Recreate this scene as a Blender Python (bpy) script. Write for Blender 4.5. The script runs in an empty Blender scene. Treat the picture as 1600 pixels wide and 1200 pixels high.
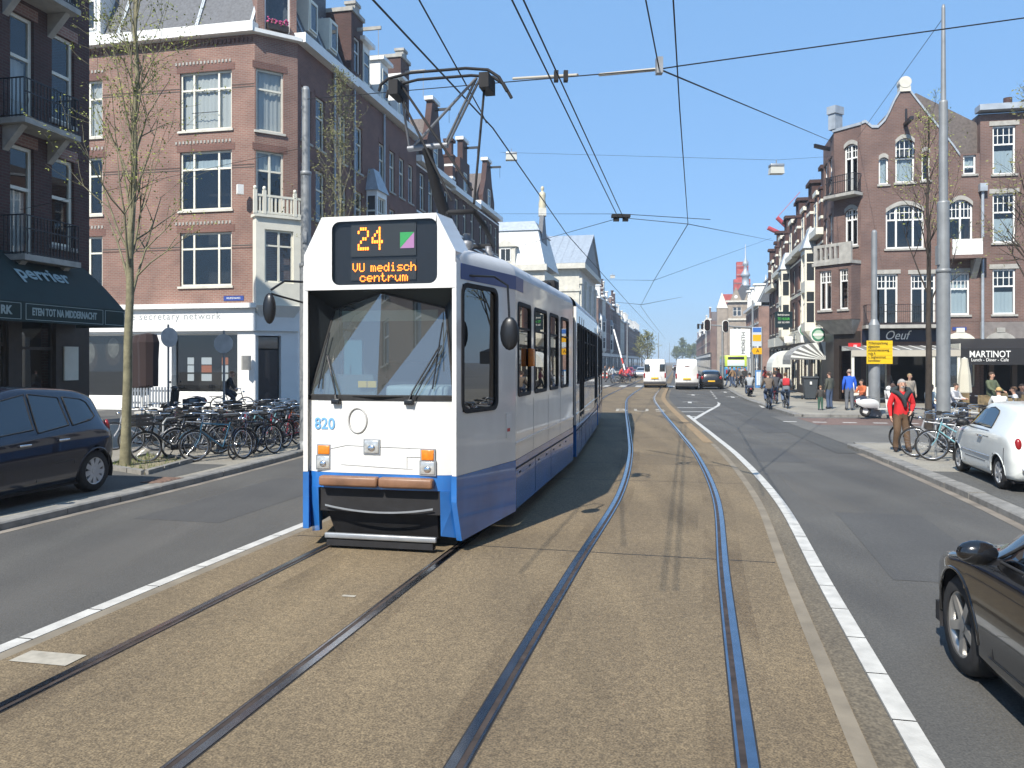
import bpy, bmesh, math, random
from mathutils import Vector, Matrix
R = math.radians
rnd = random.Random(7)
SC = bpy.context.scene
COL = SC.collection
FPX, HOR, CH = 1244.0, 565.0, 2.1            # focal length in photo pixels, horizon row, eye height

# ------------------------------------------------------------------ camera, sky, sun, exposure
cam_d = bpy.data.cameras.new('camera'); cam = bpy.data.objects.new('camera', cam_d); COL.objects.link(cam)
cam.location = (0, 0, CH); cam.rotation_euler = (R(90), 0, 0)
cam_d.sensor_width = 36; cam_d.lens = FPX / 1600 * 36; cam_d.shift_y = -(600 - HOR) / 1600
cam_d.clip_start = 0.05; cam_d.clip_end = 4000
SC.camera = cam
SUN_EL, SUN_AZ = 46.0, 209.0                 # azimuth of the sun clockwise from +Y
world = bpy.data.worlds.new('World'); SC.world = world; world.use_nodes = True
wn = world.node_tree.nodes; wl = world.node_tree.links
sky = wn.new('ShaderNodeTexSky'); sky.sky_type = 'NISHITA'; sky.sun_disc = False
sky.sun_elevation = R(SUN_EL); sky.sun_rotation = R(SUN_AZ); sky.air_density = 1.0; sky.dust_density = 0.15; sky.ozone_density = 5.0
smix = wn.new('ShaderNodeMixRGB'); smix.inputs[0].default_value = .70; smix.inputs[2].default_value = (1.49, 3.03, 5.4, 1)   # evens the whole dome towards the clear pale blue of the photo
wl.new(sky.outputs[0], smix.inputs[1]); wl.new(smix.outputs[0], wn['Background'].inputs[0]); wn['Background'].inputs[1].default_value = 0.128
sl = bpy.data.lights.new('sun', 'SUN'); sl.energy = 5.0; sl.angle = R(0.53); sl.color = (1.0, 0.94, 0.84)
so = bpy.data.objects.new('sun', sl); COL.objects.link(so)
sv = Vector((math.sin(R(SUN_AZ)) * math.cos(R(SUN_EL)), math.cos(R(SUN_AZ)) * math.cos(R(SUN_EL)), math.sin(R(SUN_EL))))
so.rotation_euler = (-sv).to_track_quat('-Z', 'Y').to_euler(); so.location = (-20, -30, 60)
SC.view_settings.view_transform = 'Standard'; SC.view_settings.look = 'None'
SC.view_settings.exposure = 0.5; SC.view_settings.gamma = 1.0; SC.view_settings.use_curve_mapping = False
SC.cycles.max_bounces = 6; SC.cycles.transparent_max_bounces = 12; SC.cycles.caustics_reflective = False; SC.cycles.caustics_refractive = False

# ------------------------------------------------------------------ helpers
def gp(px, py, z=0.0):                       # a point of the ground (height z) from where the photo shows it
    Y = FPX * (CH - z) / (py - HOR); return Vector(((px - 800) / FPX * Y, Y, z))
def zp(py, Y): return CH + (HOR - py) * Y / FPX
def xp(px, Y): return (px - 800) / FPX * Y

MATS = {}
def mat(name, col=(.5, .5, .5), rough=.7, metal=0.0, var=0.0, scale=6.0, bump=0.0, bscale=None, spec=.5, coat=0.0, emit=0.0, detail=4.0, col2=None):
    if name in MATS: return MATS[name]
    m = bpy.data.materials.new(name); m.use_nodes = True; MATS[name] = m
    nt = m.node_tree; n = nt.nodes; l = nt.links; b = n['Principled BSDF']
    b.inputs['Base Color'].default_value = (*col, 1); b.inputs['Roughness'].default_value = rough; b.inputs['Metallic'].default_value = metal
    b.inputs['Specular IOR Level'].default_value = spec
    if coat: b.inputs['Coat Weight'].default_value = coat; b.inputs['Coat Roughness'].default_value = .04
    if emit: b.inputs['Emission Color'].default_value = (*col, 1); b.inputs['Emission Strength'].default_value = emit
    if var or bump:
        tc = n.new('ShaderNodeTexCoord'); no = n.new('ShaderNodeTexNoise'); no.inputs['Scale'].default_value = scale; no.inputs['Detail'].default_value = detail
        l.new(tc.outputs['Object'], no.inputs['Vector'])
        if var:
            r = n.new('ShaderNodeValToRGB'); r.color_ramp.elements[0].position = .3; r.color_ramp.elements[1].position = .7
            c2 = col2 or tuple(min(1, c * (1 + var)) for c in col)
            r.color_ramp.elements[0].color = (*[c * (1 - var) for c in col], 1); r.color_ramp.elements[1].color = (*c2, 1)
            l.new(no.outputs['Fac'], r.inputs['Fac']); l.new(r.outputs['Color'], b.inputs['Base Color'])
        if bump:
            nb = n.new('ShaderNodeTexNoise'); nb.inputs['Scale'].default_value = bscale or scale * 4; nb.inputs['Detail'].default_value = 3
            l.new(tc.outputs['Object'], nb.inputs['Vector'])
            bp = n.new('ShaderNodeBump'); bp.inputs['Strength'].default_value = bump; bp.inputs['Distance'].default_value = .02
            l.new(nb.outputs['Fac'], bp.inputs['Height']); l.new(bp.outputs['Normal'], b.inputs['Normal'])
    return m

def glass(name, tint=(.55, .6, .62), refl=.10, rough=.01, haze_film=0.0):
    if name in MATS: return MATS[name]
    m = bpy.data.materials.new(name); m.use_nodes = True; MATS[name] = m
    n = m.node_tree.nodes; l = m.node_tree.links; n.remove(n['Principled BSDF'])
    t = n.new('ShaderNodeBsdfTransparent'); t.inputs[0].default_value = (*tint, 1)
    g = n.new('ShaderNodeBsdfGlossy'); g.inputs['Roughness'].default_value = rough; g.inputs[0].default_value = (1, 1, 1, 1)
    lw = n.new('ShaderNodeLayerWeight'); lw.inputs[0].default_value = .35
    ma = n.new('ShaderNodeMath'); ma.operation = 'MULTIPLY_ADD'; ma.inputs[1].default_value = .75; ma.inputs[2].default_value = refl; ma.use_clamp = True
    lw.inputs[0].default_value = .5; pw = n.new('ShaderNodeMath'); pw.operation = 'POWER'; pw.inputs[1].default_value = 4.0   # Schlick curve, the same from both sides
    l.new(lw.outputs['Facing'], pw.inputs[0]); l.new(pw.outputs[0], ma.inputs[0])
    mx = n.new('ShaderNodeMixShader'); l.new(ma.outputs[0], mx.inputs[0]); l.new(t.outputs[0], mx.inputs[1]); l.new(g.outputs[0], mx.inputs[2])
    out = mx.outputs[0]
    if haze_film:                                  # pale film mixed into the pane to give it a light, hazy sheen
        df = n.new('ShaderNodeBsdfDiffuse'); df.inputs[0].default_value = (.62, .68, .66, 1); m2 = n.new('ShaderNodeMixShader'); m2.inputs[0].default_value = haze_film
        l.new(out, m2.inputs[1]); l.new(df.outputs[0], m2.inputs[2]); out = m2.outputs[0]
    l.new(out, n['Material Output'].inputs[0]); return m

def brickmat(name, c1, c2, mortar, rough=.85, stain=.25):
    if name in MATS: return MATS[name]
    m = bpy.data.materials.new(name); m.use_nodes = True; MATS[name] = m
    n = m.node_tree.nodes; l = m.node_tree.links; b = n['Principled BSDF']; b.inputs['Roughness'].default_value = rough
    tc = n.new('ShaderNodeTexCoord'); s = n.new('ShaderNodeSeparateXYZ'); c = n.new('ShaderNodeCombineXYZ'); ad = n.new('ShaderNodeMath')
    l.new(tc.outputs['Object'], s.inputs[0]); l.new(s.outputs['X'], ad.inputs[0]); l.new(s.outputs['Y'], ad.inputs[1])
    l.new(ad.outputs[0], c.inputs['X']); l.new(s.outputs['Z'], c.inputs['Y'])
    bt = n.new('ShaderNodeTexBrick'); bt.inputs['Scale'].default_value = 1.0; bt.inputs['Brick Width'].default_value = .22; bt.inputs['Row Height'].default_value = .075
    bt.inputs['Mortar Size'].default_value = .011; bt.inputs['Color1'].default_value = (*c1, 1); bt.inputs['Color2'].default_value = (*c2, 1); bt.inputs['Mortar'].default_value = (*mortar, 1)
    l.new(c.outputs[0], bt.inputs['Vector'])
    no = n.new('ShaderNodeTexNoise'); no.inputs['Scale'].default_value = .7; no.inputs['Detail'].default_value = 8; l.new(c.outputs[0], no.inputs['Vector'])
    r = n.new('ShaderNodeValToRGB'); r.color_ramp.elements[0].position = .32; r.color_ramp.elements[1].position = .68
    r.color_ramp.elements[0].color = (1 - stain, 1 - stain, 1 - stain * .9, 1); r.color_ramp.elements[1].color = (1 + stain * .5, 1 + stain * .45, 1 + stain * .4, 1)
    l.new(no.outputs['Fac'], r.inputs[0])
    mx = n.new('ShaderNodeMixRGB'); mx.blend_type = 'MULTIPLY'; mx.inputs[0].default_value = 1; l.new(bt.outputs['Color'], mx.inputs[1]); l.new(r.outputs[0], mx.inputs[2])
    l.new(mx.outputs[0], b.inputs['Base Color'])
    bp = n.new('ShaderNodeBump'); bp.inputs['Strength'].default_value = .5; bp.inputs['Distance'].default_value = .01; bp.invert = True
    l.new(bt.outputs['Fac'], bp.inputs['Height']); l.new(bp.outputs['Normal'], b.inputs['Normal'])
    return m

class MB:
    def __init__(s): s.v = []; s.f = []; s.mi = []; s.m = 0; s.sm = []
    def add(s, vs, fs, smooth=False):
        o = len(s.v); s.v += [tuple(p) for p in vs]; s.f += [tuple(i + o for i in f) for f in fs]; s.mi += [s.m] * len(fs); s.sm += [smooth] * len(fs); return s
    def box(s, x0, x1, y0, y1, z0, z1):
        if x0 > x1: x0, x1 = x1, x0
        if y0 > y1: y0, y1 = y1, y0
        if z0 > z1: z0, z1 = z1, z0
        return s.add([(x0, y0, z0), (x1, y0, z0), (x1, y1, z0), (x0, y1, z0), (x0, y0, z1), (x1, y0, z1), (x1, y1, z1), (x0, y1, z1)],
                     [(0, 3, 2, 1), (4, 5, 6, 7), (0, 1, 5, 4), (1, 2, 6, 5), (2, 3, 7, 6), (3, 0, 4, 7)])
    def hexa(s, p8):                          # 4 bottom + 4 top points
        return s.add(p8, [(0, 3, 2, 1), (4, 5, 6, 7), (0, 1, 5, 4), (1, 2, 6, 5), (2, 3, 7, 6), (3, 0, 4, 7)])
    def bbox(s, x0, x1, y0, y1, z0, z1, b=.01):  # box with bevelled edges
        bm = bmesh.new(); bmesh.ops.create_cube(bm, size=1)
        for v in bm.verts: v.co = Vector(((x0 + x1) / 2 + v.co.x * abs(x1 - x0), (y0 + y1) / 2 + v.co.y * abs(y1 - y0), (z0 + z1) / 2 + v.co.z * abs(z1 - z0)))
        bmesh.ops.bevel(bm, geom=bm.edges[:], offset=b, segments=2, affect='EDGES', profile=.5)
        bm.verts.index_update(); s.add([v.co.copy() for v in bm.verts], [[v.index for v in f.verts] for f in bm.faces], True); bm.free(); return s
    def cyl(s, p0, p1, r0, r1=None, n=10, caps=True, smooth=True):
        r1 = r0 if r1 is None else r1; p0 = Vector(p0); p1 = Vector(p1); d = p1 - p0
        if d.length < 1e-6: return s
        d.normalize(); a = d.orthogonal().normalized(); b = d.cross(a)
        vs = [p0 + (a * math.cos(t) + b * math.sin(t)) * r0 for t in (2 * math.pi * i / n for i in range(n))] + \
             [p1 + (a * math.cos(t) + b * math.sin(t)) * r1 for t in (2 * math.pi * i / n for i in range(n))]
        s.add(vs, [(i, (i + 1) % n, n + (i + 1) % n, n + i) for i in range(n)], smooth)
        if caps: s.add(vs, [tuple(range(n - 1, -1, -1)), tuple(range(n, 2 * n))])
        return s
    def tube(s, pts, r, n=6, closed=False):
        pts = [Vector(p) for p in pts]; k = len(pts); rs = r if isinstance(r, (list, tuple)) else [r] * k
        vs = []; up = None
        for i in range(k):
            if closed: t = pts[(i + 1) % k] - pts[i - 1]
            else: t = pts[min(i + 1, k - 1)] - pts[max(i - 1, 0)]
            t.normalize()
            if up is None: a = t.orthogonal().normalized()
            else:
                a = up - t * up.dot(t)
                a = a.normalized() if a.length > 1e-4 else t.orthogonal().normalized()
            up = a; b = t.cross(a)
            vs += [pts[i] + (a * math.cos(q) + b * math.sin(q)) * rs[i] for q in (2 * math.pi * j / n for j in range(n))]
        fs = []
        for i in range(k if closed else k - 1):
            i2 = (i + 1) % k
            fs += [(i * n + j, i * n + (j + 1) % n, i2 * n + (j + 1) % n, i2 * n + j) for j in range(n)]
        s.add(vs, fs, True)
        if not closed: s.add([vs[j] for j in range(n)], [tuple(range(n - 1, -1, -1))]); s.add(vs[-n:], [tuple(range(n))])
        return s
    def prism(s, poly, y0, y1, plane='xz'):   # extrude a polygon; xz along y, xy along z, yz along x
        n = len(poly)
        if plane == 'xz': P = lambda p, t: (p[0], t, p[1])
        elif plane == 'xy': P = lambda p, t: (p[0], p[1], t)
        else: P = lambda p, t: (t, p[0], p[1])
        vs = [P(p, y0) for p in poly] + [P(p, y1) for p in poly]
        return s.add(vs, [tuple(range(n)), tuple(range(2 * n - 1, n - 1, -1))] + [(i, n + i, n + (i + 1) % n, (i + 1) % n) for i in range(n)])
    def lathe(s, prof, c=(0, 0, 0), n=12, smooth=True):   # prof: (r,z)
        vs = []; k = len(prof)
        for r, z in prof: vs += [(c[0] + r * math.cos(2 * math.pi * j / n), c[1] + r * math.sin(2 * math.pi * j / n), c[2] + z) for j in range(n)]
        fs = [(i * n + j, i * n + (j + 1) % n, (i + 1) * n + (j + 1) % n, (i + 1) * n + j) for i in range(k - 1) for j in range(n)]
        s.add(vs, fs, smooth); return s
    def grid(s, pts, closed=False, smooth=True):          # rows of points
        h = len(pts); w = len(pts[0]); vs = [p for row in pts for p in row]
        fs = [(i * w + j, i * w + (j + 1) % w, (i + 1) * w + (j + 1) % w, (i + 1) * w + j) for i in range(h - 1) for j in range(w if closed else w - 1)]
        return s.add(vs, fs, smooth)
    def ell(s, c, r, n=10, k=7, rot=None):
        c = Vector(c); vs = []
        for i in range(k + 1):
            a = math.pi * i / k
            for j in range(n):
                b = 2 * math.pi * j / n; p = Vector((r[0] * math.sin(a) * math.cos(b), r[1] * math.sin(a) * math.sin(b), r[2] * math.cos(a)))
                vs.append(c + (rot @ p if rot else p))
        return s.add(vs, [(i * n + j, (i + 1) * n + j, (i + 1) * n + (j + 1) % n, i * n + (j + 1) % n) for i in range(k) for j in range(n)], True)
    def mesh(s, name, mats):
        me = bpy.data.meshes.new(name); me.from_pydata(s.v, [], s.f)
        for m in (mats if isinstance(mats, (list, tuple)) else [mats]): me.materials.append(m)
        me.polygons.foreach_set('material_index', s.mi); me.polygons.foreach_set('use_smooth', s.sm); me.update(); return me
    def build(s, name, mats, parent=None, loc=(0, 0, 0), rot=(0, 0, 0), fix=True):
        me = s.mesh(name, mats)
        if fix:
            bm = bmesh.new(); bm.from_mesh(me); bmesh.ops.recalc_face_normals(bm, faces=bm.faces); bm.to_mesh(me); bm.free()
        return link(name, me, parent, loc, rot)

def link(name, data, parent=None, loc=(0, 0, 0), rot=(0, 0, 0)):
    o = bpy.data.objects.new(name, data); COL.objects.link(o); o.parent = parent; o.location = loc; o.rotation_euler = rot; return o
def tag(o, label, cat=None, group=None, kind=None):
    o['label'] = label
    if cat: o['category'] = cat
    if group: o['group'] = group
    if kind: o['kind'] = kind
    return o
def thing(name, label, cat, loc=(0, 0, 0), rz=0, group=None):
    o = link(name, None, None, loc, (0, 0, rz)); o.empty_display_size = .2; return tag(o, label, cat, group)
def structure(o): o['kind'] = 'structure'; return o
def copy_tree(o, parent=None):
    c = o.copy(); COL.objects.link(c); c.parent = parent
    for ch in KIDS.get(o.name, None) or [x for x in o.children]: copy_tree(ch, c)
    return c
KIDS = {}
def text(name, s, size, M, m, parent=None, align='CENTER', ext=.004, shear=0, sx=1.0, space=1.0, bold=0.0):
    cu = bpy.data.curves.new(name, 'FONT'); cu.body = s; cu.size = size; cu.align_x = align; cu.align_y = 'CENTER'; cu.extrude = ext; cu.shear = shear
    cu.space_character = space; cu.offset = bold; cu.resolution_u = 3
    cu.materials.append(m); tmp = bpy.data.objects.new(name, cu); me = bpy.data.meshes.new_from_object(tmp); bpy.data.objects.remove(tmp)
    if not me.materials: me.materials.append(m)
    o = bpy.data.objects.new(name, me); COL.objects.link(o); o.parent = parent
    o.matrix_local = M @ Matrix.Diagonal((sx, 1, 1, 1)); return o

# ---- a facade: local x runs along it (viewer's left to right), y goes inward, z up; coordinates relative to a root object
MESHC = {}
class Facade:
    def __init__(s, root, ox, oy, dx, dy, world=True):
        s.root = root; s.a = math.atan2(dy, dx); d = math.hypot(dx, dy); s.dx, s.dy = dx / d, dy / d
        rl = root.location if world else Vector((0, 0, 0)); s.ox, s.oy = ox - rl.x, oy - rl.y; s.wx, s.wy = ox, oy
    def pt(s, x, y, z): return (s.ox + s.dx * x - s.dy * y, s.oy + s.dy * x + s.dx * y, z)
    def px(s, px, py=0, off=0.0):              # photo pixel -> (x along, z) on the plane y=off
        k = (px - 800) / FPX; wx = s.wx - s.dy * off; wy = s.wy + s.dx * off
        t = (k * wy - wx) / (s.dx - k * s.dy); Y = wy + s.dy * t
        return t, zp(py, Y)
    def M(s, x, y, z): return Matrix.Translation(s.pt(x, y, z)) @ Matrix.Rotation(s.a, 4, 'Z') @ Matrix.Rotation(R(90), 4, 'X')
    def put(s, name, mb, m, x=0, y=0, z=0, parent=None):
        if parent is None: return mb.build(name, m, s.root, s.pt(x, y, z), (0, 0, s.a))
        return mb.build(name, m, parent, (x, y, z))
    def box(s, name, m, x0, x1, y0, y1, z0, z1): return s.put(name, MB().box(x0, x1, y0, y1, z0, z1), m)
    def wall(s, x0, x1, z0, z1, openings, m, name='wall', depth=.2, thick=.3, y=0.0):
        xs = sorted({x0, x1, *[min(max(o[0], x0), x1) for o in openings], *[min(max(o[1], x0), x1) for o in openings]})
        zs = sorted({z0, z1, *[min(max(o[2], z0), z1) for o in openings], *[min(max(o[3], z0), z1) for o in openings]})
        mb = MB()
        for i in range(len(xs) - 1):
            run = None
            for j in range(len(zs) - 1):
                cx = (xs[i] + xs[i + 1]) / 2; cz = (zs[j] + zs[j + 1]) / 2
                if any(o[0] < cx < o[1] and o[2] < cz < o[3] for o in openings): continue
                mb.add([(xs[i], y, zs[j]), (xs[i + 1], y, zs[j]), (xs[i + 1], y, zs[j + 1]), (xs[i], y, zs[j + 1])], [(0, 1, 2, 3)])
        for o in openings:
            a, b, c, d = max(o[0], x0), min(o[1], x1), max(o[2], z0), min(o[3], z1)
            mb.add([(a, y, c), (b, y, c), (b, y, d), (a, y, d), (a, y + depth, c), (b, y + depth, c), (b, y + depth, d), (a, y + depth, d)], [(0, 4, 5, 1), (1, 5, 6, 2), (2, 6, 7, 3), (3, 7, 4, 0)])
        # outer ends, top and inner face
        t = thick
        mb.add([(x0, y, z0), (x0, y, z1), (x0, y + t, z1), (x0, y + t, z0)], [(0, 1, 2, 3)]); mb.add([(x1, y, z0), (x1, y + t, z0), (x1, y + t, z1), (x1, y, z1)], [(0, 1, 2, 3)])
        mb.add([(x0, y, z1), (x1, y, z1), (x1, y + t, z1), (x0, y + t, z1)], [(0, 1, 2, 3)])
        return mb.build(name, m, s.root, s.pt(0, 0, 0), (0, 0, s.a), fix=False)
    def window(s, x0, x1, z0, z1, cols=(), rows=(), fm=None, gm=None, fw=.07, depth=.09, sill=None, curtain=None, bars=None, split=True, name='window', y=0.0, cz=(0, 1)):
        """cols / rows: positions of mullions and transoms as fractions; bars: (ncols, from-row-fraction) of thin bars in the top light"""
        w, h = round(x1 - x0, 2), round(z1 - z0, 2); key = ('win', w, h, tuple(cols), tuple(rows), fw, bars, fm.name)
        X = [0] + [c * w for c in cols] + [w]; Z = [0] + [c * h for c in rows] + [h]
        if key not in MESHC:
            mb = MB(); d0, d1 = 0, .07
            mb.box(0, fw, d0, d1, 0, h); mb.box(w - fw, w, d0, d1, 0, h); mb.box(fw, w - fw, d0, d1, 0, fw); mb.box(fw, w - fw, d0, d1, h - fw, h)
            for c in X[1:-1]: mb.box(c - fw * .5, c + fw * .5, d0 - .012, d1, fw, h - fw)
            for r in Z[1:-1]: mb.box(fw, w - fw, d0 - .006, d1, r - fw * .45, r + fw * .45)
            if bars:
                nb, zf = bars; zb = zf * h; zz = Z[-2] if len(Z) > 2 else zb
                for i in range(1, nb): mb.box(w * i / nb - .016, w * i / nb + .016, d0 + .014, d1 - .02, zz, h - fw)
                mb.box(fw, w - fw, d0 + .018, d1 - .02, (zz + h) / 2 - .016, (zz + h) / 2 + .016)
            MESHC[key] = mb.mesh('window', fm)
        o = link(name, MESHC[key], s.root, s.pt(x0, y + depth, z0), (0, 0, s.a))
        cells = [(X[i], X[i + 1], Z[j], Z[j + 1]) for i in range(len(X) - 1) for j in range(len(Z) - 1)] if split else [(0, w, 0, h)]
        for (a, b, c, d) in cells:
            k = ('pane', round(b - a, 2), round(d - c, 2), gm.name)
            if k not in MESHC: MESHC[k] = MB().add([(.03, 0, .03), (b - a - .03, 0, .03), (b - a - .03, 0, d - c - .03), (.03, 0, d - c - .03)], [(0, 1, 2, 3)]).mesh('pane', gm)
            link('pane', MESHC[k], o, (a, .035, c))
        if sill: MB().box(-.08, w + .08, -depth - .07, .03, -.1, -.004).build('sill', sill, o)
        if curtain:
            k = ('cur', w, h, curtain.name, cz)
            if k not in MESHC:
                n = max(8, int(w / .06)); mb = MB()
                mb.grid([[(fw + (w - 2 * fw) * i / n, .14 + .02 * math.sin(i * 1.9) + .012 * math.sin(i * .7), z) for i in range(n + 1)] for z in (h * cz[0], h * cz[1])])
                MESHC[k] = mb.mesh('curtain', curtain)
            link('curtain', MESHC[k], o)
        return o

AST = math.atan(.21)
D = Vector((math.sin(AST), math.cos(AST), 0)); RR = Vector((math.cos(AST), -math.sin(AST), 0))   # along the street, across it

# ------------------------------------------------------------------ materials
M_white = mat('paint_white', (.78, .78, .75), .45, var=.05, scale=3)
M_cream = mat('paint_cream', (.72, .70, .60), .5, var=.06, scale=3)
M_black = mat('black', (.012, .012, .014), .5)
M_rubber = mat('rubber', (.02, .02, .021), .8, var=.3, scale=20)
M_dark = mat('dark_interior', (.02, .019, .018), .9)  # shade inside the openings, put into a near-black colour
M_room_shade = mat('room', (.022, .02, .02), .9)  # near-black: the shade of the rooms is put into the colour
M_steel = mat('galvanised_steel', (.36, .38, .40), .45, .6, var=.15, scale=5)
M_polepaint = mat('grey_pole_paint', (.30, .34, .38), .5, .2, var=.12, scale=4)
M_chrome = mat('chrome', (.75, .75, .76), .15, 1.0)
M_iron = mat('black_iron', (.015, .016, .02), .45)
M_wire = mat('wire', (.012, .013, .016), .6)
M_stone = mat('stone_grey', (.36, .35, .32), .85, var=.18, scale=4, bump=.2)
M_pale = mat('stone_pale', (.58, .56, .49), .85, var=.12, scale=2, bump=.2)
M_slate = mat('slate', (.085, .09, .10), .6, var=.3, scale=9, bump=.3)
M_lead = mat('lead', (.36, .40, .44), .5, .2, var=.15, scale=3)
M_tile = mat('roof_tile', (.13, .11, .10), .8, var=.25, scale=8, bump=.4)
M_curt = mat('curtain_white', (.75, .74, .70), .9)
M_blind = mat('blind_blue_white', (.6, .68, .72), .8)
G_win = glass('window_glass', (.66, .70, .71), .08)
G_far = mat('window_glass_far', (.03, .038, .045), .08, spec=.9)
G_tram = glass('tram_glass', (.16, .18, .19), .14)
G_screen = glass('windscreen_glass', (.66, .76, .78), .22, haze_film=.08)
G_car = glass('car_glass', (.22, .27, .29), .12)
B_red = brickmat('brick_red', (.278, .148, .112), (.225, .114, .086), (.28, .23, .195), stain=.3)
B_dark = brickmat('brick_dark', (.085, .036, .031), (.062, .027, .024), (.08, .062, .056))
B_brown = brickmat('brick_brown', (.195, .088, .068), (.152, .067, .052), (.18, .132, .112))
B_pink = brickmat('brick_pink', (.185, .108, .088), (.148, .086, .07), (.18, .145, .13), stain=.3)
B_far = brickmat('brick_far', (.20, .11, .08), (.15, .085, .065), (.2, .17, .15))
# ------------------------------------------------------------------ ground, road, track bed
def asphalt(name, c, var=.22, agg=90.0, wear=True, speck=.35):
    m = bpy.data.materials.new(name); m.use_nodes = True; MATS[name] = m
    n = m.node_tree.nodes; l = m.node_tree.links; b = n['Principled BSDF']; b.inputs['Roughness'].default_value = .82
    tc = n.new('ShaderNodeTexCoord')
    def noise(sc, det, st=(1, 1, 1)):
        mp = n.new('ShaderNodeMapping'); mp.inputs['Scale'].default_value = st; mp.inputs['Rotation'].default_value = (0, 0, AST)
        l.new(tc.outputs['Object'], mp.inputs[0]); q = n.new('ShaderNodeTexNoise'); q.inputs['Scale'].default_value = sc; q.inputs['Detail'].default_value = det
        l.new(mp.outputs[0], q.inputs['Vector']); return q
    def ramp(src, lo, hi, a, bb):
        r = n.new('ShaderNodeValToRGB'); r.color_ramp.elements[0].position = lo; r.color_ramp.elements[1].position = hi
        r.color_ramp.elements[0].color = (a, a, a, 1); r.color_ramp.elements[1].color = (bb, bb, bb * .98, 1); l.new(src.outputs['Fac'], r.inputs[0]); return r
    def mul(a, bb):
        x = n.new('ShaderNodeMixRGB'); x.blend_type = 'MULTIPLY'; x.inputs[0].default_value = 1; l.new(a, x.inputs[1]); l.new(bb, x.inputs[2]); return x.outputs[0]
    col = n.new('ShaderNodeRGB'); col.outputs[0].default_value = (*c, 1)
    o = mul(col.outputs[0], ramp(noise(.5, 6), .3, .7, 1 - var, 1 + var).outputs[0])
    o = mul(o, ramp(noise(1.3, 4, (1, .05, 1)), .35, .65, 1 - var * .7, 1 + var * .5).outputs[0])      # wear drawn out along the street
    o = mul(o, ramp(noise(agg, 2), .35, .68, 1 - speck, 1 + speck).outputs[0])
    o = mul(o, ramp(noise(agg * .35, 3), .3, .7, 1 - speck * .5, 1 + speck * .5).outputs[0])
    l.new(o, b.inputs['Base Color'])
    bp = n.new('ShaderNodeBump'); bp.inputs['Strength'].default_value = .45; bp.inputs['Distance'].default_value = .01
    l.new(noise(agg, 2).outputs['Fac'], bp.inputs['Height']); l.new(bp.outputs['Normal'], b.inputs['Normal'])
    return m
A_road = asphalt('asphalt', (.092, .089, .086), .17, 70, speck=.24)
A_bed = asphalt('exposed_aggregate', (.182, .138, .087), .17, 85, speck=.42)
A_pave = asphalt('paving_slabs', (.285, .265, .232), .16, 30, speck=.15)
A_bay = asphalt('bay_bricks', (.10, .099, .097), .15, 40, speck=.25)
A_red = asphalt('cycle_path', (.165, .11, .095), .15, 40, speck=.2)
M_kerb = mat('kerb_stone', (.22, .214, .20), .85, var=.25, scale=5, bump=.3)
M_line = mat('road_paint', (.52, .51, .475), .6, var=.16, scale=7, bump=.15, bscale=60)
M_oldline = mat('worn_paint', (.38, .35, .29), .7, var=.2, scale=12)
M_conc = mat('concrete_strip', (.215, .185, .14), .85, var=.2, scale=3, bump=.2)
M_rail = mat('rail_steel', (.30, .33, .38), .2, 1.0, var=.12, scale=6)
M_railside = mat('rail_groove', (.06, .045, .038), .7, .3, var=.4, scale=10)
M_seal = mat('joint_sealant', (.025, .022, .02), .7)
def stain(name, c, lo, hi, sc, stretch, amount):
    m = bpy.data.materials.new(name); m.use_nodes = True; MATS[name] = m; n = m.node_tree.nodes; l = m.node_tree.links; b = n['Principled BSDF']; b.inputs['Base Color'].default_value = (*c, 1); b.inputs['Roughness'].default_value = .85
    tc = n.new('ShaderNodeTexCoord'); mp = n.new('ShaderNodeMapping'); mp.inputs['Scale'].default_value = stretch; mp.inputs['Rotation'].default_value = (0, 0, AST); q = n.new('ShaderNodeTexNoise'); q.inputs['Scale'].default_value = sc; q.inputs['Detail'].default_value = 7
    l.new(tc.outputs['Object'], mp.inputs[0]); l.new(mp.outputs[0], q.inputs['Vector']); r = n.new('ShaderNodeMapRange'); r.inputs[1].default_value = lo; r.inputs[2].default_value = hi; r.inputs[4].default_value = amount; l.new(q.outputs['Fac'], r.inputs[0]); l.new(r.outputs[0], b.inputs['Alpha']); return m
M_stain = stain('rail_rust_stain', (.075, .05, .035), .42, .72, 2.2, (1, .25, 1), .22)
M_oil = stain('oil_stain', (.035, .03, .026), .56, .75, .9, (1, .3, 1), .22)
M_patch = stain('pale_wear', (.20, .19, .175), .5, .8, .55, (1, .12, 1), .55)
M_ground = mat('far_ground', (.2, .19, .17), .9, var=.2, scale=.2)

CP = [(-6.5, -26), (-3.2, -12), (-.46, 0), (.45, 4), (1.28, 7.58), (2.38, 12.2), (3.33, 17.5), (3.97, 22), (5.75, 35), (7.3, 45), (10.2, 59), (18.8, 100), (39.8, 200), (81.8, 400), (123.8, 600)]
def cx(Y):
    i = max(1, min(len(CP) - 3, next((k for k in range(len(CP) - 1) if CP[k + 1][1] > Y), len(CP) - 2)))
    p0, p1, p2, p3 = CP[i - 1], CP[i], CP[i + 1], CP[i + 2]
    h = p2[1] - p1[1]; t = (Y - p1[1]) / h; m1 = (p2[0] - p0[0]) / (p2[1] - p0[1]) * h; m2 = (p3[0] - p1[0]) / (p3[1] - p1[1]) * h
    return (2 * t**3 - 3 * t**2 + 1) * p1[0] + (t**3 - 2 * t**2 + t) * m1 + (-2 * t**3 + 3 * t**2) * p2[0] + (t**3 - t**2) * m2
def track(Y, off, z=0.0):                      # a point off metres to the right of the near (right-hand) track's centre line
    e = .6; s = (cx(Y + e) - cx(Y - e)) / (2 * e); q = math.hypot(1, s); return Vector((cx(Y) + off / q, Y - off * s / q, z))
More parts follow.
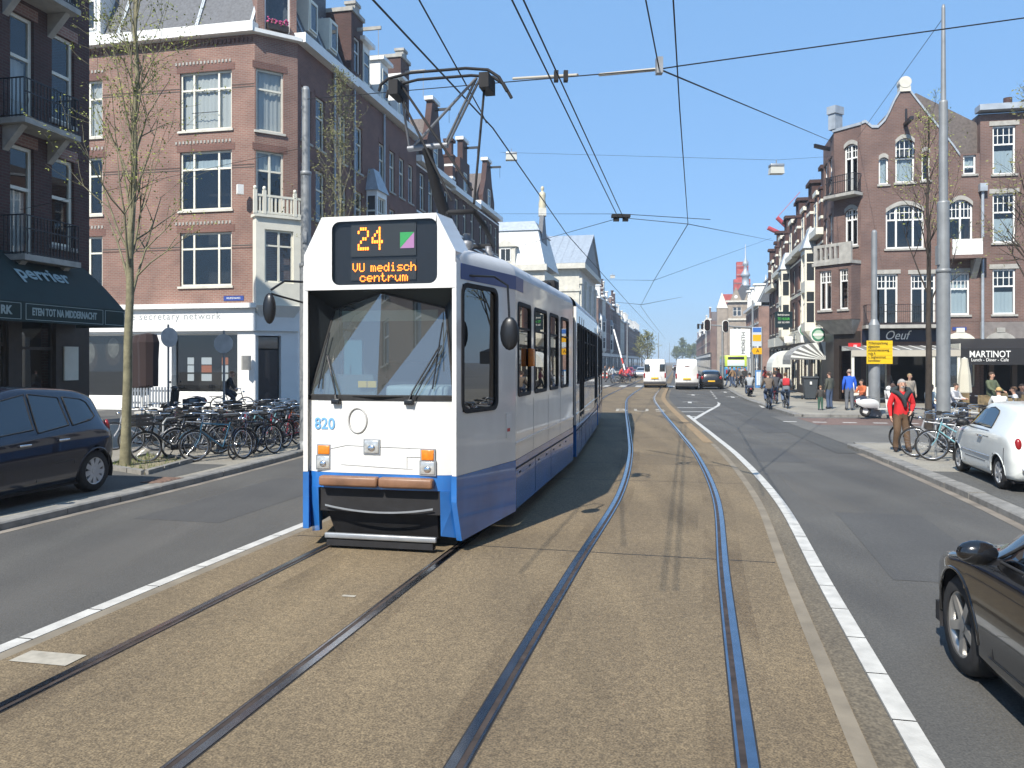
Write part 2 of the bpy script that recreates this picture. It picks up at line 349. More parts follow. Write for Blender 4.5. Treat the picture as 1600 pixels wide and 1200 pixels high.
def ys(y0, y1):
    out = [y0]; y = y0
    while y < y1 - 1e-6: y = min(y1, y + (.5 if y < 30 else 1.5 if y < 70 else 8)); out.append(y)
    return out
def ribbon(name, o0, o1, z, y0, y1, m, parent=None, thick=None):
    Y = ys(y0, y1); f0 = o0 if callable(o0) else (lambda y: o0); f1 = o1 if callable(o1) else (lambda y: o1); mb = MB()
    if thick is None: mb.grid([[track(y, f0(y), z), track(y, f1(y), z)] for y in Y], smooth=False)
    else: mb.grid([[track(y, f0(y), z - thick), track(y, f0(y), z), track(y, f1(y), z), track(y, f1(y), z - thick)] for y in Y], smooth=False)
    return mb.build(name, m, parent, fix=False) if thick is None else mb.build(name, m, parent)
SEP = -2.83                                    # the other track
structure(MB().grid([[(-900, -60, -.02), (900, -60, -.02)], [(-900, 1800, -.02), (900, 1800, -.02)]], smooth=False).build('ground', M_ground, fix=False))
road = structure(ribbon('road', -9.4, 9.2, 0.0, -20, 590, A_road))
BW = 1.36; LK_ = -7.95
bed = structure(ribbon('tram_track_bed', SEP - BW, BW, .05, -20, 64, A_bed, thick=.06))
structure(ribbon('tram_track_bed', SEP - BW, BW, .02, 76, 590, A_bed, thick=.03))
for k, off in enumerate((SEP, 0.0)):
    for sgn in (-1, 1):
        r = structure(ribbon('tram_rail', off + sgn * .7175 - (.0 if sgn > 0 else .055), off + sgn * .7175 + (.055 if sgn > 0 else .0), .056, -20, 300, M_rail))
        a = off + sgn * .7175
        ribbon('rail_groove', a - (.036 if sgn > 0 else 0), a + (0 if sgn > 0 else .036), .0535, -20, 300, M_railside, r)
        ribbon('guard_lip', a - (.052 if sgn > 0 else -.036), a - (.036 if sgn > 0 else -.052), .0555, -20, 300, M_rail, r)
        ribbon('rail_joint', a - (.062 if sgn > 0 else .066), a + (.066 if sgn > 0 else .062), .0518, -20, 80, M_seal, r)
        ribbon('rail_stain', a - .20, a + .20, .0508, -20, 70, M_stain, r)
# concrete edge strips and the white kerb blocks either side of the bed
structure(ribbon('concrete_edge_strip', 1.255, 1.355, .054, -20, 20, M_conc)); structure(ribbon('concrete_edge_strip', SEP - 1.52, SEP - 1.362, .03, -20, 24, M_conc, thick=.03))
structure(ribbon('edge_gutter', 1.362, 1.57, .006, -20, 60, asphalt('edge_gutter_mix', (.145, .122, .092), .2, 50, speck=.3)))
YEL = mat('yellow_brick_strip', (.27, .19, .105), .85, var=.2, scale=8, bump=.3)
structure(ribbon('yellow_brick_edge', 1.12, 1.352, .0545, 20.3, 60, YEL))
for nm, off, y0, y1 in (('white_line', 1.58, 1.5, 31), ('white_line', SEP - 1.70, 1.5, 40)):
    root = structure(link(nm, None, None, track(y0, off)))
    y = y0
    while y < y1:
        L = .70 if y < 16 else 3.0
        mb = MB(); q = [y + L * i / 3 for i in range(4)]
        if L < 1: q[0] += .007; q[-1] -= .007
        mb.grid([[track(v, off, .0), track(v, off, .014), track(v, off + .13, .014), track(v, off + .13, .0)] for v in q], smooth=False)
        mb.build('kerb_block', M_line, root, -root.location); y += L
        rnd.random()
for off in (SEP, 0.0): structure(ribbon('oil_streak', off - .45, off + .45, .0514, -20, 60, M_oil))
structure(ribbon('tyre_wear', 2.0, 4.2, .0022, -20, 60, M_patch)); structure(ribbon('tyre_wear', LK_ + .4, SEP - 1.9, .0022, -20, 60, M_patch))
for y in (3.1, 8.4, 13.6, 15.9, 21.5, 27.0, 33.0): structure(ribbon('slab_joint', SEP - 1.3, 1.24, .0512, y, y + .025, M_seal))
for o0, o1, y0, y1 in ((2.3, 3.4, 8.2, 11.6), (-6.9, -5.6, 9.0, 13.0), (3.3, 4.3, 24, 29), (2.0, 2.9, 17, 19.5)):
    structure(ribbon('road_repair', o0, o1, .0032, y0, y1, asphalt('repair_%d' % int(y0), (.078, .077, .078), .12, 80, speck=.2)))
# lane markings of the turning lane ahead
def mark(name, pts, w, z=.006, m=None):
    mb = MB(); pts = [Vector((*p[:2], z)) for p in pts]
    rows = []
    for i, p in enumerate(pts):
        t = (pts[min(i + 1, len(pts) - 1)] - pts[max(0, i - 1)]).normalized(); nn = Vector((t.y, -t.x, 0)); rows.append([p - nn * w / 2, p + nn * w / 2])
    return structure(mb.grid(rows, smooth=False).build(name, m or M_line, fix=False))
mark('white_line', [gp(1083, 656), gp(1100, 646), gp(1122, 634)], .16); mark('white_line', [gp(1122, 634), gp(1124, 630), gp(1121, 625.5)], .14)
for a, b, y in ((1056, 1117, 637.2), (1064, 1100, 643.6), (1073, 1088, 651.2)): mark('hatch_line', [gp(a, y), gp(b, y)], .26)
for y in (623, 619.5, 616.5, 614, 611.8): p = gp(1121 - (625 - y) * .75, y); mark('lane_dash', [p, p + D * 1.0], .12)
for px, y in ((1083, 618), (1078, 630), (1134, 613.5), (1146, 621.5)):
    p = gp(px, y); mark('lane_arrow', [p, p + D * 1.4], .2); mark('lane_arrow', [p + D * .9 - RR * .35, p + D * 1.4, p + D * 1.0 + RR * .4], .18, z=.010)
mark('white_line', [gp(1212, 657), gp(1202, 647)], .16); mark('white_line', [gp(1193, 637), gp(1176, 624)], .14); mark('white_line', [gp(1163, 617), gp(1152, 610)], .13)
# letters on the track bed, read by trams coming the other way
def ground_text(name, s, p, size, stretch, m):
    o = text(name, s, size, Matrix.Translation(p) @ Matrix.Rotation(-AST + R(3), 4, 'Z') @ Matrix.Diagonal((1, stretch, 1, 1)), m, None, ext=.001, bold=.01, space=1.4); return structure(o)
gt = ground_text('lane_lettering', 'BUS', gp(1000, 641, .054), 1.0, 2.4, M_oldline)
for px, py, w in ((75, 1028, .45), (545, 931, .12)): p = gp(px, py, .055); mark('worn_mark', [p - RR * w * .5, p + RR * w * .5], .2 if w > .2 else .05, z=.0555, m=M_oldline)
# zebra crossing beyond the bed
for i in range(12): p = track(66 + (i % 1), -13 + i * 1.35 + 1, .008); mark('crossing_stripe', [p, p + D * 3.2], .55, z=.008)
for i in range(6): p = track(70, 2.2 + i * 1.2, .008); mark('crossing_stripe', [p, p + D * 3.0], .5, z=.008)

# ------------------------------------------------------------------ pavements with kerbs (kerb stones are separate near the camera)
LK, RK = -7.95, 4.5
def pavement(name, k0, k1, y0, y1, m, z=.1):
    o = structure(ribbon(name, k0, k1, z, y0, y1, m, thick=.12))
    f0 = k0 if callable(k0) else (lambda y: k0); f1 = k1 if callable(k1) else (lambda y: k1); n = int((f1(y0) - f0(y0)) / 1.0)
    for yy, e in ((y0, -.2), (y1, .0)):
        if not 15 < yy < 40: continue
        for i in range(n):
            a, b = track(yy, f0(yy) + i + .01, 0), track(yy, f0(yy) + i + .99, 0); d0, d1 = D * e, D * (e + .195); u = Vector((0, 0, .105))
            MB().hexa([a + d0, b + d0, b + d1, a + d1, a + d0 + u, b + d0 + u, b + d1 + u, a + d1 + u]).build('kerb_stone', M_kerb, o)
    return o
pl = pavement('pavement', LK - 12, LK - .24, -10, 70, A_pave)
pr = pavement('pavement', RK + .24, RK + 20, -10, 20.2, A_pave)
pf = pavement('pavement', lambda y: 5.6 + .28, lambda y: 5.6 + 26, 31, 100, A_pave)
pavement('pavement', lambda y: 6.4, 20, 108, 580, A_pave); pavement('pavement', -22, -9.3, 76, 580, A_pave)
structure(ribbon('side_road', RK + .2, RK + 26, .012, 20.2, 31, asphalt('side_asphalt', (.135, .13, .124), .14, 60, speck=.2)))
structure(ribbon('cycle_path', RK + 1.0, RK + 22, .0165, 27.0, 30.2, A_red))
structure(ribbon('cycle_lane', RK - .55, RK + .6, .0062, 18.8, 46, asphalt('dark_ramp', (.08, .079, .077), .12, 60, speck=.2)))
for i in range(9): p = Vector((9.4 + i * .95, 27.6 - i * .2, 0)); mark('crossing_dash', [p, p + RR * .45], .28, z=.021)
def kerb(name, off, y0, y1, parent, side):
    y = y0
    while y < y1:
        L = 1.0; b0, b1 = y + .006, min(y + L, y1) - .006
        mb = MB(); dz = rnd.uniform(-.006, .006); do = rnd.uniform(-.006, .006)
        q = [b0 + (b1 - b0) * i / 2 for i in range(3)]; o0, o1 = (off + do, off + .25) if side > 0 else (off - .25, off + do)
        prof = [(o0, -.01), (o0, .108 + dz - .02), (o0 + .02, .108 + dz), (o1, .108 + dz), (o1, -.01)] if side > 0 else [(o0, -.01), (o0, .108 + dz), (o1 - .02, .108 + dz), (o1, .108 + dz - .02), (o1, -.01)]
        mb.grid([[track(v, a, z) for a, z in prof] for v in q], smooth=False)
        mb.add([track(q[0], a, z) for a, z in prof], [(0, 1, 2, 3, 4)]); mb.add([track(q[-1], a, z) for a, z in prof], [(4, 3, 2, 1, 0)])
        mb.build('kerb_stone', M_kerb, parent); y += L
kerb('kerb', LK, 5, 42, pl, -1); kerb('kerb', RK, 6, 20, pr, 1); kerb('kerb', 5.6, 31, 60, pf, 1)
# gutter: pale strip along the kerbs
M_gut = mat('gutter_dust', (.20, .175, .145), .9, var=.3, scale=2)
structure(ribbon('gutter', LK, LK + .16, .004, -10, 60, M_gut)); structure(ribbon('gutter', RK - .14, RK, .004, -10, 20, M_gut))
# parking bays sunk into the pavements, drain lids
structure(ribbon('parking_bay', LK - 2.15, LK - .42, .104, 7.5, 13.9, A_bay)); structure(ribbon('parking_bay', RK + .26, RK + 2.6, .104, 10.9, 15.3, A_bay))
structure(ribbon('side_road', LK - 14, LK - 2.5, .105, 23.3, 30.0, A_bay))
M_rust = mat('rusty_lid', (.17, .11, .085), .8, var=.3, scale=12)
for p in (track(11.55, LK - .35, 0), track(10.7, RK + .42, 0)):
    d = thing('drain_cover', 'rusty rectangular drain cover set in the kerb ' + ('by the dark blue car' if p.x < 0 else 'near the white car'), 'drain cover', (p.x, p.y, .107), -AST, 'kerb drain covers')
    MB().box(-.2, .2, -.3, .3, 0, .012).build('frame', M_rust, d)
    for i in range(5): MB().box(-.15, .15, -.24 + i * .11, -.18 + i * .11, .0125, .018).build('slat', M_rust, d)
# planting bed round the street tree: low kerb and earth
tb = structure(link('tree_bed', None, None, (0, 0, 0)))
M_earth = mat('earth', (.23, .20, .13), .95, var=.3, scale=6, bump=.5)
bedp = [gp(188, 742, .1), gp(262, 728, .1), gp(330, 704, .1), gp(240, 702, .1)]
q = [(p.x, p.y) for p in (gp(160, 731, .1), gp(226, 742, .1), gp(298, 722, .1), gp(232, 712, .1))]
MB().prism(q, .1, .14, 'xy').build('earth', M_earth, tb)
for a, b in ((0, 1), (1, 2), (2, 3), (3, 0)):
    pa, pb = Vector((*q[a], .13)), Vector((*q[b], .13)); n = 3
    for i in range(n):
        c0, c1 = pa.lerp(pb, i / n + .01), pa.lerp(pb, (i + 1) / n - .01); t = (c1 - c0).normalized(); nn = Vector((-t.y, t.x, 0)) * .06
        MB().hexa([c0 - nn - Vector((0, 0, .06)), c1 - nn - Vector((0, 0, .06)), c1 + nn - Vector((0, 0, .06)), c0 + nn - Vector((0, 0, .06)), c0 - nn + Vector((0, 0, .05)), c1 - nn + Vector((0, 0, .05)), c1 + nn + Vector((0, 0, .05)), c0 + nn + Vector((0, 0, .05))]).build('edging_stone', M_kerb, tb)
mbg = MB(); gr = random.Random(3)
for i in range(700):
    u, v = gr.random(), gr.random(); P = [Vector((*p, .135)) for p in q]; c = P[0].lerp(P[1], u).lerp(P[3].lerp(P[2], u), v)
    if gr.random() > .35 + .65 * (u < .45): continue
    a = gr.uniform(0, 6.28); h = gr.uniform(.03, .10); w = Vector((math.cos(a), math.sin(a), 0)) * .008; tip = Vector((gr.uniform(-.03, .03), gr.uniform(-.03, .03), h))
    mbg.add([c - w, c + w, c + tip], [(0, 1, 2)])
g = mbg.build('grass', mat('grass_blades', (.10, .14, .03), .8, var=.3, scale=9), None, fix=False); tag(g, 'thin grass growing round the foot of the street tree', 'grass', kind='stuff')
# ------------------------------------------------------------------ buildings
def shell(F, x0, x1, z1, depth, m, roofm=None, room=1.3, z0=0, sides='lr', interior=True):
    if 'l' in sides: F.box('side_wall', m, x0, x0 + .25, .31, depth, z0, z1)
    if 'r' in sides: F.box('side_wall', m, x1 - .25, x1, .31, depth, z0, z1)
    F.box('back_wall', m, x0 + .26, x1 - .26, depth - .3, depth, z0, z1 - .01)
    F.box('roof', roofm or M_slate, x0 + .02, x1 - .02, .32, depth - .02, z1 + .002, z1 + .12)
    if interior: F.box('room_shade_sheet', M_room_shade, x0 + .27, x1 - .27, room, room + .1, z0 + .05, z1 - .05)  # dark sheet close behind the glass, painted as room shade
def arch_fill(F, x0, x1, z1, rise, m, name='arch', y=-.004, ring=None):
    n = 10; w = x1 - x0; mb = MB(); pts = [(x0 + w * i / n, z1 - rise + rise * (1 - (2 * i / n - 1) ** 2)) for i in range(n + 1)]
    for i in range(n):
        mb.add([(pts[i][0], y, pts[i][1]), (pts[i + 1][0], y, pts[i + 1][1]), (pts[i + 1][0], y, z1 + .01), (pts[i][0], y, z1 + .01), (pts[i][0], y + .2, pts[i][1]), (pts[i + 1][0], y + .2, pts[i + 1][1])], [(0, 1, 2, 3), (0, 4, 5, 1)])
    F.put(name, mb, m)
    if ring:
        mb = MB()
        for i in range(n):
            a, b = pts[i], pts[i + 1]
            mb.hexa([(a[0], -.03, a[1] + .002), (b[0], -.03, b[1] + .002), (b[0], .0, b[1] + .002), (a[0], .0, a[1] + .002), (a[0], -.03, a[1] + .2), (b[0], -.03, b[1] + .2), (b[0], 0, b[1] + .2), (a[0], 0, a[1] + .2)])
        F.put('arch_ring', mb, ring)
def railing(F, name, x0, x1, y0, y1, z0, z1, m, step=.12, ends=True, r=.009):
    mb = MB(); n = max(2, int((x1 - x0) / step))
    for z in (z0 + .04, (z0 + z1) / 2 + .15, z1): mb.box(x0, x1, y0 - .012, y0 + .012, z - .014, z + .014)
    for i in range(n + 1): x = x0 + (x1 - x0) * i / n; mb.box(x - r, x + r, y0 - r, y0 + r, z0, z1)
    if ends:
        for x in (x0, x1):
            k = max(2, int(abs(y1 - y0) / step))
            for z in (z0 + .04, z1): mb.box(x - .012, x + .012, min(y0, y1), max(y0, y1), z - .014, z + .014)
            for j in range(1, k): y = y0 + (y1 - y0) * j / k; mb.box(x - r, x + r, y - r, y + r, z0, z1)
    return F.put(name, mb, m)

# --- near block at the left edge: cafe with green awning
c0 = Vector((-11.68, 22.0, 0)); bn = thing('corner_cafe_building', 'dark brick building with iron balconies and green cafe awning at the left edge', 'building', (c0 - D * 14))
F = Facade(bn, *(c0 - D * 14)[:2], *D[:2]); L = 14.0
ops = []; wins = []
zr = [(F.px(35, 196)[1], F.px(35, 24)[1]), (F.px(35, 402)[1], F.px(35, 228)[1])]; pitch = zr[0][0] - zr[1][0]
zr.append((zr[0][0] + pitch, zr[0][1] + pitch))
ca = (F.px(16)[0], F.px(53)[0]); cb = (F.px(81)[0], F.px(116)[0]); wa, wb = ca[1] - ca[0], cb[1] - cb[0]
colsx = [(ca, True), (cb, False)] + [((ca[0] - 3.1 * k, ca[1] - 3.1 * k), True) for k in (1, 2, 3)] + [((cb[0] - 3.1 * k, cb[1] - 3.1 * k), False) for k in (1, 2, 3)]
for (xa, xb), door in colsx:
    for z0, z1 in zr:
        zz = z0 if door else z0 + .45; ops.append((xa, xb, zz, z1)); wins.append((xa, xb, zz, z1, door))
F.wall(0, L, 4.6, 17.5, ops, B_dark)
for xa, xb, z0, z1, door in wins:
    F.window(xa, xb, z0, z1, (), (.62,) if door else (.55,), M_cream, G_win, sill=M_stone, curtain=M_curt if rnd.random() < .5 else None, fw=.09, cz=(0, .6), split=True)
    F.box('lintel', B_red, xa - .12, xb + .12, -.012, .0, z1 + .003, z1 + .28)
for k in range(3):
    for z0, _ in zr:
        xa, xb = ca[0] - .35 - 3.1 * k, cb[0] + .15 - 3.1 * k
        F.box('balcony_slab', M_stone, xa, xb, -.75, 0, z0 - .16, z0 - .02)
        for q in (xa + .12, xb - .3): F.put('bracket', MB().prism([(-.55, z0 - .17), (0, z0 - .17), (0, z0 - .75)], q, q + .18, 'yz'), M_stone)
        railing(F, 'balcony_railing', xa + .03, xb - .03, -.7, -.02, z0 - .02, z0 + .92, M_iron, .1)
        mb = MB()
        for i in range(9): mb.tube([(xa + .1 + (xb - xa - .2) * i / 8 + .06 * math.cos(t), -.7, z0 + .4 + .16 * math.sin(t)) for t in (R(40 * j) for j in range(9))], .007, 4, True)
        F.put('railing_scrolls', mb, M_iron)
# ground floor: dark shop front behind glass
sh = [(L - 13.2, L - 9.6, .5, 3.2), (L - 9.2, L - 5.4, .5, 3.2), (L - 5.0, L - 2.7, .5, 3.2), (L - 2.3, L - 1.2, .15, 3.2)]
M_shopd = mat('shop_dark_wood', (.03, .022, .018), .5, var=.2, scale=5)
F.wall(0, L, 0, 4.6, sh, M_shopd, name='shopfront')
for o in sh: F.window(*o, (.5,) if o[1] - o[0] > 1.5 else (), (.75,), M_shopd, G_win, fw=.08, name='shop_window')
shell(F, 0, L, 17.5, 5, B_dark)
F.put('cornice', MB().box(-.1, L + .1, -.35, .05, 17.3, 17.75), M_white)
sp = F.box('menu_board', M_cream, L - .95, L - .45, -.04, -.004, 1.6, 2.5)
# awning
aw = thing('cafe_awning', 'dark green cafe awning with pale lettering on its slope', 'awning', bn.location); FA = Facade(aw, F.wx, F.wy, *D[:2])
M_green = mat('awning_green', (.004, .021, .020), .75, var=.15, scale=3, bump=.15)
M_gtrim = mat('awning_grey_print', (.30, .38, .38), .7)
xr = F.px(118)[0]; ztop, zv = 4.78, 3.46
FA.put('canopy', MB().grid([[(x, -.02 - 1.48 * t, ztop + (zv - ztop) * t - .12 * math.sin(t * 3.14) * (-.6)) for x in [xr - 10 + 10 * i / 10 for i in range(11)]] for t in [j / 8 for j in range(9)]]), M_green)
FA.put('end_cheek', MB().add([(xr, -.02, ztop), (xr, -1.5, zv), (xr, -.02, zv)], [(0, 1, 2)]), M_green)
FA.put('valance', MB().box(xr - 10, xr, -1.512, -1.5, zv - .46, zv), M_green); FA.put('end_valance', MB().box(xr - .012, xr, -1.498, -.02, zv - .46, zv), M_green)
FA.put('front_bar', MB().cyl((xr - 10, -1.48, zv - .02), (xr, -1.48, zv - .02), .03, n=8), M_iron)
fx = lambda px: FA.px(px, 0, -1.51)[0]
for a, b in ((-60, 33), (40, 161), (164, 194)):
    x0, x1 = fx(a), fx(b); mb = MB(); z0, z1 = zv - .41, zv - .04
    for q in ((x0, x1, z0, z0 + .012), (x0, x1, z1 - .012, z1), (x0, x0 + .015, z0, z1), (x1 - .015, x1, z0, z1)): mb.box(q[0], q[1], -1.516, -1.513, q[2], q[3])
    FA.put('valance_border', mb, M_gtrim)
text('lettering', 'ETEN TOT NA MIDDERNACHT', .235, FA.M((fx(44) + fx(156)) / 2, -1.514, zv - .225), M_gtrim, aw, sx=(fx(156) - fx(44)) / 3.6, bold=.008)
text('lettering', 'RK', .26, FA.M(fx(18), -1.514, zv - .225), M_gtrim, aw, align='RIGHT', sx=.9, bold=.01)
sl_ang = math.atan2(1.48, 1.32)
text('lettering', 'perrier', .62, FA.M((FA.px(34, 455, -.8)[0] + FA.px(98, 455, -.8)[0]) / 2, -.80, 4.20) @ Matrix.Rotation(-sl_ang + R(4), 4, 'X'), M_gtrim, aw, sx=.92, bold=.012)

# --- red brick corner building with white shop
c1 = Vector((-10.83, 33.5, 0)); LA = 16.0; dch = (RR + D).normalized(); LC = 1.84; c2 = c1 + dch * LC
b1 = thing('corner_brick_building', 'sunlit red brick corner building above a white shop front', 'building', c1)
FA1 = Facade(b1, *(c1 - RR * LA)[:2], *RR[:2]); FC = Facade(b1, *c1[:2], *dch[:2]); FS = Facade(b1, *c2[:2], *D[:2])
rows = [(FA1.px(320, 203)[1], FA1.px(320, 112)[1]), (FA1.px(320, 328)[1], FA1.px(320, 236)[1]), (FA1.px(320, 447)[1], FA1.px(320, 363)[1])]
xw = (FA1.px(281)[0], FA1.px(362)[0]); xl = (FA1.px(118)[0], FA1.px(160)[0]); ZC = FA1.px(300, 62)[1]; ZS = 4.45
ops = [(*xw, *r) for r in rows] + [(*xl, *r) for r in rows] + [(xl[0] - 4.4, xl[1] - 4.4, *r) for r in rows]
FA1.wall(0, LA, ZS, ZC, ops, B_red)
for i, r in enumerate(rows):
    FA1.window(*xw, *r, (.26, .74), (.70,), M_cream, G_win, sill=M_pale, curtain=M_curt if i == 0 else (M_blind if i == 1 else None), cz=(0, 1) if i == 0 else (.72, .86), fw=.085)
    for q in (0, -4.4): FA1.window(xl[0] + q, xl[1] + q, *r, (.5,), (.68,), M_cream, G_win, sill=M_pale, curtain=M_curt if i == 0 else None, fw=.085)
    for q in (xw, xl):
        FA1.box('lintel', B_brown, q[0] - .15, q[1] + .15, -.012, 0, r[1] + .003, r[1] + .30)
        mb = MB(); n = int((q[1] - q[0] + .4) / .17)
        for k in range(n): mb.box(q[0] - .2 + k * .17, q[0] - .12 + k * .17, -.03, 0, r[1] + .34, r[1] + .46)
        FA1.put('dentil_course', mb, M_stone)['kind'] = 'stuff'
    for dz in (0, .11):
        zb = r[0] + (r[1] - r[0]) * .68 + dz
        for a, b in ((0, xl[0] - 4.4), (xl[1] - 4.4, xl[0]), (xl[1], xw[0]), (xw[1], LA)): FA1.box('brick_band', mat('band_dark', (.07, .055, .05), .8), a + .01, b - .01, -.008, 0, zb, zb + .04)
for (x0, x1, dpth) in ((xw[0] + .6, xw[1] - .6, -.05),): FA1.box('window_rail', M_iron, x0, x1, -.04, -.02, rows[0][0] + .72, rows[0][0] + .745)
mb = MB()
for i in range(int(LA / .2)): mb.box(i * .2, i * .2 + .1, -.07, 0, ZC - .3, ZC - .12)
FA1.put('dentil_course', mb, B_brown)['kind'] = 'stuff'
FA1.box('gutter', M_white, -.2, LA + .12, -.38, .1, ZC, ZC + .42)
# mansard roof with lead rolls and a dormer
def mansard(F, x0, x1, z0, h=4.2, back=2.0, strips=(), m=M_slate, top=6.0):
    F.put('mansard_roof', MB().add([(x0, .05, z0), (x1, .05, z0), (x1, back, z0 + h), (x0, back, z0 + h), (x0, top, z0 + h + .5), (x1, top, z0 + h + .5), (x0, top, z0), (x1, top, z0)],
          [(0, 1, 2, 3), (3, 2, 5, 4), (0, 3, 4, 6), (1, 7, 5, 2), (6, 4, 5, 7)]), m)
    for x in strips: F.put('lead_roll', MB().hexa([(x - .07, -.02, z0), (x + .07, -.02, z0), (x + .07, .04, z0), (x - .07, .04, z0), (x - .07, back - .07, z0 + h), (x + .07, back - .07, z0 + h), (x + .07, back, z0 + h), (x - .07, back, z0 + h)]), M_lead)
    F.box('roof_ridge', M_lead, x0, x1, back - .12, back + .1, z0 + h, z0 + h + .18)
mansard(FA1, 0, LA - .05, ZC + .42, 4.4, 1.9, (FA1.px(183)[0], FA1.px(305)[0], FA1.px(392)[0], 4.5), top=7)
xd = (FA1.px(140, 0)[0] - 1.2, FA1.px(158)[0])
FA1.box('dormer', M_white, xd[0], xd[1], -.05, 2.0, ZC + .43, ZC + 3.2); FA1.window(xd[0] + .2, xd[1] - .2, ZC + .8, ZC + 2.9, (.5,), (.6,), M_white, G_far, y=-.2, name='dormer_window')
# chamfered corner
xc = (FC.px(400)[0], FC.px(443)[0]); cr = [(FC.px(420, 206)[1], FC.px(420, 110)[1]), (FC.px(420, 325)[1] - .35, FC.px(420, 237)[1])]
FC.wall(0, LC, 4.45, ZC, [(*xc, *r) for r in cr], B_red)
FC.window(*xc, *cr[0], (), (.68,), M_cream, G_win, sill=M_pale, curtain=M_curt, fw=.085); FC.window(*xc, *cr[1], (.5,), (.7,), M_cream, G_win, fw=.085, curtain=M_blind, cz=(.72, 1))
for r in cr: FC.box('lintel', B_brown, xc[0] - .15, xc[1] + .15, -.012, 0, r[1] + .003, r[1] + .3)
zb0, zb1 = FC.px(420, 478)[1], FC.px(420, 343)[1]
bay = [(-.1, -.55, LC - .02)]
FC.wall(-.08, LC + .02, zb0, zb1, [(.28, LC - .34, zb0 + .95, zb1 - .5)], M_cream, name='bay', y=-.5, thick=.49)
FC.window(.28, LC - .34, zb0 + .95, zb1 - .5, (.5,), (.7,), M_cream, G_win, y=-.5, fw=.08, name='bay_window')
FC.put('bay_base', MB().hexa([(.2, -.1, zb0 - .5), (LC - .2, -.1, zb0 - .5), (LC - .2, 0, zb0 - .5), (.2, 0, zb0 - .5), (-.08, -.55, zb0), (LC + .02, -.55, zb0), (LC + .02, 0, zb0), (-.08, 0, zb0)]), M_white)
FC.box('bay_cornice', M_cream, -.16, LC + .1, -.6, -.001, zb1, zb1 + .12)
mb = MB(); zt = zb1 + .12
for i in range(13): x = -.1 + (LC + .14) * i / 12; mb.box(x - .035, x + .035, -.57, -.52, zt, zt + .8)
for z in (zt + .02, zt + .72): mb.box(-.12, LC + .06, -.59, -.5, z, z + .09)
for x in (-.13, .25, LC - .3, LC + .07): mb.box(x - .07, x + .07, -.61, -.48, zt, zt + .98); mb.ell((x, -.55, zt + 1.06), (.08, .08, .1), 8, 5)
FC.put('balustrade', mb, M_cream)
FC.box('utility_box', M_white, -.75, -.5, -.2, -.003, FC.px(380, 305)[1], FC.px(380, 290)[1])
FC.box('gutter', M_white, -.1, LC + .1, -.3, .1, ZC - .001, ZC + .16)
# brick dormer over the corner with an open window and a flower box
FC.wall(.1, LC - .05, ZC + .16, ZC + 5.5, [(.42, LC - .32, ZC + .3, ZC + 3.4)], B_red, name='corner_dormer', thick=1.5)
FC.window(.42, LC - .32, ZC + .3, ZC + 3.4, (), (.68,), M_white, G_win, fw=.07)
FC.box('flower_box', M_shopd, .5, LC - .45, -.22, -.02, ZC + .3, ZC + .55)
mb = MB(); g = random.Random(5)
for i in range(60):
    p = Vector((g.uniform(.5, LC - .45), g.uniform(-.24, -.02), ZC + g.uniform(.52, .8))); mb.ell(p, (.045, .045, .04), 5, 3)
FC.put('flowers', mb, mat('pink_petals', (.55, .08, .22), .7))
mb = MB()
for i in range(40):
    p = Vector((g.uniform(.5, LC - .45), g.uniform(-.24, -.02), ZC + g.uniform(.5, .7))); mb.ell(p, (.05, .04, .03), 5, 3)
FC.put('flower_leaves', mb, mat('leaf_green', (.05, .10, .03), .7))
# street side of the same building
SR = [(5.35, 7.6), (8.55, 10.85), (11.85, 14.2)]
def street_wall(F, x0, x1, zc, cols, m, w=.95, wood=M_cream, sillm=M_stone, z0=4.45, rows=SR, far=False, rowsplit=.62):
    ops = [(x, x + w, *r) for x in cols for r in rows]; F.wall(x0, x1, z0, zc, ops, m)
    for o in ops:
        F.window(*o, (), (rowsplit,), wood, G_far if far else G_win, sill=sillm, fw=.09, split=not far, curtain=(M_curt if rnd.random() < .3 and not far else None), cz=(0, .6))
        if not far: F.box('lintel', m, o[0] - .1, o[1] + .1, -.02, 0, o[3] + .003, o[3] + .25)
street_wall(FS, 0, 5.7, ZC, (.35, 1.75, 4.2), B_brown)
FS.box('gutter', M_white, -.1, 5.75, -.42, .1, ZC, ZC + .42); mansard(FS, 0, 5.7, ZC + .42, 3.7, 1.7, (.8, 3.0, 5.3), top=7)
for x in (1.5, 3.7):
    FS.put('skylight', MB().hexa([(x, .25, ZC + 1.2), (x + .9, .25, ZC + 1.2), (x + .9, .6, ZC + 1.2), (x, .6, ZC + 1.2), (x, .2, ZC + 2.7), (x + .9, .2, ZC + 2.7), (x + .9, 1.3, ZC + 2.7), (x, 1.3, ZC + 2.7)]), M_cream)
    FS.window(x + .08, x + .82, ZC + 1.28, ZC + 2.6, (), (), M_cream, G_far, y=.08, name='dormer_window', split=False)
FS.put('drainpipe', MB().cyl((3.6, -.1, .3), (3.6, -.1, ZC), .06, n=8), M_lead)
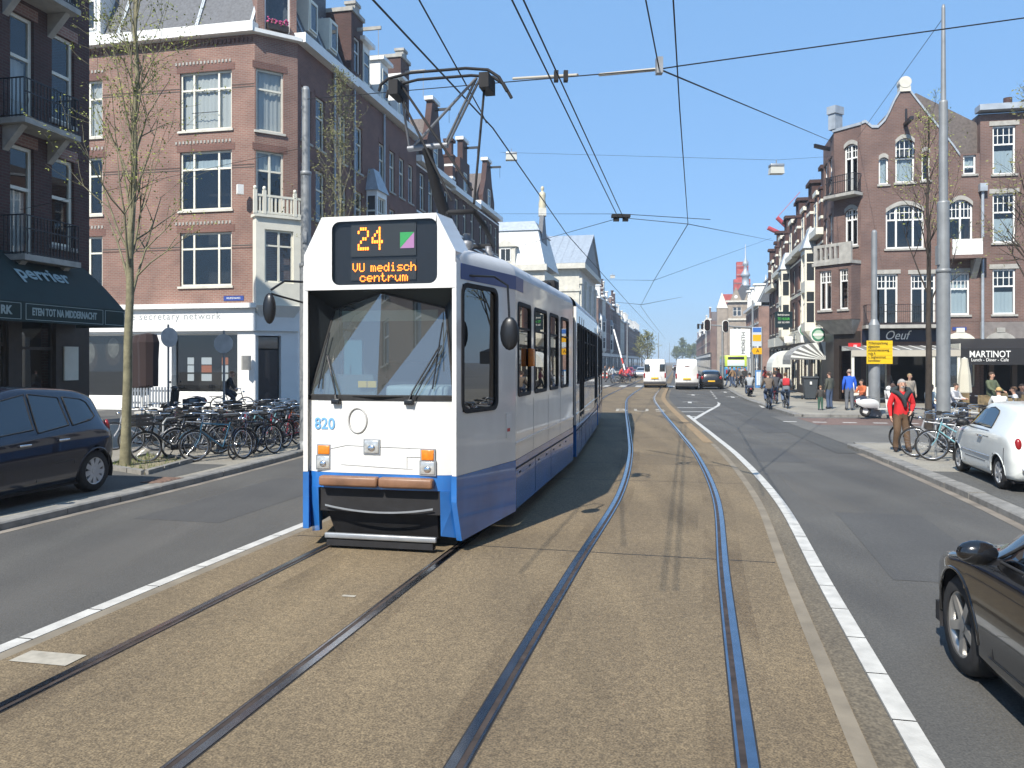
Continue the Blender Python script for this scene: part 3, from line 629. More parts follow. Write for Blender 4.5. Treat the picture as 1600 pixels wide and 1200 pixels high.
# white ground floor
ZW = 3.3
xd1 = (FA1.px(108)[0], FA1.px(236)[0]); xd2 = (FA1.px(268)[0], FA1.px(371)[0])
ow = [(*xd1, .55, ZW), (*xd2, .75, ZW), (1, 6, .55, ZW)]
M_wsun = mat('shop_white', (.80, .80, .78), .5, var=.03, scale=2)
FA1.wall(0, LA, 0, 4.44, ow, M_wsun, name='shopfront', depth=.3)
for o in ow: FA1.window(*o, (), (), M_white, G_win, fw=.06, depth=.2, name='shop_window')
FA1.box('fascia', M_wsun, -.1, LA + .1, -.14, -.001, ZW + .1, 4.35); FA1.box('fascia_cornice', M_white, -.15, LA + .25, -.34, -.001, 4.355, 4.56)
M_gl = mat('grey_lettering', (.28, .31, .33), .5)
text('lettering', 'the secretary network', .44, FA1.M((FA1.px(202)[0] + FA1.px(339)[0]) / 2, -.142, FA1.px(270, 495)[1]), M_gl, b1, sx=(FA1.px(339)[0] - FA1.px(202)[0]) / 4.15, space=1.15)
FC.wall(0, LC, 0, 4.44, [(.05, LC - .72, .3, 3.2)], M_wsun, name='shopfront', depth=.35)
FC.box('fascia', M_wsun, .05, LC + .05, -.12, -.001, 3.4, 4.35)
FC.box('shop_door', mat('door_dark', (.03, .03, .035), .3), .1, LC - .77, .25, .3, .32, 2.6); FC.box('door_light', G_far, .1, LC - .77, .25, .3, 2.66, 3.15)
FC.box('letter_box', M_stone, -.55, -.2, -.2, -.003, 1.75, 2.35); FC.box('door_step', M_stone, -.1, LC, -.5, -.003, 0.1, .3)
FS.wall(0, 5.7, 0, 4.44, [(.4, 2.4, .7, 3.2), (2.9, 5.3, .7, 3.2)], M_wsun, name='shopfront')
for o in ((.4, 2.4, .7, 3.2), (2.9, 5.3, .7, 3.2)): FS.window(*o, (.5,), (), M_white, G_win, name='shop_window')
text('lettering', 'the secretary network', .3, FS.M(2.6, -.005, 3.8), M_gl, b1)
M_bluesign = mat('enamel_blue', (.03, .06, .25), .4)
x0, x1 = FA1.px(350)[0], FA1.px(381)[0]; z0, z1 = FA1.px(365, 470.5)[1], FA1.px(365, 463)[1]
FA1.box('street_name_plate', M_bluesign, x0, x1, -.03, -.002, z0 + .02, z1 + .02)
text('lettering', 'WILLEMSPARKWEG', .1, FA1.M((x0 + x1) / 2, -.032, (z0 + z1) / 2 + .02), M_white, b1, sx=.75)
# posters behind the shop glass
M_post = [mat('poster_white', (.75, .76, .78), .6), mat('poster_orange', (.55, .16, .06), .6), mat('poster_blue', (.35, .5, .65), .6)]
for i, px in enumerate((291, 316, 345)):
    for j, py in enumerate((564, 576.5, 590)):
        a, b = FA1.px(px - (5 if i != 1 else 8))[0], FA1.px(px + (5 if i != 1 else 8))[0]; zz = FA1.px(px, py)[1]
        FA1.box('poster', M_post[1] if (i == 1 and j == 1) else M_post[(i * 2 + j) % 3 if (i + j) % 3 == 2 and i != 0 else 0], a, b, .32, .33, zz - .15, zz + .15)
FA1.box('dark_screen', M_black, xd1[0] + .1, xd1[1] - .1, .34, .36, .6, ZW - .05)
M_skinp = mat('poster_skin', (.19, .175, .155), .7, var=.45, scale=2.6); M_hairp = mat('poster_hair', (.05, .04, .035), .8, var=.4, scale=8)
for px, py, w in ((130, 553, .62), (169, 545, .55)):
    x, z = FA1.px(px, py)
    for nm, sxx, szz, dz, yy, mm in (('poster_hair', .75, 1.15, -.1, .332, M_hairp), ('poster_face', .52, .8, .05, .326, M_skinp)):
        FA1.put(nm, MB().add([(x + w * sxx * math.cos(t), yy, z + dz + w * szz * math.sin(t)) for t in (R(15 * i) for i in range(24))], [tuple(range(24))]), mm)
    if False: pass

FA1.box('side_wall', B_red, 0, .3, .31, 9, 0, ZC); FA1.box('room_shade_sheet', M_room_shade, .3, LA - 1.3, 1.4, 1.5, .05, ZC - .05)
FS.box('room_shade_sheet', M_room_shade, 1.2, 5.6, 1.3, 1.4, .05, ZC - .05); FC.box('room_shade_sheet', M_dark, .0, LC, 1.25, 1.3, .05, ZC + 5); FC.box('roof', M_slate, .12, LC - .07, .05, 1.9, ZC + 5.5, ZC + 5.7)

# --- street houses: generic builder
def house(label, P0, side, s0, s1, wallm, cols=3, zc=15.8, roof='mansard', out=0.0, far=False, wood=M_cream, rows=SR, shop=None, w=.95, bay=None, chim=False, name='town_house', group=None, trim=M_white, bands=False, hoist=False, depth=9, gh=3.2):
    d = D if side < 0 else -D; nrm = RR * (-side) if side > 0 else RR
    nrm = RR if side < 0 else -RR
    o = P0 + D * (s0 if side < 0 else s1) + nrm * out; Lh = s1 - s0
    root = thing(name, label, 'house', o, 0, group); F = Facade(root, o.x, o.y, d.x, d.y)
    m = (Lh - cols * w) / (cols + .6); xs = [m * .8 + i * (w + m) for i in range(cols)]
    if bay is not None: xs = [x for i, x in enumerate(xs) if i not in bay]
    street_wall(F, 0, Lh, zc, xs, wallm, w, wood, M_stone, 4.4, rows, far)
    so_ = [(.4, Lh * .55, .6, 3.1), (Lh * .62, Lh - .4, .2, 3.1)]
    F.wall(0, Lh, 0, 4.39, so_, shop or M_shopd, name='shopfront')
    for q in so_: F.window(*q, (.5,), (), wood, G_far if far else G_win, split=not far, name='shop_window')
    F.box('fascia', trim if shop is None else shop, .1, Lh - .1, -.12, -.002, 3.3, 4.0)
    shell(F, 0, Lh, zc, depth, wallm, interior=not far)
    F.box('cornice', trim, -.02, Lh + .02, -.38, .3, zc + .125, zc + .5)
    if bands:
        for r in rows:
            for z in (r[0] - .3, r[1] + .28): F.box('stone_band', trim, .02, Lh - .02, -.025, -.001, z, z + .12)
    if roof == 'mansard':
        mansard(F, .05, Lh - .05, zc + .5, 3.0, 1.5, (.4, Lh * .5, Lh - .4))
        for k in range(max(1, cols // 2)):
            x = Lh * (k + .7) / (cols // 2 + .7); F.box('dormer', trim, x - .6, x + .6, .02, 2, zc + .52, zc + 2.9); F.window(x - .42, x + .42, zc + .8, zc + 2.5, (), (.6,), wood, G_far, y=-.15, split=False, name='dormer_window')
            F.box('dormer_cornice', trim, x - .75, x + .75, -.25, 2.1, zc + 2.905, zc + 3.1)
    elif roof in ('gable', 'step'):
        gw = min(Lh * .7, 4.2); x = Lh / 2
        if roof == 'gable': poly = [(x - gw / 2, zc + .5), (x + gw / 2, zc + .5), (x + gw / 2, zc + 1.4), (x + gw * .28, zc + gh * .62), (x + gw * .14, zc + gh), (x - gw * .14, zc + gh), (x - gw * .28, zc + gh * .62), (x - gw / 2, zc + 1.4)]
        else: poly = [(x - gw / 2, zc + .5), (x + gw / 2, zc + .5), (x + gw / 2, zc + gh * .45), (x + gw * .33, zc + gh * .45), (x + gw * .33, zc + gh * .75), (x + gw * .16, zc + gh * .75), (x + gw * .16, zc + gh * 1.1), (x - gw * .16, zc + gh * 1.1), (x - gw * .16, zc + gh * .75), (x - gw * .33, zc + gh * .75), (x - gw * .33, zc + gh * .45), (x - gw / 2, zc + gh * .45)]
        F.put('gable', MB().prism(poly, -.02, .4), wallm)
        top = max(p[1] for p in poly); F.box('gable_cap', trim, x - gw * .2, x + gw * .2, -.12, .5, top + .002, top + .25)
        F.window(x - .45, x + .45, zc + .8, zc + 2.2, (), (.6,), wood, G_far, y=-.16, split=False, name='gable_window')
        if hoist: F.put('hoist_beam', MB().box(x - .06, x + .06, -1.1, .3, top - .55, top - .38).cyl((x, -1.0, top - .55), (x, -1.0, top - 1.4), .015, n=5), M_iron)
        F.put('pitched_roof', MB().prism([(.1, zc + .13), (Lh - .1, zc + .13), (Lh / 2, zc + gh * .8)], .45, depth - .1), M_tile)
    if chim:
        for x in ((.35,) if chim == 1 else (.35, Lh - .4)):
            mb = MB(); mb.box(x - .3, x + .3, -.1, .6, zc + .5, zc + 2.6); mb.box(x - .36, x + .36, -.16, .66, zc + 2.6, zc + 2.75); mb.box(x - .26, x + .26, 0, .5, zc + 2.75, zc + 3.7); mb.box(x - .4, x + .4, -.14, .6, zc + 3.7, zc + 3.9)
            F.put('chimney', mb, B_dark)
            for z in (zc + 1.0, zc + 1.9): F.box('chimney_band', trim, x - .32, x + .32, -.12, .62, z, z + .16)
    if bay is not None:
        for i in bay[:1]:
            x0 = m * .8 + i * (w + m) - .25; x1 = x0 + w + .6
            for zb0, zb1 in ((rows[0][0] - .5, rows[1][1] + .3),):
                for (fx0, fx1, yy) in ((x0, x1, -.8),):
                    zz = [(rows[k][0], rows[k][1]) for k in (0, 1)]
                    F.wall(x0, x1, zb0, zb1, [(x0 + .15, x1 - .15, *q) for q in zz], trim, name='bay', y=-.6, thick=.58)
                    for q in zz: F.window(x0 + .15, x1 - .15, *q, (.33, .67), (.65,), wood, G_far, y=-.6, split=False, name='bay_window')
                    xe, xf = (x0 - .004, x0 + .001) if side < 0 else (x1 - .001, x1 + .004)
                    for q in zz: F.put('bay_side_window', MB().box(xe, xf, -.50, -.10, q[0], q[1]), G_far); F.put('bay_side_bar', MB().box(xe - .003, xf + .003, -.50, -.10, q[0] + (q[1] - q[0]) * .64, q[0] + (q[1] - q[0]) * .68), wood)
                    F.put('bay_roof', MB().hexa([(x0 - .1, -.72, zb1), (x1 + .1, -.72, zb1), (x1 + .1, 0, zb1), (x0 - .1, 0, zb1), (x0 + .3, -.3, zb1 + 1.2), (x1 - .3, -.3, zb1 + 1.2), (x1 - .3, 0, zb1 + 1.2), (x0 + .3, 0, zb1 + 1.2)]), M_lead)
                    F.put('bay_base', MB().hexa([(x0 + .3, -.1, zb0 - .6), (x1 - .3, -.1, zb0 - .6), (x1 - .3, 0, zb0 - .6), (x0 + .3, 0, zb0 - .6), (x0, -.6, zb0), (x1, -.6, zb0), (x1, 0, zb0), (x0, 0, zb0)]), trim)
    return F
P0 = c2
hF = house('dark brick street house with slate mansard and white dormer next to the corner building', P0, -1, 5.72, 15.9, B_brown, 6, 15.9, 'mansard', bay=(1,), w=.85)
hF.put('drainpipe', MB().cyl((.25, -.1, .3), (.25, -.1, 15.9), .06, n=8), M_lead); hF.put('drainpipe', MB().cyl((4.4, -.1, .3), (4.4, -.1, 15.9), .06, n=8), M_lead)
for s_, zt in ((5.72, 19.8), (13.0, 20.2)):           # brick gables rising through the mansard with hoist beams
    x = s_ - 5.72 + .05
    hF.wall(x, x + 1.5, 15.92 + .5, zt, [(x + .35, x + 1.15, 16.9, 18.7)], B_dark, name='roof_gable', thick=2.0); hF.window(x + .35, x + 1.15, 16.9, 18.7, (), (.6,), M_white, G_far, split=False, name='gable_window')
    hF.put('gable_cap', MB().box(x - .08, x + 1.58, -.1, 2.05, zt + .001, zt + .2).box(x + .45, x + 1.05, 0, .5, zt + .2, zt + .55).box(x + .38, x + 1.12, -.06, .56, zt + .55, zt + .7), M_stone)
    hF.put('hoist_beam', MB().box(x + .7, x + .8, -1.3, 0, zt - .75, zt - .58).cyl((x + .75, -1.15, zt - .75), (x + .75, -1.15, zt - 2.2), .015, n=5), M_stone)
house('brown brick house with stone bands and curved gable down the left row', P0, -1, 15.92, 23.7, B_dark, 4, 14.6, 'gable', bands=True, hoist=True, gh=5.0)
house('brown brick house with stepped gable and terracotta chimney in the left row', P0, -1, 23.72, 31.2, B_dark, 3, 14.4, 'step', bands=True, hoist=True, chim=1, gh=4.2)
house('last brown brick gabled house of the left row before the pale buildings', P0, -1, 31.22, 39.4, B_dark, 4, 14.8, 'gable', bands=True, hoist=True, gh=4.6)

# --- pale pavilion with mansard, then the pedimented hall
o = P0 + D * 57 - RR * 7; pv = thing('mansard_pavilion', 'pale stone pavilion with white mansard and small pedimented dormer', 'building', o); FP = Facade(pv, o.x, o.y, *RR[:2])
WP = 8.3; FP.wall(0, WP, 0, 12.4, [(x, x + 1.1, z, z + 2.2) for x in (1.2, 3.6, 6.0) for z in (4.5, 8.2)], M_pale)
for x in (1.2, 3.6, 6.0):
    for z in (4.5, 8.2): FP.window(x, x + 1.1, z, z + 2.2, (.5,), (.65,), M_white, G_far, split=False)
FP.box('cornice', M_pale, -.3, WP + .3, -.5, .2, 12.405, 13.1)
FP.box('side_wall', M_pale, WP - .3, WP, .31, 11, 0, 12.4); FP.box('back_wall', M_pale, 0, WP - .31, 10.7, 11, 0, 12.4); FP.box('side_wall', M_pale, 0, .3, .31, 10.6, 0, 12.4)
M_wroof = mat('white_roof', (.62, .63, .62), .6, var=.08, scale=2)
FP.put('mansard_roof', MB().hexa([(0, 0, 13.11), (WP, 0, 13.11), (WP, 11, 13.11), (0, 11, 13.11), (1.2, 1.2, 17.2), (WP - 1.0, 1.2, 17.2), (WP - 1.0, 9.5, 17.2), (1.2, 9.5, 17.2)]), M_wroof)
FP.put('roof_cap', MB().hexa([(1.0, 1.0, 17.21), (WP - .8, 1.0, 17.21), (WP - .8, 9.7, 17.21), (1.0, 9.7, 17.21), (1.6, 2.0, 18.4), (WP - 1.5, 2.0, 18.4), (WP - 1.5, 8, 18.4), (1.6, 8, 18.4)]), M_lead)
FP.box('dormer', M_pale, 2.7, 4.9, -.1, 1.6, 13.12, 15.2); FP.put('dormer_pediment', MB().prism([(2.4, 15.21), (5.2, 15.21), (3.8, 16.1)], -.3, 1.6), M_pale)
FP.window(3.2, 4.4, 13.5, 15.0, (.5,), (), M_white, G_far, y=-.25, split=False, name='dormer_window')
FP.put('street_gable', MB().prism([(1.5, 15.0), (6.5, 15.0), (4.0, 20.2)], WP - 1.2, WP - .7, 'yz'), M_slate)
st = thing('roof_statue', 'gilded statue standing on the pavilion gable against the sky', 'statue', FP.pt(WP - .95, 4.0, 0) if False else (o + RR * (WP - .95) + D * 4.0) + Vector((0, 0, 19.3)))
MB().box(-.45, .45, -.45, .45, 0, .9).build('pedestal', M_pale, st)
MB().lathe([(.42, .9), (.45, 1.4), (.34, 2.0), (.4, 2.4), (.36, 2.75), (.14, 2.9), (.12, 3.0), (.2, 3.15), (.2, 3.4), (.05, 3.55), (0, 3.56)], n=10).build('figure', mat('gilded', (.55, .49, .34), .55, .1), st)
# hall with a pediment towards the street
o = P0 + D * 75 - RR * 7; ph = thing('pedimented_hall', 'pale stone hall with grey metal roof and dark pediment towards the street', 'building', o); FH = Facade(ph, o.x, o.y, *RR[:2])
WH, DH, ZE, ZR_ = 10.0, 21.0, 14.6, 20.8
FH.wall(0, WH, 0, ZE, [(4.4, 6.6, 9.3, 10.9)], M_pale); FH.window(4.4, 6.6, 9.3, 10.9, (.5,), (), M_white, G_far, split=False)
FH.box('back_wall', M_pale, 0, WH, DH - .3, DH, 0, ZE)
FH.box('string_course', M_pale, -.05, WH + .1, -.15, -.001, 11.6, 12.0)
FSt = Facade(ph, *(o + RR * WH)[:2], *D[:2])
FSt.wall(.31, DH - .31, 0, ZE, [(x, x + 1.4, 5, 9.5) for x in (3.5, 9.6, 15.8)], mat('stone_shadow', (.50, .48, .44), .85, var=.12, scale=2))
for x in (3.5, 9.6, 15.8): FSt.window(x, x + 1.4, 5, 9.5, (.5,), (.6,), M_white, G_far, split=False)
for x in (.8, 6.6, 12.8, 19.4): FSt.put('pilaster', MB().box(x - .7, x + .7, -.35, .3, 0, 1.2).box(x - .55, x + .55, -.28, .3, 1.2, 12.6).box(x - .75, x + .75, -.4, .3, 12.6, 13.4), M_pale)
FH.put('cornice', MB().box(-.3, WH + .9, -.9, DH + .9, ZE + .005, ZE + .7), M_pale)
FH.put('metal_roof', MB().add([(-.3, -.85, ZE + .72), (WH + .9, -.85, ZE + .72), (WH + .9, DH / 2, ZR_), (-.3, DH / 2, ZR_), (-.3, DH + .85, ZE + .72), (WH + .9, DH + .85, ZE + .72)], [(0, 1, 2, 3), (3, 2, 5, 4)]), M_lead)
for i in range(1, 10): t = i / 10; x = -.3 + (WH + 1.2) * t; FH.put('roof_seam', MB().hexa([(x - .04, -.88, ZE + .73), (x + .04, -.88, ZE + .73), (x + .04, -.8, ZE + .73), (x - .04, -.8, ZE + .73), (x - .04, DH / 2 - .05, ZR_ + .03), (x + .04, DH / 2 - .05, ZR_ + .03), (x + .04, DH / 2, ZR_ + .06), (x - .04, DH / 2, ZR_ + .06)]), M_lead)
FH.put('pediment', MB().prism([(-.3, ZE + .71), (DH + .3, ZE + .71), (DH / 2, ZR_ - .25)], WH + .4, WH + .6, 'yz'), mat('pediment_dark', (.20, .21, .22), .8, var=.1))

# --- far left row
cols = [B_far, M_pale, B_brown, B_far, B_dark, B_far, M_pale, B_brown, B_far, B_dark]; s = 131.0
FARROW = [(5, 7.2), (8.6, 10.6), (11.8, 13.6)]
lbl = ['pale bay-fronted house first in the far left row', 'second house of the far left row with step gable', 'third house of the far left row with mansard roof', 'fourth house of the far left row with curved gable', 'fifth house of the far left row', 'sixth house of the far left row', 'seventh house of the far left row, pale front', 'eighth house of the far left row', 'ninth house of the far left row', 'farthest house of the far left row']
for i in range(10):
    wd = [9, 8, 11, 9, 12, 14, 16, 22, 30, 45][i]
    house(lbl[i], P0, -1, s, s + wd - .3, cols[i], 3 if wd < 12 else int(wd / 3), [15, 16, 15.2, 14.6, 16, 14.5, 13.5, 14, 13, 14][i], ['mansard', 'step', 'mansard', 'gable', 'step', 'mansard', 'gable', 'mansard', 'mansard', 'mansard'][i], far=True, rows=FARROW, bay=(0,) if i in (0, 1, 3) else None, group='houses far down the left side', w=1.1, chim=1 if i in (1, 4) else False, wood=M_white)
    s += wd

# --- right corner building with the curved gable and cafe
c3 = Vector((17.09, 39.0, 0)); LR = 5.3; dcr = (RR - D).normalized()    # chamfer runs from the street corner to c3 (viewer's left to right)
LCR = 1.5; c4 = c3 - dcr * LCR
rb = thing('gabled_corner_building', 'pinkish brick corner building with pointed curved gable above the cafe', 'building', c3)
FR = Facade(rb, *c3[:2], *RR[:2]); FRC = Facade(rb, *c4[:2], *dcr[:2])
ZT = FR.px(1352, 195)[1]
W1 = [(1377, 1403, 428, 497), (1423, 1462, 428, 497), (1485, 1515, 428, 493)]
pxw = lambda F, a, b, t, bo: (F.px(a)[0], F.px(b)[0], F.px((a + b) / 2, bo)[1], F.px((a + b) / 2, t)[1])
w1 = [pxw(FR, 1366, 1403, 428, 508), pxw(FR, 1423, 1462, 428, 508), pxw(FR, 1484, 1515, 426, 492)]
w2 = [pxw(FR, 1384, 1444, 320, 388), pxw(FR, 1482, 1520, 312, 400)]
w3 = [pxw(FR, 1373, 1388, 246, 288), pxw(FR, 1399, 1429, 216, 285), pxw(FR, 1440, 1453, 236, 282)]
w4 = [pxw(FR, 1505, 1525, 242, 272)]
zpar = FR.px(1515, 240)[1]
zgw = FR.px(1414, 207)[1]; xgr = FR.px(1464)[0]
FR.wall(0, LR, 4.0, 10.6, w1 + w2, B_pink); FR.wall(0, LR, 10.6, zpar, [w for w in w3 + w4], B_pink); FR.wall(0, xgr, zpar, zgw, [w3[1]], B_pink, name='gable_wall')
fst = dict(fm=M_white, gm=G_win, fw=.08, sill=M_stone)
for w in w1[:2]: FR.window(*w, (.5,), (.72,), bars=(6, .72), **fst)
FR.window(*w1[2], (), (.62,), bars=(5, .62), curtain=M_blind, **fst)
FR.window(*w2[0], (.28, .72), (.66,), bars=(8, .66), **fst); FR.window(*w2[1], (.5,), (.68,), bars=(6, .68), **fst)
FR.window(*w3[0], (), (), curtain=M_blind, **fst); FR.window(*w3[1], (), (.55,), bars=(4, .55), curtain=M_blind, cz=(0, .55), **fst); FR.window(*w3[2], (), (), **fst); FR.window(*w4[0], (), (.4,), curtain=M_blind, cz=(.3, 1), **fst)
for w, r in ((w2[0], .35), (w2[1], .3), (w3[0], .12), (w3[1], .25), (w3[2], .12)): arch_fill(FR, w[0], w[1], w[3], r, B_pink, ring=M_stone)
for w in w1: FR.box('lintel', M_stone, w[0] - .12, w[1] + .12, -.03, -.001, w[3] + .003, w[3] + .2)
FR.put('gable', MB().prism([(0, zgw + .001), (xgr, zgw + .001)] + [(FR.px(a)[0], FR.px(a, b)[1]) for a, b in ((1464, 198), (1448, 178), (1430, 155), (1421, 143), (1407, 143), (1398, 158), (1390, 176), (1383, 189), (1372, 200), (1362, 200), (1352, 192))] + [(0, FR.px(1346, 194)[1])], -.003, .35), B_pink)
FR.put('gable', MB().prism([(xgr + .001, zpar + .001), (LR - .8, zpar + .001), (FR.px(1488)[0], FR.px(1488, 228)[1]), (FR.px(1470)[0], FR.px(1470, 205)[1]), (xgr + .001, FR.px(1464, 198)[1])], -.003, .35), B_pink)
mb = MB(); cp = [(FR.px(a)[0], FR.px(a, b)[1]) for a, b in ((1346, 194), (1352, 192), (1362, 200), (1372, 200), (1383, 189), (1390, 176), (1398, 158), (1407, 143), (1421, 143), (1430, 155), (1448, 178), (1470, 205), (1488, 228), (1500, 245))]
for a, b in zip(cp[:-1], cp[1:]): mb.hexa([(a[0], -.06, a[1]), (b[0], -.06, b[1]), (b[0], .4, b[1]), (a[0], .4, a[1]), (a[0], -.06, a[1] + .14), (b[0], -.06, b[1] + .14), (b[0], .4, b[1] + .14), (a[0], .4, a[1] + .14)])
FR.put('gable_coping', mb, M_lead)
xg, zg = FR.px(1414, 132)
FR.put('finial', MB().box(xg - .25, xg + .25, -.08, .4, zg - .35, zg - .1).cyl((xg, -.1, zg + .1), (xg, .42, zg + .1), .28, n=14), M_pale)
FR.put('hoist_beam', MB().box(xg - .08, xg + .08, -1.2, 0, FR.px(1412, 198)[1], FR.px(1412, 198)[1] + .16).cyl((xg, -.2, FR.px(1412, 198)[1]), (xg, -.2, FR.px(1412, 198)[1] + .8), .05, n=6), M_iron)
FR.put('pitched_roof', MB().prism([(.3, 12.2), (LR + .3, 12.0), (LR + .3, 13.4), (xg + .6, FR.px(1440, 160)[1] + .6), (xg - .6, 14.4), (.3, 13.2)], .4, 8), M_tile)
FR.box('side_wall', B_pink, LR - .3, LR - .02, .31, 9, 0, zpar); FR.box('back_wall', B_pink, 0, LR, 9, 9.3, 0, 12); FR.box('room_shade_sheet', M_room_shade, .2, LR - .31, 1.3, 1.4, 3.9, 11.9)
# balconies
bz = w1[0][2]; FR.box('balcony_slab', M_stone, .05, w1[1][1] + .3, -.85, -.001, bz - .18, bz - .02); railing(FR, 'balcony_railing', .1, w1[1][1] + .25, -.8, -.02, bz - .02, bz + .95, M_iron, .09, r=.005)
bz2 = w2[1][2]; FR.put('balcony_box', MB().box(w2[1][0] - .15, w2[1][1] + .35, -.8, 0, bz2 - .2, bz2 - .04).box(w2[1][1] + .2, w2[1][1] + .35, -.8, -.001, bz2 - .04, bz2 + .75).box(w2[1][0] - .15, w2[1][0] - .08, -.8, -.001, bz2 - .04, bz2 + .75), B_pink)
FR.put('balcony_lattice', MB().box(w2[1][0] - .06, w2[1][1] + .18, -.78, -.75, bz2 - .03, bz2 + .08).box(w2[1][0] - .06, w2[1][1] + .18, -.78, -.75, bz2 + .6, bz2 + .7).box(w2[1][0] - .06, w2[1][1] + .18, -.77, -.76, bz2 + .08, bz2 + .6), M_white)
FR.put('bracket', MB().prism([(-.75, bz2 - .21), (0, bz2 - .21), (0, bz2 - 1.1)], w2[1][1] - .1, w2[1][1] + .15, 'yz'), M_stone)
FR.put('drainpipe', MB().cyl((FR.px(1534)[0], -.12, 2.5), (FR.px(1534)[0], -.12, FR.px(1534, 295)[1]), .07, n=8).box(FR.px(1534)[0] - .16, FR.px(1534)[0] + .16, -.3, -.02, FR.px(1534, 300)[1], FR.px(1534, 288)[1]), M_lead)
# chamfer with its bay, balcony and upper windows
k1 = pxw(FRC, 1319, 1340, 225, 304); k2 = pxw(FRC, 1320, 1340, 326, 384)
FRC.wall(0, LCR, 3.6, ZT, [k1, k2], B_pink)
FRC.window(*k1, (.5,), (.72,), bars=(4, .72), **fst); FRC.window(*k2, (.5,), (.7,), bars=(4, .7), **fst)
for w in (k1, k2): arch_fill(FRC, w[0], w[1], w[3], .18, B_pink, ring=M_stone)
FRC.box('parapet_coping', M_lead, -.05, LCR + .02, -.06, .4, ZT, ZT + .14)
zb0, zb1 = FRC.px(1320, 500)[1], FRC.px(1320, 415)[1]
FRC.wall(-.55, LCR - .02, zb0, zb1, [(-.3, .38, zb0 + .5, zb1 - .25), (.82, 1.3, zb0 + .5, zb1 - .25)], B_pink, name='bay', y=-.75, thick=.74)
FRC.window(-.3, .38, zb0 + .5, zb1 - .25, (.5,), (.7,), M_white, G_win, bars=(4, .7), y=-.75, fw=.07, sill=M_stone, name='bay_window'); FRC.window(.82, 1.3, zb0 + .5, zb1 - .25, (), (.7,), M_white, G_win, bars=(3, .7), y=-.75, fw=.07, sill=M_stone, name='bay_window')
FRC.put('bay_base', MB().hexa([(.0, -.2, zb0 - .7), (LCR - .3, -.2, zb0 - .7), (LCR - .3, 0, zb0 - .7), (.0, 0, zb0 - .7), (-.55, -.77, zb0 - .02), (LCR, -.77, zb0 - .02), (LCR, 0, zb0 - .02), (-.55, 0, zb0 - .02)]), M_stone)
FRC.box('bay_cornice', M_stone, -.65, LCR + .02, -.87, -.001, zb1 + .002, zb1 + .16)
FRC.wall(-.6, LCR, zb1 + .16, zb1 + 1.05, [(-.4 + i * .27, -.4 + i * .27 + .16, zb1 + .3, zb1 + .9) for i in range(5)], M_stone, name='balcony_parapet', y=-.8, depth=.12, thick=.12)
zk = k1[2]; FRC.box('balcony_slab', M_stone, -.1, LCR + .1, -.7, -.001, zk - .15, zk); railing(FRC, 'balcony_railing', -.05, LCR + .05, -.65, -.02, zk, zk + .9, M_iron, .1)
FRC.box('corner_pier', M_lead, -.25, .15, -.1, .5, ZT + .15, FRC.px(1313, 175)[1]); FRC.box('pier_cap', M_lead, -.3, .2, -.16, .56, FRC.px(1313, 175)[1] + .002, FRC.px(1313, 163)[1])
FRC.put('hoist_beam', MB().box(-.3, -.2, -1.2, 0, FRC.px(1305, 234)[1], FRC.px(1305, 228)[1]), M_iron)
FRC.box('room_shade_sheet', M_room_shade, .0, LCR, 1.0, 1.1, 3.4, ZT - .1)
# street side
FRS = Facade(rb, *(c4 + D * 3.0)[:2], *(-D)[:2]); street_wall(FRS, 0, 3.0, ZT, (.3, 1.7), B_pink, .8, M_white, M_stone, 3.6, [(4.6, 6.6), (7.7, 9.7), (10.8, 12.6)])
FRS.box('shopfront', M_shopd, 0, 3.0, .0, .3, 0, 3.59); FRC.wall(0, LCR, 0, 3.59, [(.3, 1.2, .2, 2.9)], M_shopd, name='shopfront')
# cafe ground floor, sign and awning
cafo = [(.25, 1.2, .25, 2.75), (1.35, 3.55, .15, 2.75), (3.8, LR - .2, .9, 2.75)]
FR.wall(0, LR, 0, 3.99, cafo, B_pink, name='shopfront')
FR.window(*cafo[0], (.5,), (), M_cream, G_win, name='shop_window'); FR.window(*cafo[2], (.5,), (), M_cream, G_win, name='shop_window')
FR.box('opening_back', M_dark, 0.1, LR - .1, 2.2, 2.3, 0, 3.9)
FR.box('name_board', mat('navy_board', (.008, .01, .025), .35), .03, FR.px(1466)[0], -.16, -.001, FR.px(1400, 534)[1], FR.px(1400, 516)[1])
text('lettering', 'Oeuf', .62, FR.M(FR.px(1399)[0], -.165, FR.px(1400, 524.5)[1]), M_white, rb, shear=.35, sx=.85)
FR.box('street_name_plate', M_bluesign, FR.px(1488)[0], FR.px(1510)[0], -.03, -.001, FR.px(1500, 516)[1], FR.px(1500, 511)[1])
oa = thing('striped_cafe_awning', 'grey pitched cafe awning with white stripes under the script name board', 'awning', c3); FO = Facade(oa, *c3[:2], *RR[:2])
za, zb = FR.px(1400, 541)[1], 2.62; M_awg = mat('awning_grey', (.17, .165, .155), .8, var=.1, scale=3)
ow_ = 2.4; x0, x1 = -.9, 3.7
for i in range(9):
    a, b = x0 + (x1 - x0) * i / 9, x0 + (x1 - x0) * (i + 1) / 9
    FO.put('canopy_strip', MB().hexa([(a, -ow_, zb), (b, -ow_, zb), (b, -ow_, zb + .02), (a, -ow_, zb + .02), (a, -.1, za), (b, -.1, za), (b, -.1, za + .02), (a, -.1, za + .02)]), M_awg)
    if i: FO.put('white_stripe', MB().hexa([(a - .05, -ow_ - .01, zb + .025), (a + .05, -ow_ - .01, zb + .025), (a + .05, -ow_, zb + .03), (a - .05, -ow_, zb + .03), (a - .05, -.1, za + .025), (a + .05, -.1, za + .025), (a + .05, -.1, za + .03), (a - .05, -.1, za + .03)]), M_white)
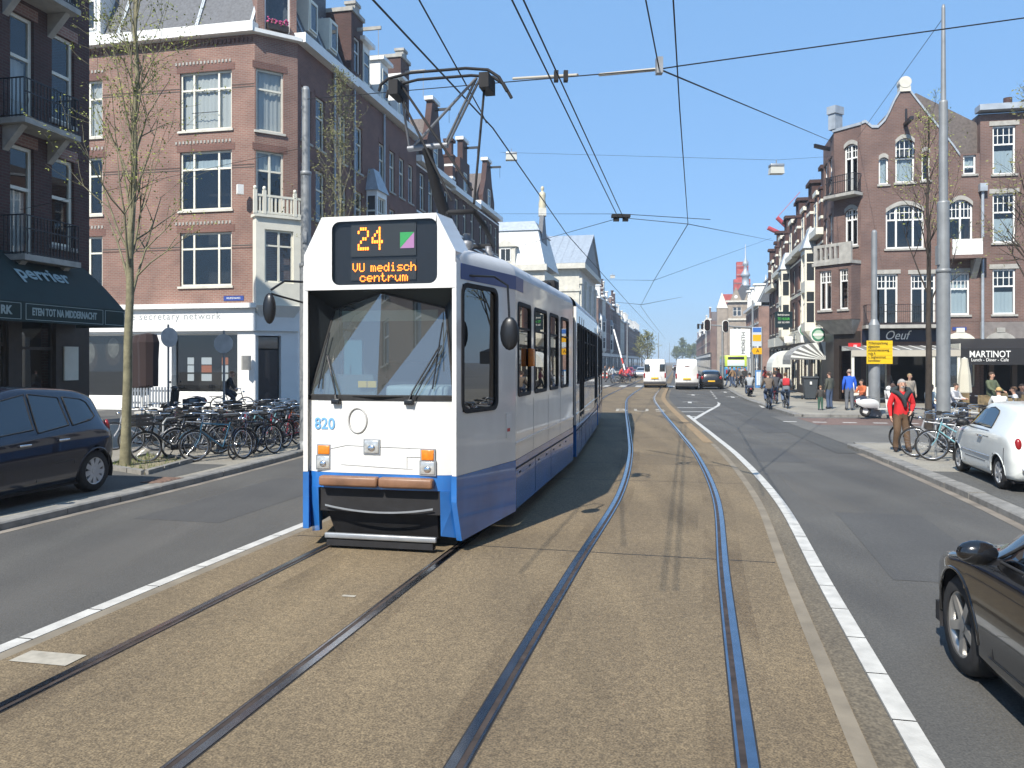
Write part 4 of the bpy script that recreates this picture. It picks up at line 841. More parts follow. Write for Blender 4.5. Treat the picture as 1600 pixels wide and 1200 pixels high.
FO.put('valance', MB().box(x0, x1, -ow_ - .03, -ow_ - .012, zb - .28, zb + .01), mat('valance_beige', (.42, .39, .33), .8))
for x in (x0, x1): FO.put('end_panel', MB().add([(x, -ow_, zb), (x, -.1, zb), (x, -.1, za)], [(0, 1, 2)]), M_cream)
for x in (x0 + .06, -0.0, 2.6, x1 - .06): FO.put('post', MB().box(x - .06, x + .06, -ow_ + .02, -ow_ + .14, .1, zb), M_cream)
for a, b in ((x0 + .12, -.06), (2.66, x1 - .12)): FO.put('glass_screen', MB().box(a, b, -ow_ + .06, -ow_ + .08, .95, zb - .05), G_win); FO.put('screen_panel', MB().box(a, b, -ow_ + .04, -ow_ + .1, .12, .94), M_cream)
FO.put('ornament_panel', MB().box(x1, x1 + .03, -ow_ + .1, -.1, zb - .3, zb + .3), M_cream)
rs = thing('red_shop_sign', 'small red sign with white lettering by the cafe corner', 'sign', (xp(1335, 38.6), 38.6, zp(547.5, 38.6))); FRs = Facade(rs, rs.location.x, rs.location.y, *RR[:2])
MB().box(-.28, .28, -.05, .05, 0, .36).build('panel', mat('sign_red', (.55, .02, .02), .4), rs, (0, 0, 0), (0, 0, -AST)); text('lettering', 'Ill', .26, FRs.M(0, -.06, .18), M_white, rs, shear=.2)

# --- Martinot building at the right edge
c5 = c3 + RR * (LR + .02) - D * .0; mb_ = thing('restaurant_building', 'darker brick building above the black restaurant front at the right edge', 'building', c5); FM = Facade(mb_, *c5[:2], *RR[:2]); LM = 9.0
wm = [pxw(FM, 1551, 1587, 196, 272), pxw(FM, 1551, 1587, 302, 379), pxw(FM, 1551, 1587, 420, 491)]
wm = wm + [(a + 2.1 * k, b + 2.1 * k, c, d) for k in (1, 2, 3) for a, b, c, d in wm]
ztm = FM.px(1560, 178)[1]
FM.wall(0, LM, 4.0, ztm, wm, B_pink)
for w in wm: FM.window(*w, (), (.62,), bars=(4, .62), curtain=M_blind if rnd.random() < .4 else None, cz=(0, .5), **fst); FM.box('lintel', M_stone, w[0] - .15, w[1] + .15, -.03, -.001, w[3] + .003, w[3] + .22)
FM.box('cornice', M_lead, -.15, LM, -.4, .3, ztm + .125, ztm + .4); shell(FM, 0, LM, ztm, 9, B_pink)
FM.put('chimney_pot', MB().cyl((1.4, .6, ztm + .4), (1.4, .6, ztm + .9), .2, n=8).box(2.0, 2.8, .4, 1.0, ztm + .4, ztm + .75), B_dark)
FM.wall(0, LM, 0, 3.99, [(-.01, LM - .3, .1, 2.7)], mat('plaster_grey', (.20, .18, .17), .85, var=.2, scale=3), name='shopfront')
FM.box('opening_back', M_dark, 0, LM, 2.6, 2.7, 0, 3.9)
for x in (.5, 1.5, 2.7): FM.box('column', mat('brown_column', (.10, .075, .06), .7), x, x + .22, .35, .6, .1, 2.7)
ma = thing('restaurant_awning', 'long black awning front with white capital letters at the right edge', 'awning', c5); FMa = Facade(ma, *c5[:2], *RR[:2])
M_maw = mat('awning_black', (.012, .012, .014), .7); zb, zt = FM.px(1545, 573)[1] - .05, FM.px(1545, 543)[1]; yo = -2.2
xm0 = -1.6
FMa.put('front_panel', MB().box(xm0, LM, yo - .02, yo, zb + .15, zt - .1), M_maw)
FMa.put('canopy', MB().hexa([(xm0, yo, zt - .1), (LM, yo, zt - .1), (LM, yo, zt - .07), (xm0, yo, zt - .07), (xm0, -.05, zt + .4), (LM, -.05, zt + .4), (LM, -.05, zt + .43), (xm0, -.05, zt + .43)]), M_maw)
FMa.put('end_cheek', MB().add([(xm0, yo, zb + .2), (xm0, -.05, zb + .2), (xm0, -.05, zt + .4), (xm0, yo, zt - .1)], [(0, 1, 2, 3)]), M_maw)
xa_, xb_ = FMa.px(1514, 0, yo)[0], FMa.px(1579, 0, yo)[0]
text('lettering', 'MARTINOT', .42, FMa.M((xa_ + xb_) / 2, yo - .025, zp(554, 36.4)), M_white, ma, sx=(xb_ - xa_) / 2.15, bold=.004)
text('lettering', 'Lunch - Diner - Cafe', .2, FMa.M((xa_ + xb_) / 2, yo - .025, zp(562.5, 36.4)), M_white, ma, sx=(xb_ - xa_) / 1.85)
# pale arches above the restaurant front
for px in (1500, 1563):
    x = FR.px(px)[0]; z = FR.px(px, 545)[1]; mb = MB(); n = 12
    for i in range(n):
        a, b = math.pi * i / n, math.pi * (i + 1) / n
        mb.hexa([(x + .5 * math.cos(a), -.08, z + .5 * math.sin(a)), (x + .8 * math.cos(a), -.08, z + .8 * math.sin(a)), (x + .8 * math.cos(a), 0, z + .8 * math.sin(a)), (x + .5 * math.cos(a), 0, z + .5 * math.sin(a)),
                 (x + .5 * math.cos(b), -.08, z + .5 * math.sin(b)), (x + .8 * math.cos(b), -.08, z + .8 * math.sin(b)), (x + .8 * math.cos(b), 0, z + .8 * math.sin(b)), (x + .5 * math.cos(b), 0, z + .5 * math.sin(b))])
    mb.box(x - .18, x + .18, -.1, 0, z + .78, z + 1.0); FR.put('stone_arch', mb, M_cream if px == 1500 else M_stone); FR.put('arch_light', MB().add([(x + .5 * math.cos(R(15 * i)), -.01, z + .5 * math.sin(R(15 * i))) for i in range(13)], [tuple(range(13))]), G_far)

# --- right-hand row beyond the corner
PR = c4 + D * 3.02
house('white bay-fronted house just behind the pink corner building', PR, 1, 0, 4.4, B_brown, 2, 8.9, 'gable', bay=(0,), chim=2, wood=M_cream, trim=M_cream, rows=[(4.35, 6.1), (6.75, 8.3)], w=.9, gh=2.6, bands=True)
house('second house of the right row with stepped chimneys and a balcony front', PR, 1, 4.45, 9.6, B_brown, 3, 8.9, 'gable', chim=2, wood=M_cream, trim=M_cream, rows=[(4.35, 6.1), (6.75, 8.3)], gh=2.6, bands=True)
house('third house of the right row with banded chimneys and white bay', PR, 1, 9.65, 15.6, B_dark, 2, 8.8, 'step', bay=(0,), chim=2, wood=M_cream, trim=M_cream, rows=[(4.35, 6.1), (6.75, 8.3)], gh=2.6, bands=True)
house('fourth house of the right row, narrow with dark banded chimneys', PR, 1, 15.65, 21.3, B_dark, 3, 8.6, 'step', chim=2, wood=M_cream, trim=M_cream, rows=[(4.35, 6.1), (6.75, 8.3)], gh=2.6, bands=True)
house('fifth and last house of the right row before the side street', PR, 1, 21.35, 26.5, B_dark, 2, 7.9, 'gable', chim=2, wood=M_cream, trim=M_cream, rows=[(4.35, 6.1), (6.75, 8.3)], gh=2.4)
# brick row with white shops behind the traffic lights
house('red and white brick building beyond the side street on the right', PR, 1, 52, 70, B_red, 6, 8.6, 'mansard', out=-1.5, far=True, wood=M_white, rows=[(4.6, 6.4), (6.9, 8.2)], bands=True)
# gothic building with gables and a spire
o = Vector((xp(1137, 170), 170, 0)); go = thing('gothic_building', 'brown stone gothic building with two gables and slender spire', 'building', o); FG = Facade(go, o.x, o.y, *RR[:2])
M_goth = mat('gothic_stone', (.30, .25, .20), .85, var=.2, scale=1.5)
wg = 6.2; FG.wall(0, wg, 0, 14.6, [(x, x + .8, z, z + 1.9) for x in (1.1, 2.0, 4.0, 4.9) for z in (11.8, 7.5, 4)], M_goth)
for x in (1.1, 2.0, 4.0, 4.9):
    for z in (11.8, 7.5, 4): FG.window(x, x + .8, z, z + 1.9, (), (.6,), M_white, G_far, split=False)
shell(FG, 0, wg, 14.6, 10, M_goth, interior=False); FG.box('cornice', M_pale, -.4, wg + .3, -.5, .1, 14.75, 15.1); FG.box('string_course', M_pale, -.3, wg + .2, -.3, -.001, 10.9, 11.3)
for x in (1.7, 4.6): FG.put('gable', MB().prism([(x - 1.2, 15.11), (x + 1.2, 15.11), (x, 18.0)], -.1, .5), M_goth); FG.put('round_light', MB().cyl((x, -.14, 15.9), (x, -.1, 15.9), .35, n=12), M_white)
FG.put('pitched_roof', MB().prism([(0.1, 14.75), (wg - .1, 14.75), (wg / 2, 18.6)], .55, 9.5), M_slate)
FG.box('corner_turret', M_goth, -2.2, -.02, -.3, 2, 0, 13.5); FG.put('turret_roof', MB().hexa([(-2.3, -.4, 13.51), (.05, -.4, 13.51), (.05, 2.1, 13.51), (-2.3, 2.1, 13.51), (-1.2, .8, 16.9), (-1.1, .8, 16.9), (-1.1, .9, 16.9), (-1.2, .9, 16.9)]), M_pale)
xs_ = FG.px(1166)[0]
FG.put('spire', MB().lathe([(1.0, 14.7), (1.0, 18.3), (1.15, 18.4), (.75, 18.7), (.7, 20.3), (1.0, 20.5), (.95, 20.9), (.4, 21.8), (.35, 22.6), (.62, 22.9), (.6, 23.3), (.18, 24.3), (.06, 27.3), (0, 27.4)], (xs_, 2, 0), 10), M_lead)
# the grey-roofed wing and turrets to its right
o = Vector((xp(1172, 165), 165, 0)); wg_ = thing('grey_roofed_wing', 'red and white banded wing with tall grey roof behind the right row', 'building', o); FW = Facade(wg_, o.x, o.y, *RR[:2])
FW.wall(0, 9, 0, 9.0, [(x, x + 1, z, z + 1.8) for x in (.8, 3.2, 5.6) for z in (2.5, 6.2)], B_red)
for x in (.8, 3.2, 5.6):
    for z in (2.5, 6.2): FW.window(x, x + 1, z, z + 1.8, (.5,), (), M_white, G_far, split=False)
for z in (4.8, 5.7, 8.3): FW.box('stone_band', M_white, 0, 9, -.05, -.001, z, z + .3)
shell(FW, 0, 9, 9.0, 10, B_red, interior=False); FW.put('tall_roof', MB().hexa([(0, 0, 9.15), (9, 0, 9.15), (9, 10, 9.15), (0, 10, 9.15), (0.5, 4, 17.5), (9, 4, 17.5), (9, 6, 17.5), (.5, 6, 17.5)]), M_lead)
for x in (3.3, 6.2): FW.put('turret', MB().lathe([(.5, 9.2), (.5, 17.6), (.8, 17.7), (.75, 18.2), (.2, 19.2), (.05, 20.2), (0, 20.3)], (x, 1.5, 0), 8), M_pale)
# tower wrapped in red scaffolding net
o = Vector((xp(1129, 182), 182, 0)); sc_ = thing('scaffolded_tower', 'tower wrapped in red scaffold netting behind the gothic building', 'tower', o, -AST)
M_net = mat('red_net', (.42, .09, .08), .8, var=.25, scale=1.5)
MB().box(0, 3.0, 0, 3, 0, 17.5).build('lower_wrap', M_net, sc_); MB().box(2.6, 6.2, 1, 4, 17.4, 21.0).build('middle_wrap', M_net, sc_); MB().box(3.2, 5.8, 1.4, 3.6, 21.0, 25.0).build('upper_wrap', M_net, sc_); MB().box(3.0, 6.0, 1, 4, 0, 17.39).build('tower_wall', M_goth, sc_)
mbs = MB()
for z in range(2, 25, 2):
    a, b = (0, 3) if z < 17 else ((2.6, 6.2) if z < 21 else (3.2, 5.8)); mbs.box(a - .1, b + .1, -.12 if z < 17 else .9, -.04 if z < 17 else .98, z, z + .1)
mbs.build('scaffold_ledger', M_steel, sc_)
# far right row
PF = Vector((16.3, 40.2, 0)); s = 165.0
for i in range(7):
    wd = [12, 14, 16, 18, 24, 34, 50][i]
    house(['tall brown brick house first in the far right row', 'second house of the far right row', 'third house of the far right row', 'fourth house of the far right row', 'fifth house of the far right row', 'sixth house of the far right row', 'farthest house of the far right row'][i], PF, 1, s, s + wd - .3, [B_far, B_brown, M_pale, B_far, B_dark, B_far, B_brown][i], int(wd / 3), [12.5, 11, 12, 10.5, 12, 11, 11][i], 'mansard' if i % 2 else 'step', far=True, rows=[(4.6, 6.4), (7.4, 9.2)], group='houses far down the right side', w=1.1, wood=M_white)
    s += wd

# red crane standing behind the right row
o = Vector((xp(1248, 120), 120, 0)); crn = thing('red_crane', 'red tower crane jibs above the right row roofs', 'crane', o); M_cr = mat('crane_red', (.42, .05, .06), .5)
q3 = lambda px, py: Vector((xp(px, 120), 120, zp(py, 120))) - o
MB().box(-.5, .5, -.5, .5, 0, zp(380, 120)).build('mast', M_cr, crn)
for a, b in (((1200, 356), (1248, 378)), ((1214, 340), (1248, 372))): MB().tube([q3(*a), q3(*b)], .38, 4).build('jib', M_cr, crn)
MB().tube([q3(1214, 340), q3(1250, 300)], .06, 4).build('stay_cable', M_cr, crn)
# ------------------------------------------------------------------ the tram
TZ = .056
T_white = mat('tram_white', (.74, .74, .72), .25, var=.07, scale=2, coat=.5, spec=.5)
T_silver = mat('tram_silver', (.80, .79, .76), .22, .0, var=.10, scale=1.1, coat=.7, detail=8)
T_blue = mat('tram_blue', (.022, .15, .46), .25, var=.28, scale=1.6, coat=.8, detail=8)
T_dblue = mat('tram_stripe_blue', (.025, .055, .23), .35)
T_roof = mat('tram_roof', (.60, .61, .62), .4, var=.08, scale=2)
T_black = mat('tram_black', (.012, .014, .018), .35)
T_under = mat('tram_underframe', (.012, .012, .014), .8, var=.3, scale=6)
T_wood = mat('bumper_wood', (.20, .105, .06), .45, var=.35, scale=3, bump=.2)
LED = mat('led_orange', (1.0, .24, .02), .5, emit=3.2)
ta = R(12.4); fc = Vector((-1.45, 8.62, TZ))
tram = thing('tram', 'white and blue articulated tram on route 24 with raised pantograph', 'tram', fc, -ta)
tr = lambda x, y, z: (x, y, z)
def rrect(x0, x1, z0, z1, r, n=5):
    out = []
    for cx_, cz_, a0 in ((x1 - r, z1 - r, 0), (x0 + r, z1 - r, 90), (x0 + r, z0 + r, 180), (x1 - r, z0 + r, 270)):
        out += [(cx_ + r * math.cos(R(a0 + 90 * i / n)), cz_ + r * math.sin(R(a0 + 90 * i / n))) for i in range(n + 1)]
    return out
def tram_window(F, x0, x1, z0, z1, r=.08, name='window', gm=None, bar=True):
    o = rrect(x0 - .02, x1 + .02, z0 - .02, z1 + .02, r); i_ = rrect(x0 + .025, x1 - .025, z0 + .025, z1 - .025, r * .8); n = len(o); mb = MB()
    for k in range(n):
        q = (k + 1) % n; mb.add([(o[k][0], -.012, o[k][1]), (o[q][0], -.012, o[q][1]), (i_[q][0], -.012, i_[q][1]), (i_[k][0], -.012, i_[k][1]), (o[k][0], .01, o[k][1]), (o[q][0], .01, o[q][1]), (i_[k][0], .03, i_[k][1]), (i_[q][0], .03, i_[q][1])], [(0, 1, 2, 3), (0, 4, 5, 1), (3, 2, 7, 6)])
    w = F.put(name, mb, M_rubber)
    MB().add([(p[0], .012, p[1]) for p in i_], [tuple(range(n))]).build('pane', gm or G_tram, w, fix=False)
    if bar: MB().box(x0 + .025, x1 - .025, .0, .02, z0 + (z1 - z0) * .72, z0 + (z1 - z0) * .72 + .025).build('sash_bar', M_rubber, w)
    return w
HW, FW_ = 1.20, .88
def section(oy, ox, ang, length, wins, zt=3.10, taper=False, doors=(), stripe=None):
    """one car body whose front centre is (ox,oy) in tram space, heading ang"""
    dx, dy = math.sin(ang), math.cos(ang); rx, ry = dy, -dx
    for side in (1, -1):
        y0 = 1.5 if taper else 0.0
        if side > 0: F = Facade(tram, ox + rx * HW + dx * y0, oy + ry * HW + dy * y0, dx, dy, world=False)
        else: F = Facade(tram, ox - rx * HW + dx * length, oy - ry * HW + dy * length, -dx, -dy, world=False)
        Ls = length - y0; W = [(a, b, 1.62, 2.78) for a, b in wins]
        if side < 0: W = [(Ls - b, Ls - a, c, d) for a, b, c, d in W]
        dd = [(a, b) for a, b in doors] if side > 0 else []
        ops = W + [(a + .1 + k * (b - a) / 2, a - .04 + (k + 1) * (b - a) / 2, .95, 2.78) for a, b in dd for k in range(2)]
        F.wall(0, Ls, .83, zt, ops, T_silver, name='side_panel', depth=.04, thick=.05)
        for w in ops: tram_window(F, *w, bar=w[2] > 1.2)
        F.put('skirt', MB().box(0, Ls, -.004, .06, .22, .826), T_blue)
        for k in range(1, int(Ls / 1.3)): F.put('skirt_gap', MB().box(k * 1.3 - .006, k * 1.3 + .006, -.0065, -.0045, .24, .72), T_under)
        F.put('skirt_line', MB().box(0, Ls, -.012, -.0045, .715, .735), T_under)
        for k in range(1, int(Ls / 1.18)): F.put('panel_joint', MB().box(k * 1.18 - .003, k * 1.18 + .003, -.0025, -.001, .84, 1.55), mat('seam_grey', (.30, .31, .31), .6))
        F.put('rub_rail', MB().box(0, Ls, -.012, -.001, 1.02, 1.045), T_silver)
        for k in range(int(Ls / .65)): F.put('vent_slot', MB().box(k * .65 + .2, k * .65 + .3, -.0075, -.0045, .64, .665), T_under)
        if stripe: F.put('blue_stripe', MB().box(stripe[0], stripe[1], -.006, -.001, 2.93, 3.10), T_dblue)
        for a, b in dd:
            for x in (a, (a + b) / 2, b): F.put('door_gap', MB().box(x - .012, x + .012, -.006, -.001, .5, 2.95), T_under)
        # shoulder and roof edge
        F.put('roof_shoulder', MB().grid([[(x, .32 * (1 - math.cos(t)), zt + .24 * math.sin(t)) for x in (0, Ls)] for t in (R(15 * i) for i in range(7))]), T_roof)
        if side > 0: first = F
    y0 = 1.3 if taper else 0
    P = lambda x, y, z: (ox + rx * x + dx * y, oy + ry * x + dy * y, z)
    MB().hexa([P(-HW + .32, y0, zt + .22), P(HW - .32, y0, zt + .22), P(HW - .32, length, zt + .22), P(-HW + .32, length, zt + .22), P(-HW + .32, y0, zt + .245), P(HW - .32, y0, zt + .245), P(HW - .32, length, zt + .245), P(-HW + .32, length, zt + .245)]).build('roof', T_roof, tram)
    MB().hexa([P(-HW + .07, y0 + .1, .75), P(HW - .07, y0 + .1, .75), P(HW - .07, length - .05, .75), P(-HW + .07, length - .05, .75), P(-HW + .07, y0 + .1, .9), P(HW - .07, y0 + .1, .9), P(HW - .07, length - .05, .9), P(-HW + .07, length - .05, .9)]).build('floor', T_under, tram)
    MB().hexa([P(-.95, y0 + .2, .12), P(.95, y0 + .2, .12), P(.95, length - .1, .12), P(-.95, length - .1, .12), P(-.95, y0 + .2, .74), P(.95, y0 + .2, .74), P(.95, length - .1, .74), P(-.95, length - .1, .74)]).build('underframe', T_under, tram)
    for k in range(int((length - y0) / 1.0)):
        yy = y0 + .6 + k * 1.0
        for xx in (-.75, .75): MB().bbox(-.4, .4, -.22, .22, 0, .12, .03).bbox(-.4, .4, .16, .26, .1, .75, .03).build('seat', mat('tram_seat', (.05, .06, .11), .8), tram, P(xx, yy, 1.3), (0, 0, -ang))
    return first, P
FA_, PA = section(0, 0, 0, 6.55, [(.15, .95), (1.25, 2.2), (2.5, 3.3), (3.6, 4.45)], taper=True, stripe=(0, .45))
a2 = R(-3.2); o2 = Vector((0, 6.95)); FB_, PB = section(o2.y, o2.x, a2, 7.3, [(.3, .7), (2.2, 2.9), (3.1, 3.9), (4.2, 5.0), (5.3, 6.1)], doors=[(.85, 2.05), (6.2, 7.2)])
o3 = Vector((o2.x + math.sin(a2) * 7.7, o2.y + math.cos(a2) * 7.7)); a3 = R(-4.8); FC_, PC = section(o3.y, o3.x, a3, 6.0, [(.3, 1.1), (2.6, 3.4), (3.7, 4.5)], doors=[(1.3, 2.4), (4.7, 5.8)])
MB().hexa([PC(-1.1, 6.0, .3), PC(1.1, 6.0, .3), PC(.9, 6.6, .3), PC(-.9, 6.6, .3), PC(-1.1, 6.0, 3.1), PC(1.1, 6.0, 3.1), PC(.9, 6.5, 3.1), PC(-.9, 6.5, 3.1)]).build('rear_panel', T_white, tram)
for (Pa, ya, Pb) in ((PA, 6.55, PB), (PB, 7.3, PC)):
    mb = MB(); w = 1.08
    for k in range(5):
        t0, t1 = k / 5, (k + 1) / 5; q = .0 if k % 2 else .05; L0 = lambda x, z, t: Vector(Pa(x, ya, z)).lerp(Vector(Pb(x, 0, z)), t)
        mb.hexa([L0(-w + q, .35, t0), L0(w - q, .35, t0), L0(w - q, .35, t1), L0(-w + q, .35, t1), L0(-w + q, 3.2, t0), L0(w - q, 3.2, t0), L0(w - q, 3.2, t1), L0(-w + q, 3.2, t1)])
    mb.build('bellows', T_black, tram)
# cab taper panels
for side in (1, -1):
    if side > 0: F = Facade(tram, FW_, 0.0, HW - FW_, 1.5, world=False)
    else: F = Facade(tram, -HW, 1.5, HW - FW_, -1.5, world=False)
    Lt = math.hypot(HW - FW_, 1.5); op = (.14, 1.0, 1.5, 2.88); op = op if side > 0 else (Lt - op[1], Lt - op[0], op[2], op[3])
    F.wall(0, Lt, .83, 3.10, [op], T_silver, name='cab_side_panel', depth=.04, thick=.05); tram_window(F, *op, r=.12, name='cab_window', bar=False)
    F.put('skirt', MB().box(0, Lt, -.004, .06, .55, .826).hexa([(.12, -.004, .12), (Lt, -.004, .2), (Lt, .06, .2), (.12, .06, .12), (.0, -.004, .55), (Lt, -.004, .55), (Lt, .06, .55), (.0, .06, .55)]), T_blue)
    F.put('blue_stripe', MB().box(.1 if side > 0 else 0, Lt if side > 0 else Lt - .1, -.006, -.001, 2.93, 3.10), T_dblue)
    F.put('roof_shoulder', MB().grid([[(x, .32 * (1 - math.cos(t)), 3.10 + .24 * math.sin(t)) for x in (0, Lt)] for t in (R(15 * i) for i in range(7))]), T_roof)
    if side > 0:
        F.put('notice', MB().box(1.25, 1.4, -.008, -.001, 1.12, 1.42), T_white); F.put('notice_mark', MB().box(1.27, 1.35, -.0095, -.0085, 1.2, 1.24), mat('sign_red', (.55, .02, .02), .4))
    cabF = F
# front
fcurve = lambda x: .10 * abs(x / FW_) ** 5
def front_grid(x0, x1, z0, z1, off=0, n=24, lean=0.0): return MB().grid([[(x0 + (x1 - x0) * i / n, fcurve(x0 + (x1 - x0) * i / n) + off + lean * (z - z0), z) for i in range(n + 1)] for z in (z0, (z0 + z1) / 2, z1)])
front_grid(-FW_, FW_, .83, 1.66).build('front_panel', T_white, tram)
front_grid(-FW_, FW_, .66, .828).build('front_blue_band', T_blue, tram)
for s in (-1, 1):
    MB().hexa([(s * .70, .03, .18), (s * .85, .16, .14), (s * .85, .22, .14), (s * .70, .1, .18), (s * .70, .0, .66), (s * FW_, .10, .66), (s * FW_, .16, .66), (s * .70, .06, .66)]).build('corner_fairing', T_blue, tram)
MB().box(-.70, .70, .04, .1, .40, .66).build('coupler_cover', T_under, tram)
MB().hexa([(-.6, .25, .1), (.6, .25, .1), (.6, .3, .1), (-.6, .3, .1), (-.64, .1, .4), (.64, .1, .4), (.64, .16, .4), (-.64, .16, .4)]).build('under_panel', T_under, tram)
MB().grid([[(-.62 + 1.24 * i / 16, -.0 + .0 * i, .46 - .06 * (1 - (2 * i / 16 - 1) ** 2) + dz) for i in range(17)] for dz in (0, .02)]).build('coupler_lip', M_steel, tram)
MB().bbox(-.66, .02, -.09, .02, .69, .80, .025).build('bumper_beam', T_wood, tram); MB().bbox(.03, .64, -.09, .02, .69, .80, .025).build('bumper_beam', T_wood, tram)
MB().bbox(-.62, .66, -.02, .03, .11, .17, .012).build('lifeguard_bar', M_steel, tram); MB().box(-.6, .62, 0, .1, .03, .10).build('lifeguard_skirt', T_under, tram)
# lamps
M_lamp = mat('lamp_glass', (.55, .56, .55), .15, .4, var=.25, scale=20); M_amber = mat('amber_lens', (.75, .22, .02), .25, var=.15, scale=30)
def lamp_px(px, py): return ((px - 589) / 144.0, 2.1 - TZ - (py - 565) / 144.0)
for px, py, w, h, m, nm in ((497, 705, 20, 14, M_amber, 'indicator'), (670, 709, 20, 16, M_amber, 'indicator'), (496, 725, 22, 20, M_lamp, 'headlight'), (670, 729, 23, 20, M_lamp, 'headlight'), (579, 698, 24, 20, M_lamp, 'headlight')):
    x, z = lamp_px(px, py); w /= 288; h /= 288; y = fcurve(x)
    o_ = MB().bbox(x - w, x + w, y - .02, y + .03, z - h, z + h, .008).build(nm, m, tram)
    mb = MB()
    for q in ((x - w - .012, x - w, z - h - .012, z + h + .012), (x + w, x + w + .012, z - h - .012, z + h + .012), (x - w, x + w, z + h, z + h + .012), (x - w, x + w, z - h - .012, z - h)): mb.box(q[0], q[1], y - .012, y + .02, q[2], q[3])
    mb.build('bezel', M_steel, o_)
    if nm == 'headlight': MB().ell((x, y - .02, z - h * .2), (w * .55, .012, h * .5), 10, 6).build('bulb', M_chrome, o_)
# seams, badge and number on the front
mb = MB()
for (xa, za), (xb, zb_) in (((-.735, 1.05), (-.37, 1.13)), ((-.37, 1.13), (.60, 1.11)), ((.60, 1.11), (.655, .88)), ((-.735, .93), (.655, .88)), ((.33, 1.02), (.33, .9)), ((.33, 1.02), (.5, 1.02))):
    mb.tube([(xa + (xb - xa) * t, fcurve(xa + (xb - xa) * t) - .001, za + (zb_ - za) * t) for t in (0, .25, .5, .75, 1)], .0045, 4)
mb.build('panel_seam', mat('seam_grey', (.30, .31, .31), .6), tram)
bx, bz = lamp_px(555, 657); MB().tube([(bx + .105 * math.cos(t), -.006, bz + .135 * math.sin(t)) for t in (R(15 * i) for i in range(24))], .011, 5, True).build('route_ring', mat('ring_grey', (.48, .48, .47), .5), tram)
text('fleet_number', '820', .175, Matrix.Translation((lamp_px(498, 664)[0], fcurve(lamp_px(498, 664)[0]) - .004, lamp_px(498, 664)[1])) @ Matrix.Rotation(R(-7.5), 4, 'Z') @ Matrix.Rotation(R(90), 4, 'X'), mat('number_blue', (.16, .38, .66), .5), tram, bold=.003, sx=1.0, ext=.002)
# destination box
ZB, ZM, ZT_ = 2.83, 3.22, 3.63; BWd, TWd = .87, .66
front = [(-BWd, ZB), (BWd, ZB), (BWd, ZM), (TWd, ZT_), (-TWd, ZT_), (-BWd, ZM)]
mb = MB(); disp = rrect(-.54, .67, 2.88, 3.575, .09)
b3 = [(-HW + .15, 3.05), (HW - .15, 3.05), (HW - .2, 3.22), (TWd, 3.3), (-TWd, 3.3), (-HW + .2, 3.22)]
mid = [(-BWd - .04, ZB), (BWd + .04, ZB), (BWd + .03, ZM), (TWd + .01, ZT_ + .03), (-TWd - .01, ZT_ + .03), (-BWd - .03, ZM)]
rings = [[(x, 0.0, z) for x, z in front], [(x, .55, z) for x, z in mid], [(x, 1.4, z) for x, z in b3]]
for a, b in zip(rings[:-1], rings[1:]): mb.add(a + b, [(i, (i + 1) % 6, 6 + (i + 1) % 6, 6 + i) for i in range(6)])
# face of the box around the display: fan between outline and display
outl = []
per = front + [front[0]]
def closest_outline(p):
    best = None
    for (x0, z0), (x1, z1) in zip(per[:-1], per[1:]):
        dx_, dz_ = x1 - x0, z1 - z0; t = max(0, min(1, ((p[0] - x0) * dx_ + (p[1] - z0) * dz_) / (dx_ * dx_ + dz_ * dz_))); q = (x0 + dx_ * t, z0 + dz_ * t); d_ = (q[0] - p[0]) ** 2 + (q[1] - p[1]) ** 2
        if best is None or d_ < best[0]: best = (d_, q)
    return best[1]
bmf = bmesh.new(); vo = [bmf.verts.new((x, 0, z)) for x, z in front]; vi = [bmf.verts.new((x, 0, z)) for x, z in disp]
eo = [bmf.edges.new((vo[i], vo[(i + 1) % 6])) for i in range(6)] + [bmf.edges.new((vi[i], vi[(i + 1) % len(vi)])) for i in range(len(vi))]
bmesh.ops.triangle_fill(bmf, edges=eo, use_beauty=True, use_dissolve=False)
keep = [f for f in bmf.faces]; bmf.verts.index_update(); mb.add([v.co.copy() for v in bmf.verts], [[v.index for v in f.verts] for f in keep if not (-.54 < f.calc_center_median().x < .67 and 2.88 < f.calc_center_median().z < 3.575)]); bmf.free()
mb.build('destination_box', T_white, tram)
db = MB().add([(x, .05, z) for x, z in disp] + [(x, 0, z) for x, z in disp], [tuple(range(len(disp)))] + [(i, (i + 1) % len(disp), len(disp) + (i + 1) % len(disp), len(disp) + i) for i in range(len(disp))]).build('destination_display', T_black, tram)
MB().box(-.33, .42, .035, .045, 3.19, 3.55).build('display_module', mat('display_grey', (.03, .034, .036), .4), db); MB().box(-.33, .42, .035, .045, 2.93, 3.15).build('display_module', MATS['display_grey'], db)
F57 = {'V': '10001 10001 10001 10001 10001 01010 00100', 'U': '10001 10001 10001 10001 10001 10001 01110', 'm': '00000 00000 11010 10101 10101 10101 10101', 'e': '00000 00000 01110 10001 11111 10000 01110', 'd': '00001 00001 01101 10011 10001 10011 01101',
       'i': '00100 00000 01100 00100 00100 00100 01110', 's': '00000 00000 01111 10000 01110 00001 11110', 'c': '00000 00000 01110 10001 10000 10001 01110', 'h': '10000 10000 10110 11001 10001 10001 10001', 'n': '00000 00000 10110 11001 10001 10001 10001',
       't': '01000 01000 11100 01000 01000 01001 00110', 'r': '00000 00000 10110 11001 10000 10000 10000', 'u': '00000 00000 10001 10001 10001 10011 01101', '2': '01110 10001 00001 00110 01000 10000 11111', '4': '00010 00110 01010 10010 11111 00010 00010', ' ': ' '.join(['00000'] * 7)}
